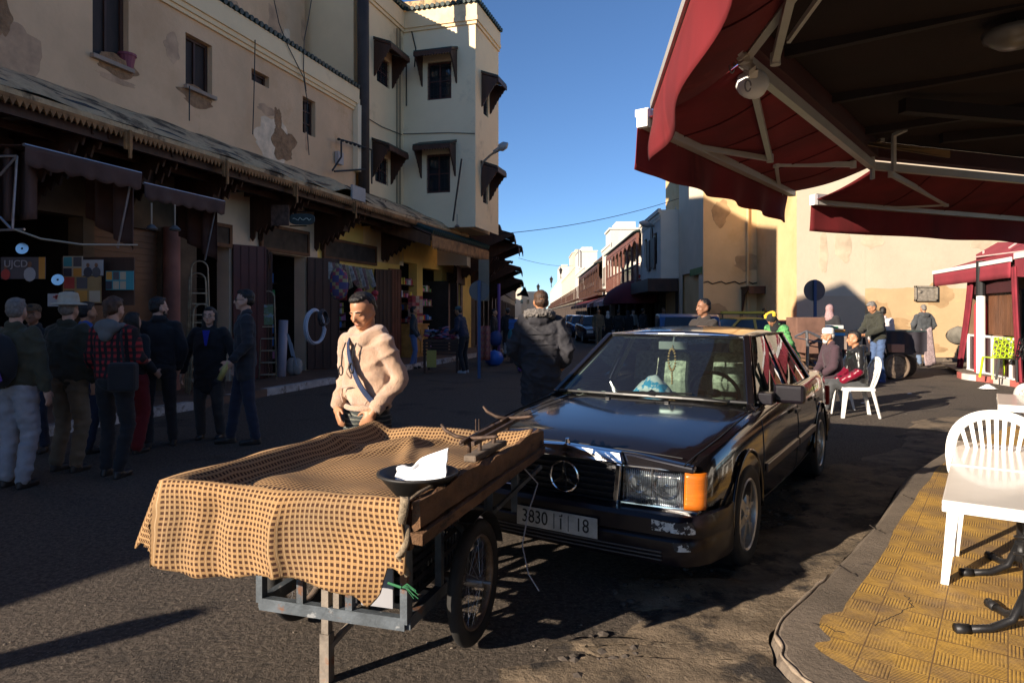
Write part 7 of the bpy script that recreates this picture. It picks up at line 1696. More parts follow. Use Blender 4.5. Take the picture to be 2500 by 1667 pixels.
pt, U, Hd, s = person('tall man with sunglasses in a dark overcoat facing left, bottle in hand', G(598,1082), -62, 1.78, fabric('slate_cloth', (.024,.026,.032)), denim, skin=skin_b, hair=hair_k, glasses='sun', coat=.72, look=(-8,0), vox=.010, arms=[[(-.235,.02,1.14),(-.24,-.06,.9)], [(.235,.0,1.14),(.24,-.17,.95)]], legs=[[(-.10,-.08,.50),(-.11,-.14,.09)], [(.10,.03,.50),(.11,.10,.09)]])
q = Matrix.Rotation(R(-62),4,'Z') @ U((.24,-.24,.86)); q = q+G(598,1082)
g = MB(); g.lathe([(0,-.12),(.032,-.12),(.033,.03),(.014,.07),(.014,.10),(0,.10)], Matrix.Translation(q)@Matrix.Rotation(R(25),4,'Y'), 14); tag(g.build('water_bottle', plain('bottle_yellow', (.45,.42,.15), .3), smooth=True), 'pale bottle with a blue cap held by the man in sunglasses', 'bottle')
g = MB(); b0 = MB(); b0.bm.free(); 
for q_, l_ in ((G(455,1040), 0),(G(572,1050), 1)): pass
# ---- by the clothes stall
person('man in a grey jumper and light blue jeans leaning at the yellow counter', V((-2.68,18.6,.0)), 95, 1.70, fabric('dark_grey_jumper', (.035,.038,.042)), fabric('light_denim', (.12,.18,.36)), vox=.014, look=(20,0))
person('man in a teal cap and navy tracksuit with white stripes, bent over the clothes stall', V((-1.20,17.2,0)), -112, 1.70, navy, blk, hat='cap', extra=plain('teal_cap', (.05,.09,.10), .8), lean=14, shoes=plain('pale_trainers', (.35,.36,.38), .6), vox=.014, arms=[[(-.25,-.05,1.15),(-.16,-.30,1.12)], [(.25,-.05,1.15),(.16,-.30,1.12)]])
person('woman in a purple flowered dress near the plaid shopping bag', V((.30,17.3,0)), 165, 1.50, mat('purple_floral', (.10,.02,.13), .9, var=.3, col2=(.45,.30,.45), s2=28, t2=.58, w2=.03), mat('purple_floral', ()), hairstyle='scarf', hair=blk, widepants=1.3, coat=.55, vox=.018)
person('dark clothed shopper in the shade under the left eaves', V((-.55,21,0)), 80, 1.65, fabric('dark_brown_cloth', (.03,.018,.012)), blk, vox=.018)
person('shopper in a dark cap deep under the left eaves', V((-.15,23.4,0)), 200, 1.68, blk, blk, hat='cap', vox=.018)
# ---- street walkers
person('man in an olive work suit walking towards the viewer pulling a trolley', G(1461,850), 8, 1.72, fabric('olive_drab', (.12,.095,.06)), fabric('olive_drab', ()), legs=[[(-.10,-.12,.52),(-.11,-.14,.09)], [(.10,.05,.50),(.11,.18,.12)]], vox=.016)
person('person in a white headscarf walking behind the man in olive', G(1484,842), 175, 1.62, blk, blk, hairstyle='scarf', hair=fabric('white_scarf', (.5,.48,.45)), widepants=1.25, vox=.018)
person('woman in a long black robe at the edge of the shade', G(1533,844), 180, 1.65, blk, blk, hairstyle='scarf', hair=blk, coat=.4, widepants=1.3, bulk=1.2, vox=.018)
person('person in black walking right of the black robed woman', G(1510,846), 150, 1.66, blk, blk, vox=.018)
person('pale faced man in a light shirt stepping out of the dark arcade', G(1546,838), 30, 1.70, fabric('pale_shirt', (.35,.33,.30)), blk, skin=skin_b, vox=.018)
person('dark dressed man standing under the domed awning', G(1570,846), 120, 1.72, blk, blk, vox=.018)
person('man in a black jacket under the awning beside the blue van', G(1620,850), 20, 1.75, fabric('dark_brown_cloth', ()), blk, skin=skin_d, vox=.016)
person('person in a dark blue hoodie with back turned in front of the hooded door', V((8.6,23.3,0)), 170, 1.68, fabric('slate_blue_cloth', (.05,.06,.09)), blk, vox=.016)
person('person in black standing next to the dark doorway', V((9.15,23.2,0)), 165, 1.70, blk, blk, vox=.016)
# ---- sunlit people on the right
pt, U, Hd, s = person('boy in a shiny black, white and dark red jacket sitting on a white chair', V((5.07,9.97,0)), -98, 1.66, mat('black_shiny_jacket', (.016,.016,.018), .3, var=.2, bump=.3, bscale=20), fabric('dark_grey_jeans', (.055,.058,.062)), seated=True, hairstyle='quiff', skin=skin_a, vox=.010, hood=True, wrinkle=.01, lean=6,
    arms=[[(-.24,-.05,1.15),(-.14,-.28,1.0)], [(.24,-.06,1.15),(.12,-.30,1.0)]], legs=[[(-.11,-.45,.49),(-.12,-.62,.09)], [(.11,-.43,.49),(.12,-.55,.09)]], shoes=plain('pale_trainers', ()))
g = MB()
for sg in (-1,1): g.beam(U((sg*.20,-.055,1.42)), U((sg*.275,-.05,1.19)), .030, .012, (sg,0,.2))
g.build('white_stripe', plain('stripe_white', (.75,.73,.70), .5), pt)
remesh([('c', U((-.245,-.055,1.14)), U((-.15,-.26,1.01)), .066,.054), ('c', U((.245,-.065,1.14)), U((.13,-.28,1.01)), .066,.054), ('e', U((0,0,1.02)), (.178,.130,.12))], .012, 3, 'red_panel', mat('dark_red_shiny', (.17,.006,.022), .3, var=.2, bump=.3, bscale=20), pt, disp=lambda c: .008*noise.noise(c*16))
person('old man with white beard and white skull cap sitting in a plum djellaba', V((5.12,10.80,0)), -92, 1.70, fabric('plum_cloth', (.055,.030,.040)), fabric('plum_cloth', ()), seated=True, hair=hair_w, hairstyle='crop', beard=hair_w, hat='kufi', skin=skin_a, vox=.010, bulk=1.1, widepants=1.15, lean=10,
    arms=[[(-.24,-.10,1.15),(-.10,-.34,.98)], [(.24,-.10,1.15),(.10,-.36,.98)]])
person('man with grey hair in a padded olive black jacket and blue jeans looking down', V((8.02,14.95,0)), -80, 1.78, fabric('padded_olive_black', (.030,.031,.022)), blu, hair=hair_g, skin=skin_a, lean=12, look=(0,22), bulk=1.15, vox=.011, wrinkle=.012, hood=True, arms=[[(-.26,-.10,1.18),(-.10,-.36,1.12)], [(.26,-.10,1.18),(.10,-.34,1.10)]], shoes=plain('blue_trainers', (.03,.05,.18), .6))
person('person in a white and pink top half hidden behind the man in the padded jacket', V((8.55,15.75,0)), 160, 1.66, mat('white_pink_top', (.55,.50,.50), .9, var=.1, col2=(.45,.10,.15), s2=3, t2=.6), blk, vox=.014)
person('man in a dark grey hooded jacket and faded jeans walking away to the tan wall', V((11.75,19.5,0)), 175, 1.76, fabric('grey_hoodie_cloth', (.055,.06,.065)), mat('faded_jeans', (.12,.17,.26), .9, var=.3, scale=4), hair=hair_g, hairstyle='crop', hood=True, bulk=1.12, vox=.012, wrinkle=.012, look=(0,5), arms=[[(-.29,.02,1.16),(-.22,-.12,.98)], [(.29,.03,1.16),(.22,-.12,.98)]])
person('person in a speckled headscarf behind the stack of coloured boxes', V((7.45,16.0,0)), 120, 1.72, fabric('charcoal_cloth', ()), blk, hairstyle='scarf', hair=mat('speckled_scarf', (.35,.22,.22), .9, var=.6, scale=60), vox=.013)
grn = mat('green_print', (.10,.32,.10), .85, var=.15, scale=6, bump=.3, col2=(.04,.16,.06), s2=22, t2=.52, w2=.04, col3=(.28,.48,.22), s3=30, t3=.6)
pt, U, Hd, s = person('stooping person in a green patterned djellaba with a black and yellow head wrap', V((4.85,12.1,0)), -60, 1.62, grn, grn, hairstyle='scarf', hair=blk, lean=34, coat=.6, bulk=1.15, widepants=1.3, vox=.012, wrinkle=.014, look=(0,10), arms=[[(-.24,-.10,1.15),(-.10,-.30,1.0)], [(.24,-.10,1.15),(.10,-.30,1.0)]])
g = MB()
LM = Matrix.Translation((4.85,12.1,0)) @ Matrix.Rotation(R(-60),4,'Z')
for i in range(30):
    a = .2+i*.11; g.ell(LM @ Hd((.088*math.cos(a), .015+.10*math.sin(a), .10+.018*math.sin(i*1.7))), (.042,.032,.024), Matrix.Rotation(a,3,'Z'), 1)
tag(g.build('yellow_head_wrap', fabric('yellow_cloth', (.65,.42,.03)), smooth=True), 'yellow twisted cloth wound over the stooping person in green', 'head wrap')
# ================================================================== left side clutter
dcan = mat('dusty_brown_canvas', (.085,.045,.035), .95, var=.2, scale=2, bump=.3, bscale=20, col2=(.12,.08,.065), s2=1.5, t2=.6, w2=.2)
def shop_awning(label, k0, k1, off0, off1, z0, z1, drop, curtain=None):
    t = thing('shop_awning', label, 'awning', FL((k0+k1)/2, 0, z0), 0, 'old canvas awnings of the shaded shops', True)
    MB().grid(lambda u, v: FL(k0+(k1-k0)*u, off0+(off1-off0)*v, z0+(z1-z0)*v-.10*math.sin(PI*v)*(1+.3*math.sin(u*14))), 24, 8).build('canvas', dcan, t, smooth=True, thick=.004)
    MB().grid(lambda u, v: FL(k0+(k1-k0)*u, off1+.02+.02*math.sin(u*30)*v, z1-drop*v-.035*abs(math.sin(u*22))*v), 60, 4).build('valance', dcan, t, smooth=True, thick=.004)
    MB().tube([FL(k0,off1,z1), FL(k1,off1,z1)], .02, 6).build('front_bar', metal_gr, t)
    if curtain:
        for kk in curtain:
            MB().grid(lambda u, v: FL(kk+.07*math.sin(u*16), off1-.75*u-.1, z1-.03-.95*v*(1-.25*u)+(.2*u)), 14, 8).build('side_curtain', dcan, t, smooth=True, thick=.006)
            for d in (0,.07): MB().tube([FL(kk+d,off1-.1-d*2,z1), FL(kk+d-.04,off1-.3-d,z1-.95)], .014, 6).build('stay', metal_gr, t)
    return t
OA = 2.35
ka, kb = fk(101, OA), fk(344, OA); z1a = fkz(220, 393, OA)[1]
shop_awning('left old brown awning with a ragged valance and tied side curtain', ka-.2, kb, .25, OA, z1a+.45, z1a, .20, curtain=[kb-.03])
OB = 1.75
kc_, kd = fk(350, OB), fk(548, OB); z1b = fkz(450, 470, OB)[1]
shop_awning('second old brown awning hanging right of the left one', kc_, kd, .25, OB, z1b+.42, z1b, .20, curtain=[kd-.05])
t = thing('awning_frame', 'folded brown awning on a bent metal frame at the far left', 'awning', FL(-5.2,2.2,3), 0, None, True)
g = MB(); 
for a, b in (((0,382),(42,381)),((42,381),(30,562)),((0,428),(42,381)),((0,530),(30,562)),((0,562),(60,560))): g.tube([P(a[0],a[1],7.4), P(b[0],b[1],7.4)], .015, 6)
g.build('frame', metal_gr, t)
MB().grid(lambda u, v: P(-60+(150+40*v*0)*u, 345+30*u+(200-40*u)*v, 7.55+.15*math.sin(u*20)), 20, 8).build('folded_canvas', dcan, t, smooth=True, thick=.01)
cable([P(35,560,7.3), P(100,583,7.4), P(200,597,7.6), P(335,598,8.3)], .012, plain('pale_rope', (.35,.30,.22)), lab='pale rope slung beneath the left awnings')
# compact discs
for px, py, lab in ((54,607,'upper shiny disc hanging above the posters'), (141,683,'lower shiny disc hanging beside the posters')):
    q = P(px,py,7.9); g = MB(); MT = Matrix.Translation(q)@Matrix.Rotation(R(80),4,'X')@Matrix.Rotation(R(15),4,'Y'); g.lathe([(.012,0),(.065,0),(.065,.003),(.012,.003)], MT, 24, closed=True)
    tag(g.build('compact_disc', mat('disc_silver', (.55,.62,.60), .15, .8, var=.2, bump=0)), lab, 'disc', 'discs on strings')
# posters
pc = [(.50,.42,.30),(.10,.09,.10),(.62,.28,.05),(.06,.30,.34),(.45,.06,.05),(.6,.56,.52),(.38,.24,.10),(.05,.05,.07)]
pm = [plain('print_%d' % i, c, .6) for i, c in enumerate(pc)]
wht = plain('poster_white', (.42,.41,.42), .6)
def poster(label, px0, py0, px1, py1, bg, cells, off=.04, tilt=0, text=None, group='posters on the shutters', Yd=None):
    W = W0 if Yd is None else Wall((0,Yd,0),(1,0,0),(0,-1,0))
    r = W.rect(px0,py0,px1,py1); t = thing('poster', label, 'poster', W.at((r[0]+r[1])/2,r[2],off), 0, group, True)
    g = MB(); W.slab(g, r[0], r[1], r[2], r[3], off, .012); g.build('sheet', bg, t)
    w_, h_ = r[1]-r[0], r[3]-r[2]; bm = {}
    for (a,b,c,d,mi) in cells: bm.setdefault(mi, []).append((a,b,c,d))
    g = MB()
    for mi, L_ in bm.items():
        g.mi = mi
        for a,b,c,d in L_: W.slab(g, r[0]+w_*a, r[0]+w_*b, r[2]+h_*c, r[2]+h_*d, off+.012+.001*mi, .003)
    g.build('print', pm, t)
    # small portrait shapes
    return t, W, r
random.seed(11)
def grid_cells(nx, ny):
    return [((i+.08)/nx,(i+.92)/nx,(j+.08)/ny,(j+.92)/ny,random.randrange(8)) for i in range(nx) for j in range(ny)]
def portrait(t, W, r, spots, off):
    for (u, v, s_, m_) in spots:
        w_, h_ = r[1]-r[0], r[3]-r[2]; c = W.at(r[0]+w_*u, r[2]+h_*v, off+.02); g = MB(); g.ell(c+V((0,0,h_*.2*s_)), (h_*.085*s_,.006,h_*.11*s_)); g.build('face', skin_d, t)
        g = MB(); g.ell(c-V((0,0,h_*.15*s_)), (h_*.22*s_,.006,h_*.26*s_)); g.build('figure', m_, t)
t, W, r = poster('dark banner poster with white lettering and two men, far left', 4, 628, 112, 681, pm[1], [(.86,1,.0,1,2)], .0, Yd=8.3)
portrait(t, W, r, [(.12,.35,1,pm[4]),(.66,.4,1.3,wht)], .0); text_mesh('UJCD', .12, Matrix.Translation(W.at(r[0]+(r[1]-r[0])*.36, r[2]+(r[3]-r[2])*.68, .03))@Matrix.Rotation(R(90),4,'X'), wht, 'lettering', t)
poster('sheet of many small cover pictures on the brown shutter', 158, 626, 205, 735, pm[0], grid_cells(2,4), .02, Yd=8.8)
t, W, r = poster('white poster with two men above the small cover pictures', 205, 635, 256, 673, wht, [], .03, Yd=8.8); portrait(t, W, r, [(.3,.4,1.3,pm[7]),(.7,.4,1.3,pm[1])], .03)
poster('sheet of dark and orange cover pictures below the white poster', 160, 675, 252, 740, pm[6], grid_cells(3,2), .035, Yd=8.8)
poster('wide sheet of film pictures right of the white poster', 262, 662, 329, 708, pm[3], grid_cells(4,2), .02, Yd=8.8)
t, W, r = poster('small white poster with a red cross shape behind the sun hat', 122, 717, 168, 748, wht, [(.42,.58,.55,.9,4),(.3,.7,.68,.80,4)], .03, Yd=8.2)
g = MB(); g.box2(P(150,628,8.95), P(330,745,8.98)); tag(g.build('display_board', wood_dk), 'brown board that carries the poster display on the shutter', 'board')
# ladders
def ladder(label, base, rz, h=1.75, w_=.30, rungs=5, group='step ladders at the shop front'):
    t = thing('step_ladder', label, 'ladder', base, rz, group); m = mat('ladder_metal', (.36,.31,.22), .45, .4, var=.3, scale=10)
    pts = [V((-w_/2-.06,-.12,0)), V((-w_/2,0,h-.1))]+[V((-w_/2*math.cos(a), .0, h-.1+w_/2*math.sin(a))) for a in [PI*i/8 for i in range(1,8)]]+[V((w_/2,0,h-.1)), V((w_/2+.06,-.12,0))]
    MB().tube(pts, .014, 8).build('front_frame', m, t, smooth=True)
    MB().tube([V((-w_/2,.4,0)), V((-w_/2,.02,h-.25)), V((w_/2,.02,h-.25)), V((w_/2,.4,0))], .011, 8).build('rear_frame', m, t, smooth=True)
    for i in range(rungs):
        z = .22+(h-.6)*i/(rungs-.6); y = -.12*(1-z/h); MB().box((0,y+.05,z),(w_+.06*(1-z/h),.11,.022)).build('step', m, t)
    return t
ladder('tall metal step ladder with a landscape print between its rails', G(655,939), R(-60)+R(75), 1.95, .24, 6)
q = G(655,939)
g = MB(); g.box(q+V((.0,-.03,1.47)), (.22,.01,.42), rz=R(12)); tag(g.build('framed_print', mat('landscape_print', (.12,.20,.10), .4, var=.3, col2=(.25,.35,.45), s2=3, t2=.5)), 'colourful landscape print standing in the tall step ladder', 'picture')
for i, (px, py, h, lab) in enumerate(((508,905,2.05,'tallest of three folded ladders leaning behind the woman with glasses'),(498,900,2.25,'folded ladder leaning highest against the dark doorway'),(520,908,1.5,'shortest of the three folded ladders behind the woman with glasses'))):
    ladder(lab, V((-5.55+.12*i, 12.05-.18*i, .13)), R(25), h, .26, 5)
# rolls and hose coils
g = MB(); q = G(682,935)+V((0,.1,.0)); g.cyl(q+V((0,0,.0)), q+V((.02,.1,1.35)), .10, .10, 16); tag(g.build('plastic_roll', mat('pale_roll', (.36,.33,.38), .5, var=.1), smooth=True), 'upright pale roll of plastic sheeting beside the ladder', 'roll')
for i in range(2):
    q2 = q+V((.16+.1*i,.25,.13)); g = MB(); g.grid(lambda u, v: q2+V((.14*math.cos(2*PI*u)*math.sin(PI*v)+.02*noise.noise(V((u*5,v*5,i))), .12*math.sin(2*PI*u)*math.sin(PI*v), .2-.2*math.cos(PI*v))), 12, 8); tag(g.build('plastic_bundle', mat('clear_bundle', (.28,.26,.24), .3, var=.4, bump=.8, bscale=25), smooth=True), ['crumpled clear plastic bundle under the pale roll','second plastic bundle right of the pale roll'][i], 'bundle')
def coil(label, c, rad, r, turns, m, nrm=(0.96,-.28,0)):
    n_ = V(nrm).normalized(); x = V((-n_.y,n_.x,0)); z = V((0,0,1)); g = MB(); pts = []
    for i in range(turns*28): a = 2*PI*i/28; k = i/28; rr = rad+(.012*math.sin(k*7)); o = n_*(.022*(k % 3)+.01*math.sin(k*3)); pts.append(c+o+x*rr*math.cos(a)+z*rr*math.sin(a)+x*.012*math.sin(k*5)+z*.016*math.cos(k*4))
    g.tube(pts, r, 6); tag(g.build('hose_coil', m, smooth=True), label, 'hose')
hc_ = P(765,797,13.6)
coil('big coil of white hose hanging on the open shop door', hc_, .33, .016, 6, plain('white_hose', (.55,.56,.62), .4)); coil('small dark coil of hose over the white one', P(786,775,13.5), .14, .012, 7, plain('dark_hose', (.045,.045,.05), .4))
# plastic basins etc. in front of door
g = MB(); g.grid(lambda u, v: P(700,815,13.7)+V((.12*u+.1*v, -.02, -.15*u-.45*v+.05*math.sin(u*5))), 5, 6); tag(g.build('blue_sheet', plain('sheet_blue', (.25,.30,.38), .4), thick=.01), 'pale blue plastic sheet leaning below the white hose', 'sheet')
# hanging bags at shop e
random.seed(5); t = thing('hanging_goods', 'row of clear wrapped goods hanging in the lit shop window', 'goods', P(862,660,14.6), 0, None, True)
for i in range(13):
    px = 806+8.2*i; Yq = 14.3+.32*(i/1.9); q = P(px, 640+1.5*i, Yq); h = random.uniform(.30,.5); g = MB(); g.prism([q+V((-.03,0,0)), q+V((.03,0,0)), q+V((.09+.05,0,-h)), q+V((.0+.05,0,-h-.05)), q+V((-.03,0,-h*.8))], V((0,-.03,0))); g.build('wrapped_pack', [mat('clear_pack', (.34,.30,.27), .25, var=.5, scale=20), mat('clear_pack_red', (.28,.14,.12), .25, var=.5, scale=20), mat('clear_pack_yellow', (.35,.28,.16), .25, var=.5, scale=20)][i % 3], t)
def check_mat(key, c1, c2, c3, sc_=14):
    m = mat(key, c1, .7, var=0, bump=.1); tt = m.node_tree; N, L = tt.nodes.new, tt.links.new; b = tt.nodes['Principled BSDF']; tc = N('ShaderNodeTexCoord'); ck = N('ShaderNodeTexChecker'); ck.inputs['Scale'].default_value = sc_; ck.inputs[1].default_value = (*c1,1); ck.inputs[2].default_value = (*c2,1); L(tc.outputs['Object'], ck.inputs[0])
    c2_ = N('ShaderNodeTexChecker'); c2_.inputs['Scale'].default_value = sc_*.5; L(tc.outputs['Object'], c2_.inputs[0]); mx = N('ShaderNodeMix'); mx.data_type = 'RGBA'; L(c2_.outputs['Fac'], mx.inputs['Factor']); L(ck.outputs['Color'], mx.inputs['A']); mx.inputs['B'].default_value = (*c3,1); L(mx.outputs['Result'], b.inputs['Base Color']); return m
def sack(name, label, c, rx__, ry__, rz__, m, cat='bag', seedv=0, top=.35):
    g = MB(); g.grid(lambda u, v: V(c)+V((rx__*math.cos(2*PI*u)*math.sin(PI*v)**.7*(1+.12*noise.noise(V((u*4,v*3,seedv)))), ry__*math.sin(2*PI*u)*math.sin(PI*v)**.7, rz__*(1-math.cos(PI*v))*(1+.08*noise.noise(V((math.cos(2*PI*u)*2,v*4,seedv)))))), 22, 14)
    o = g.build(name, m, smooth=True); tag(o, label, cat); return o
sack('checked_bag', 'red checked carrier bags hanging left of the wrapped goods', P(827,732,14.2), .20, .12, .33, check_mat('red_check', (.30,.05,.07), (.35,.28,.12), (.07,.06,.15)))
g = MB(); q = P(892,722,15.1)
for i in range(9): g.ell(q+V((random.uniform(-.25,.25),0,random.uniform(-.1,.1))), (.09,.07,.08), sub=1)
tag(g.build('red_flowers', plain('goods_red', (.35,.02,.03)), smooth=True), 'bunch of red goods hanging at the bottom of the shop window', 'goods')
# stacked boxes on the yellow counter
t = thing('sweet_boxes', 'stack of pink and red boxes on the yellow counter', 'boxes', P(998,795,18.0), 0, None, True); random.seed(2)
g = MB()
for r_ in range(8):
    for c_ in range(3): g.mi = random.randrange(3); g.box(W0.at(kb*0+W0.k(990)+.28*c_, 1.24+.11*r_, .22), (.15,.26,.10), rz=math.atan2(FA.y,FA.x)-PI/2)
g.build('box_stack', [plain('box_pink', (.38,.12,.13)), plain('box_red', (.30,.04,.05)), plain('box_pale', (.42,.33,.28))], t)
MB().box(W0.at(W0.k(982),1.45,.42), (.02,.32,.5), rz=math.atan2(FA.y,FA.x)-PI/2).build('framed_card', plain('card_yellow', (.40,.30,.06)), t)
# oval sign and picture above shop d
t = thing('hanging_sign', 'dark oblong sign with pale script hanging on an iron bracket', 'sign', P(737,535,13.2), 0, None, True)
MB().tube([P(708,519,13.9), P(748,517,13.6)], .012, 6).build('bracket', metal_bk, t); MB().tube([P(708,552,13.9), P(748,552,13.6)], .012, 6).build('bracket', metal_bk, t)
g = MB(); c = P(737,535,13.5); n_ = 20; g.prism([c+V((.25*math.copysign(abs(math.cos(2*PI*i/n_))**.5,math.cos(2*PI*i/n_)), 0, .11*math.copysign(abs(math.sin(2*PI*i/n_))**.7,math.sin(2*PI*i/n_)))) for i in range(n_)], V((0,.04,0))); g.build('board', plain('dark_green_board', (.025,.04,.04)), t)
g = MB(); g.tube([c+V((-.18+.036*i, -.006, .025*math.sin(i*1.9)+.01*math.cos(i*3.3))) for i in range(11)], .008, 4); g.build('lettering', plain('sign_pale', ()), t)
MB().box(P(684,526,13.9), (.36,.03,.42)).build('framed_picture', mat('old_picture', (.10,.06,.05), .6, var=.6, scale=12)) ; tag(bpy.data.objects['framed_picture'], 'square reddish picture board hanging left of the oblong sign', 'picture')
for i, (px, py) in enumerate(((370,558),(427,560),(1116,553))):
    Y = (9.4,9.7,19.5)[i]; q = P(px,py,Y); s_ = Y/12; t = thing('pendant_lamp', ['small pendant lamp under the brown awning, left one','small pendant lamp under the brown awning, right one','small white lamp under the ochre fringe'][i], 'lamp', q, 0, None, True)
    MB().tube([q, q+V((0,0,.35))], .012, 6).build('stem', plain('lamp_stem', (.35,.28,.2)), t); MB().lathe([(0,-.03),(.07,-.02),(.08,0),(.03,.05),(0,.06)], Matrix.Translation(q), 14).build('shade', plain('lamp_bowl', ()), t)
# clothes stall
st = thing('clothes_stall', 'low wooden stall heaped with folded clothes', 'stall', V((-2.0,17.6,0)), 0, None, True)
s0 = V((-2.35,17.2,0)); sd = V((.55,.83,0)).normalized(); s0 = V((-2.42,17.35,0))
g = MB(); a = P(1040,0,17.4); 
X0, X1 = (1036-CX)/FPX*17.5, (1122-CX)/FPX*17.5
g.box2((X0,17.2,.78),(X1,18.2,.84))
for x in (X0+.04,X1-.04):
    for y in (17.24,18.16): g.box2((x-.03,y-.03,0),(x+.03,y+.03,.78))
for i in range(5): g.box2((X0,17.19,.45+.08*i),(X1,17.21,.50+.08*i))
g.build('table', wood_dk, st)
random.seed(9); cl = [plain('cl_%d' % i, c, .9) for i, c in enumerate([(.32,.10,.16),(.06,.10,.25),(.02,.02,.03),(.38,.22,.28),(.10,.16,.30),(.25,.25,.28),(.30,.05,.10)])]
g = MB()
for i in range(110):
    g.mi = random.randrange(7); lv = random.random(); x = random.uniform(X0+.08,X1-.08); z = .86+.30*lv*random.random() if x > X0+.4 else .86+.2*random.random(); g.ell((x, random.uniform(17.22,17.9), z), (random.uniform(.06,.13), .10, random.uniform(.02,.04)), Matrix.Rotation(random.uniform(-.4,.4),3,'Y'), 1)
o = g.build('clothes_heap', cl, smooth=True); tag(o, 'heap of pink, blue and black clothes on the low stall', 'clothes'); struct(o, 'stuff')
g = MB(); g.box2(((1043-CX)/FPX*17.1,17.0,.16),((1066-CX)/FPX*17.1,17.05,.58)); tag(g.build('price_board', plain('card_yellow', ())), 'yellow board in a white frame below the clothes stall', 'board')
g = MB(); g.grid(lambda u, v: V(((1165-CX)/FPX*19+ .36*u, 19+.05*math.sin(u*15), 1.15-.95*v)), 12, 6); tag(g.build('striped_blanket', check_mat('orange_stripe', (.35,.09,.06), (.22,.05,.06), (.30,.12,.08), 22), smooth=True, thick=.02), 'orange red patterned blanket hanging beside the round sign', 'blanket')
sack('blue_sack', 'round bright blue plastic sack on the ground by the shops', G(1206,893)+V((0,0,.0)), .27, .25, .22, mat('blue_plastic_sack', (.02,.10,.38), .35, var=.2, bump=.5, bscale=20), seedv=4)
sack('plaid_bag', 'blue and yellow plaid shopping bag standing near the parka man', G(1272,905), .15, .10, .28, check_mat('blue_plaid', (.03,.10,.25), (.25,.30,.05), (.04,.16,.14), 18), seedv=6)
for i, (px, py, c, lab) in enumerate(((1255,822,(.05,.20,.22),'teal ball shaped bag hanging in the dark stall'),(1210,828,(.03,.05,.15),'navy bag left of the teal one'),(1262,792,(.03,.10,.30),'blue plastic crate stacked on the shaded stall'),(1280,835,(.16,.04,.14),'purple spotted bag near the crates'),(1250,850,(.30,.28,.27),'pale box under the hanging teal bag'))):
    if 'crate' in lab or 'box' in lab: g = MB(); g.box(P(px,py,21), (.5,.4,.32)); g.box(P(px,py,21)+V((0,-.21,.06)), (.52,.02,.05)); g.box(P(px,py,21)+V((0,-.21,-.10)), (.52,.02,.05)); tag(g.build('stall_box', plain('sb_%d' % i, c), bevel=.02), lab, 'box')
    else: sack('stall_bag', lab, P(px,py,20.5)-V((0,0,.2)), .2, .18, .22, plain('sb_%d' % i, c), seedv=i)
g = MB(); g.box2(((1245-CX)/FPX*21,20.8,.0),((1245-CX)/FPX*21+1.0,21.4,.72)); tag(g.build('stall_table', wood_dk), 'dark stall table under the crates in the shade', 'table')
# round sign backs
def round_sign(label, px, py, Y, r_, base_py, colp):
    t = thing('round_sign', label, 'road sign', (((px-CX)/FPX*Y),Y,0), 0, 'round road signs seen from behind', True); c = P(px,py,Y)
    g = MB(); g.lathe([(0,0),(r_,0),(r_,.012),(r_-.012,.012),(r_-.012,.004),(0,.004)], Matrix.Translation(c)@Matrix.Rotation(R(90),4,'X'), 36); g.build('disc', mat('sign_back', (.10,.095,.095), .45, .3, var=.2), t)
    MB().beam(V((c.x,Y-.05,0)), V((c.x,Y-.05,c.z+r_*1.0)), .07, .05, (0,1,0)).build('post', plain('sign_post_blue', (.03,.07,.16), .5), t)
round_sign('round road sign seen from behind on a blue post, left of the street', 1170, 710, 15.8, .235, 0, 0); round_sign('round road sign seen from behind on a blue post before the tan wall', 1988, 709, 18.2, .285, 0, 0)
g = MB(); q = P(1218,0,22); g.cyl((q.x,22,0),(q.x,22,2.45), .05, n=10); tag(g.build('purple_pole', plain('purple_paint', (.13,.06,.22))), 'thin purple pole holding the shaded awning', 'pole')
g = MB(); q = P(1190,0,21.6); g.box2((q.x-.28,21.6,1.9),(q.x+.05,21.7,3.2)); tag(g.build('cloth_sheet', mat('tan_panel', (.22,.17,.12))), 'pale brown cloth hanging behind the round sign', 'cloth')
# ================================================================== right side market things
mk = thing('market_cart', 'handcart loaded with brown boxes and a tangle of metal legs', 'cart', V((5.6,13.2,0)), 0, None, True)
bx_m = mat('brown_box', (.16,.085,.06), .8, var=.25, scale=4)
X = lambda px, Y: (px-CX)/FPX*Y
MB().box2((X(1975,13.2),13.2,.72),(X(2022,13.2),13.8,1.12)).build('box', bx_m, mk, bevel=.01); MB().box2((X(1948,13.8),13.85,.60),(X(2018,13.8),14.4,1.42)).build('box', bx_m, mk, bevel=.01)
g = MB(); 
for z in (.25,.42,.58): g.box2((X(1968,13.1),13.1,z),(X(2012,13.1),14.0,z+.03))
for px in (1970,2010): 
    for y in (13.1,13.95): g.beam((X(px,13.1),y,0),(X(px,13.1),y,.72),.04,.04)
g.beam((X(1970,13.1),13.1,.7),(X(2010,13.1),13.1,.3),.02,.02); g.build('rack', mat('rusty_brown_rack', (.16,.09,.05), .7, var=.4), mk)
g = MB(); c = P(1969,815,12.9)
g.tube([P(1969,808,12.9), P(1972,845,12.9), P(1970,905,12.9)], .03, 6); 
for a in ((1940,822),(2002,822),(2018,833),(1952,818),(1990,818)): g.tube([P(1969,808,12.9), P(a[0],a[1],12.9)], .018, 6)
g.tube([P(1940,824,12.9), P(2020,838,12.9)], .012, 5); g.build('folded_stand', metal_gr, mk)
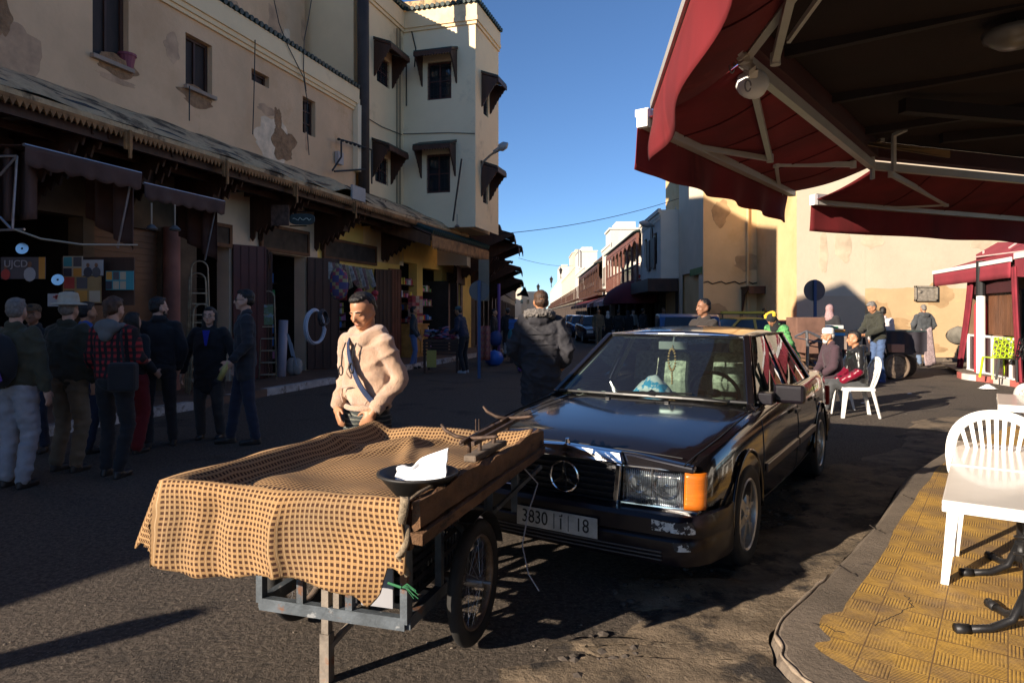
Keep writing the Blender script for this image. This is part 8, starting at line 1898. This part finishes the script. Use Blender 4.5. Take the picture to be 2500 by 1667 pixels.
g = MB(); g.grid(lambda u, v: P(1935+95*u, 830-14*math.sin(PI*u)*(.6+.4*v)-6*v, 14.6-.0*v)+V((0,.5*v,.04*noise.noise(V((u*9,v*5,0))))), 16, 5); tag(g.build('grey_sheet', mat('pale_plastic_sheet', (.42,.42,.45), .5, var=.2, bump=.5, bscale=8), smooth=True, thick=.01), 'pale plastic sheet heaped over the market cart', 'sheet')
t = thing('coloured_boxes', 'stack of orange, blue and green striped trays', 'boxes', P(2036,815,14.4), 0, None, True)
for i, (z0_, z1_, c) in enumerate(((820,812,(.10,.35,.60)),(812,805,(.60,.25,.05)),(803,794,(.60,.62,.58)))):
    x0, x1 = (2008,2064) if i < 2 else (2012,2060); MB().box2((X(x0,14.4),14.4,P(0,z0_,14.4).z),(X(x1,14.4),15.0,P(0,z1_,14.4).z-.002)).build('tray', plain('tray_%d' % i, c, .5), t, bevel=.008)
MB().box2((X(2028,14.38),14.385,P(0,801,14.4).z),(X(2046,14.38),14.395,P(0,797,14.4).z)).build('lettering', plain('green_ink', (.05,.30,.10)), t)
tb2 = thing('cloth_table', 'trestle under a brown cloth carrying the coloured trays', 'table', V((X(2036,14.4),14.6,0)), 0, None, True)
MB().box2((X(2008,14.4),14.35,.98),(X(2066,14.4),15.1,1.02)).build('table_top', wood_md, tb2); MB().grid(lambda u, v: V((X(2008,14.35)+(X(2066,14.35)-X(2008,14.35))*u, 14.33-.01*math.sin(u*20), 1.02-.28*v)), 16, 3).build('cloth', mat('brown_cloth_cover', (.20,.15,.12), .9, var=.2), tb2, smooth=True)
for x in (2014,2060): MB().box2((X(x,14.5)-.02,14.5,0),(X(x,14.5)+.02,14.54,.98)).build('leg', metal_bk, tb2)
# motor tricycle
mt = thing('cargo_tricycle', 'dark motor tricycle with a covered cargo bed', 'tricycle', V((9.4,15.9,0)), 0, None, True); Yt = 15.6
MB().box2((X(2165,Yt),Yt,.55),(X(2258,Yt),Yt+1.1,.92)).build('cargo_bed', plain('bed_dark', (.03,.025,.03), .6), mt, bevel=.02)
MB().grid(lambda u, v: V((X(2150,Yt)+(X(2262,Yt)-X(2150,Yt))*u, Yt-.02+.02*math.sin(u*22), 1.08-(.42+.06*math.sin(u*9))*v)), 30, 6).build('tarpaulin', mat('dark_tarpaulin', (.025,.022,.03), .7, var=.3), mt, smooth=True)
MB().box2((X(2150,Yt),Yt-.02,1.08),(X(2262,Yt),Yt+1.1,1.11)).build('cover', plain('cover_dark_green', (.04,.06,.06)), mt)
for px in (2180,):
    MT = Matrix.Translation((X(px,Yt),Yt-.15,.30))@Matrix.Rotation(R(90),4,'X'); g = MB(); g.lathe([(.27+.035*math.cos(a),.04*math.sin(a)) for a in [2*PI*k/10 for k in range(10)]], MT, 32, closed=True); w_ = g.build('wheel', mat('dusty_tyre', (.14,.10,.07), .8), mt, smooth=True)
    g = MB(); g.lathe([(0,.02),(.23,.01),(.23,-.01),(0,-.02)], MT, 24); g.build('rim', mat('rusty_rim', ()), w_)
for px in (2240,2150):
    MT = Matrix.Translation((X(px,Yt),Yt+.5,.26))@Matrix.Rotation(R(90),4,'X'); g = MB(); g.lathe([(0,.05),(.2,.05),(.26,.04),(.26,-.04),(.2,-.05),(0,-.05)], MT, 24); g.build('wheel', rubber, mt, smooth=True)
g = MB(); g.beam((X(2120,Yt),Yt-.1,.42),(X(2205,Yt),Yt-.1,.40),.03,.04); g.beam((X(2180,Yt),Yt-.1,.3),(X(2150,Yt),Yt,.95),.03,.03); g.build('frame', metal_bk, mt)
MB().box2((X(2165,Yt),Yt-.2,.62),(X(2196,Yt),Yt,.80)).build('side_box', plain('orange_pink_box', (.45,.22,.14)), mt)
g = MB(); g.grid(lambda u, v: V((X(2248,18.6)+.30*u+.12*v, 18.6, 1.08-1.0*v-.05*math.sin(u*5))), 8, 10); tag(g.build('hanging_rug', mat('pink_grey_pattern', (.32,.24,.24), .9, var=.5, scale=30), thick=.02, smooth=True), 'pink grey patterned cloth hanging beside the man walking to the wall', 'cloth')
# motorcycle leaning at the wall by the curtains
mc = thing('covered_motorcycle', 'motorcycle under a pale cover against the tan wall', 'motorcycle', V((X(2343,19.6),19.6,0)), 0, None, True); Ym = 19.6
MT = Matrix.Translation((X(2343,Ym),Ym,.30))@Matrix.Rotation(R(60),4,'Z')@Matrix.Rotation(R(90),4,'X'); g = MB(); g.lathe([(.25+.04*math.cos(a),.05*math.sin(a)) for a in [2*PI*k/10 for k in range(10)]], MT, 28, closed=True); g.build('wheel', rubber, mc, smooth=True)
g = MB(); g.grid(lambda u, v: V((X(2340,Ym)+.19*math.cos(2*PI*u)*math.sin(PI*v)*(1+.2*noise.noise(V((u*5,v*5,0)))), Ym+.5*math.sin(2*PI*u)*math.sin(PI*v), .86-.26*math.cos(PI*v)*(1+.15*noise.noise(V((u*4,v*4,5)))))), 20, 12); g.build('cover', mat('pale_cover', (.13,.12,.10), .8, var=.5, bump=.5, bscale=10), mc, smooth=True)
# litter on the road
random.seed(21)
for i, (px, py, lab) in enumerate(((2220,962,'tiny white paper scrap on the sunlit street'),(2108,985,'small pale scrap right of the boy sitting on the chair'),(990,905,'scrap of paper at the left kerb'))):
    q = G(px,py); g = MB(); g.prism([q+V((-.04,-.02,.004)), q+V((.04,-.03,.01)), q+V((.03,.03,.02)), q+V((-.03,.03,.006))], V((0,0,.004))); tag(g.build('litter', wht), lab, 'litter')
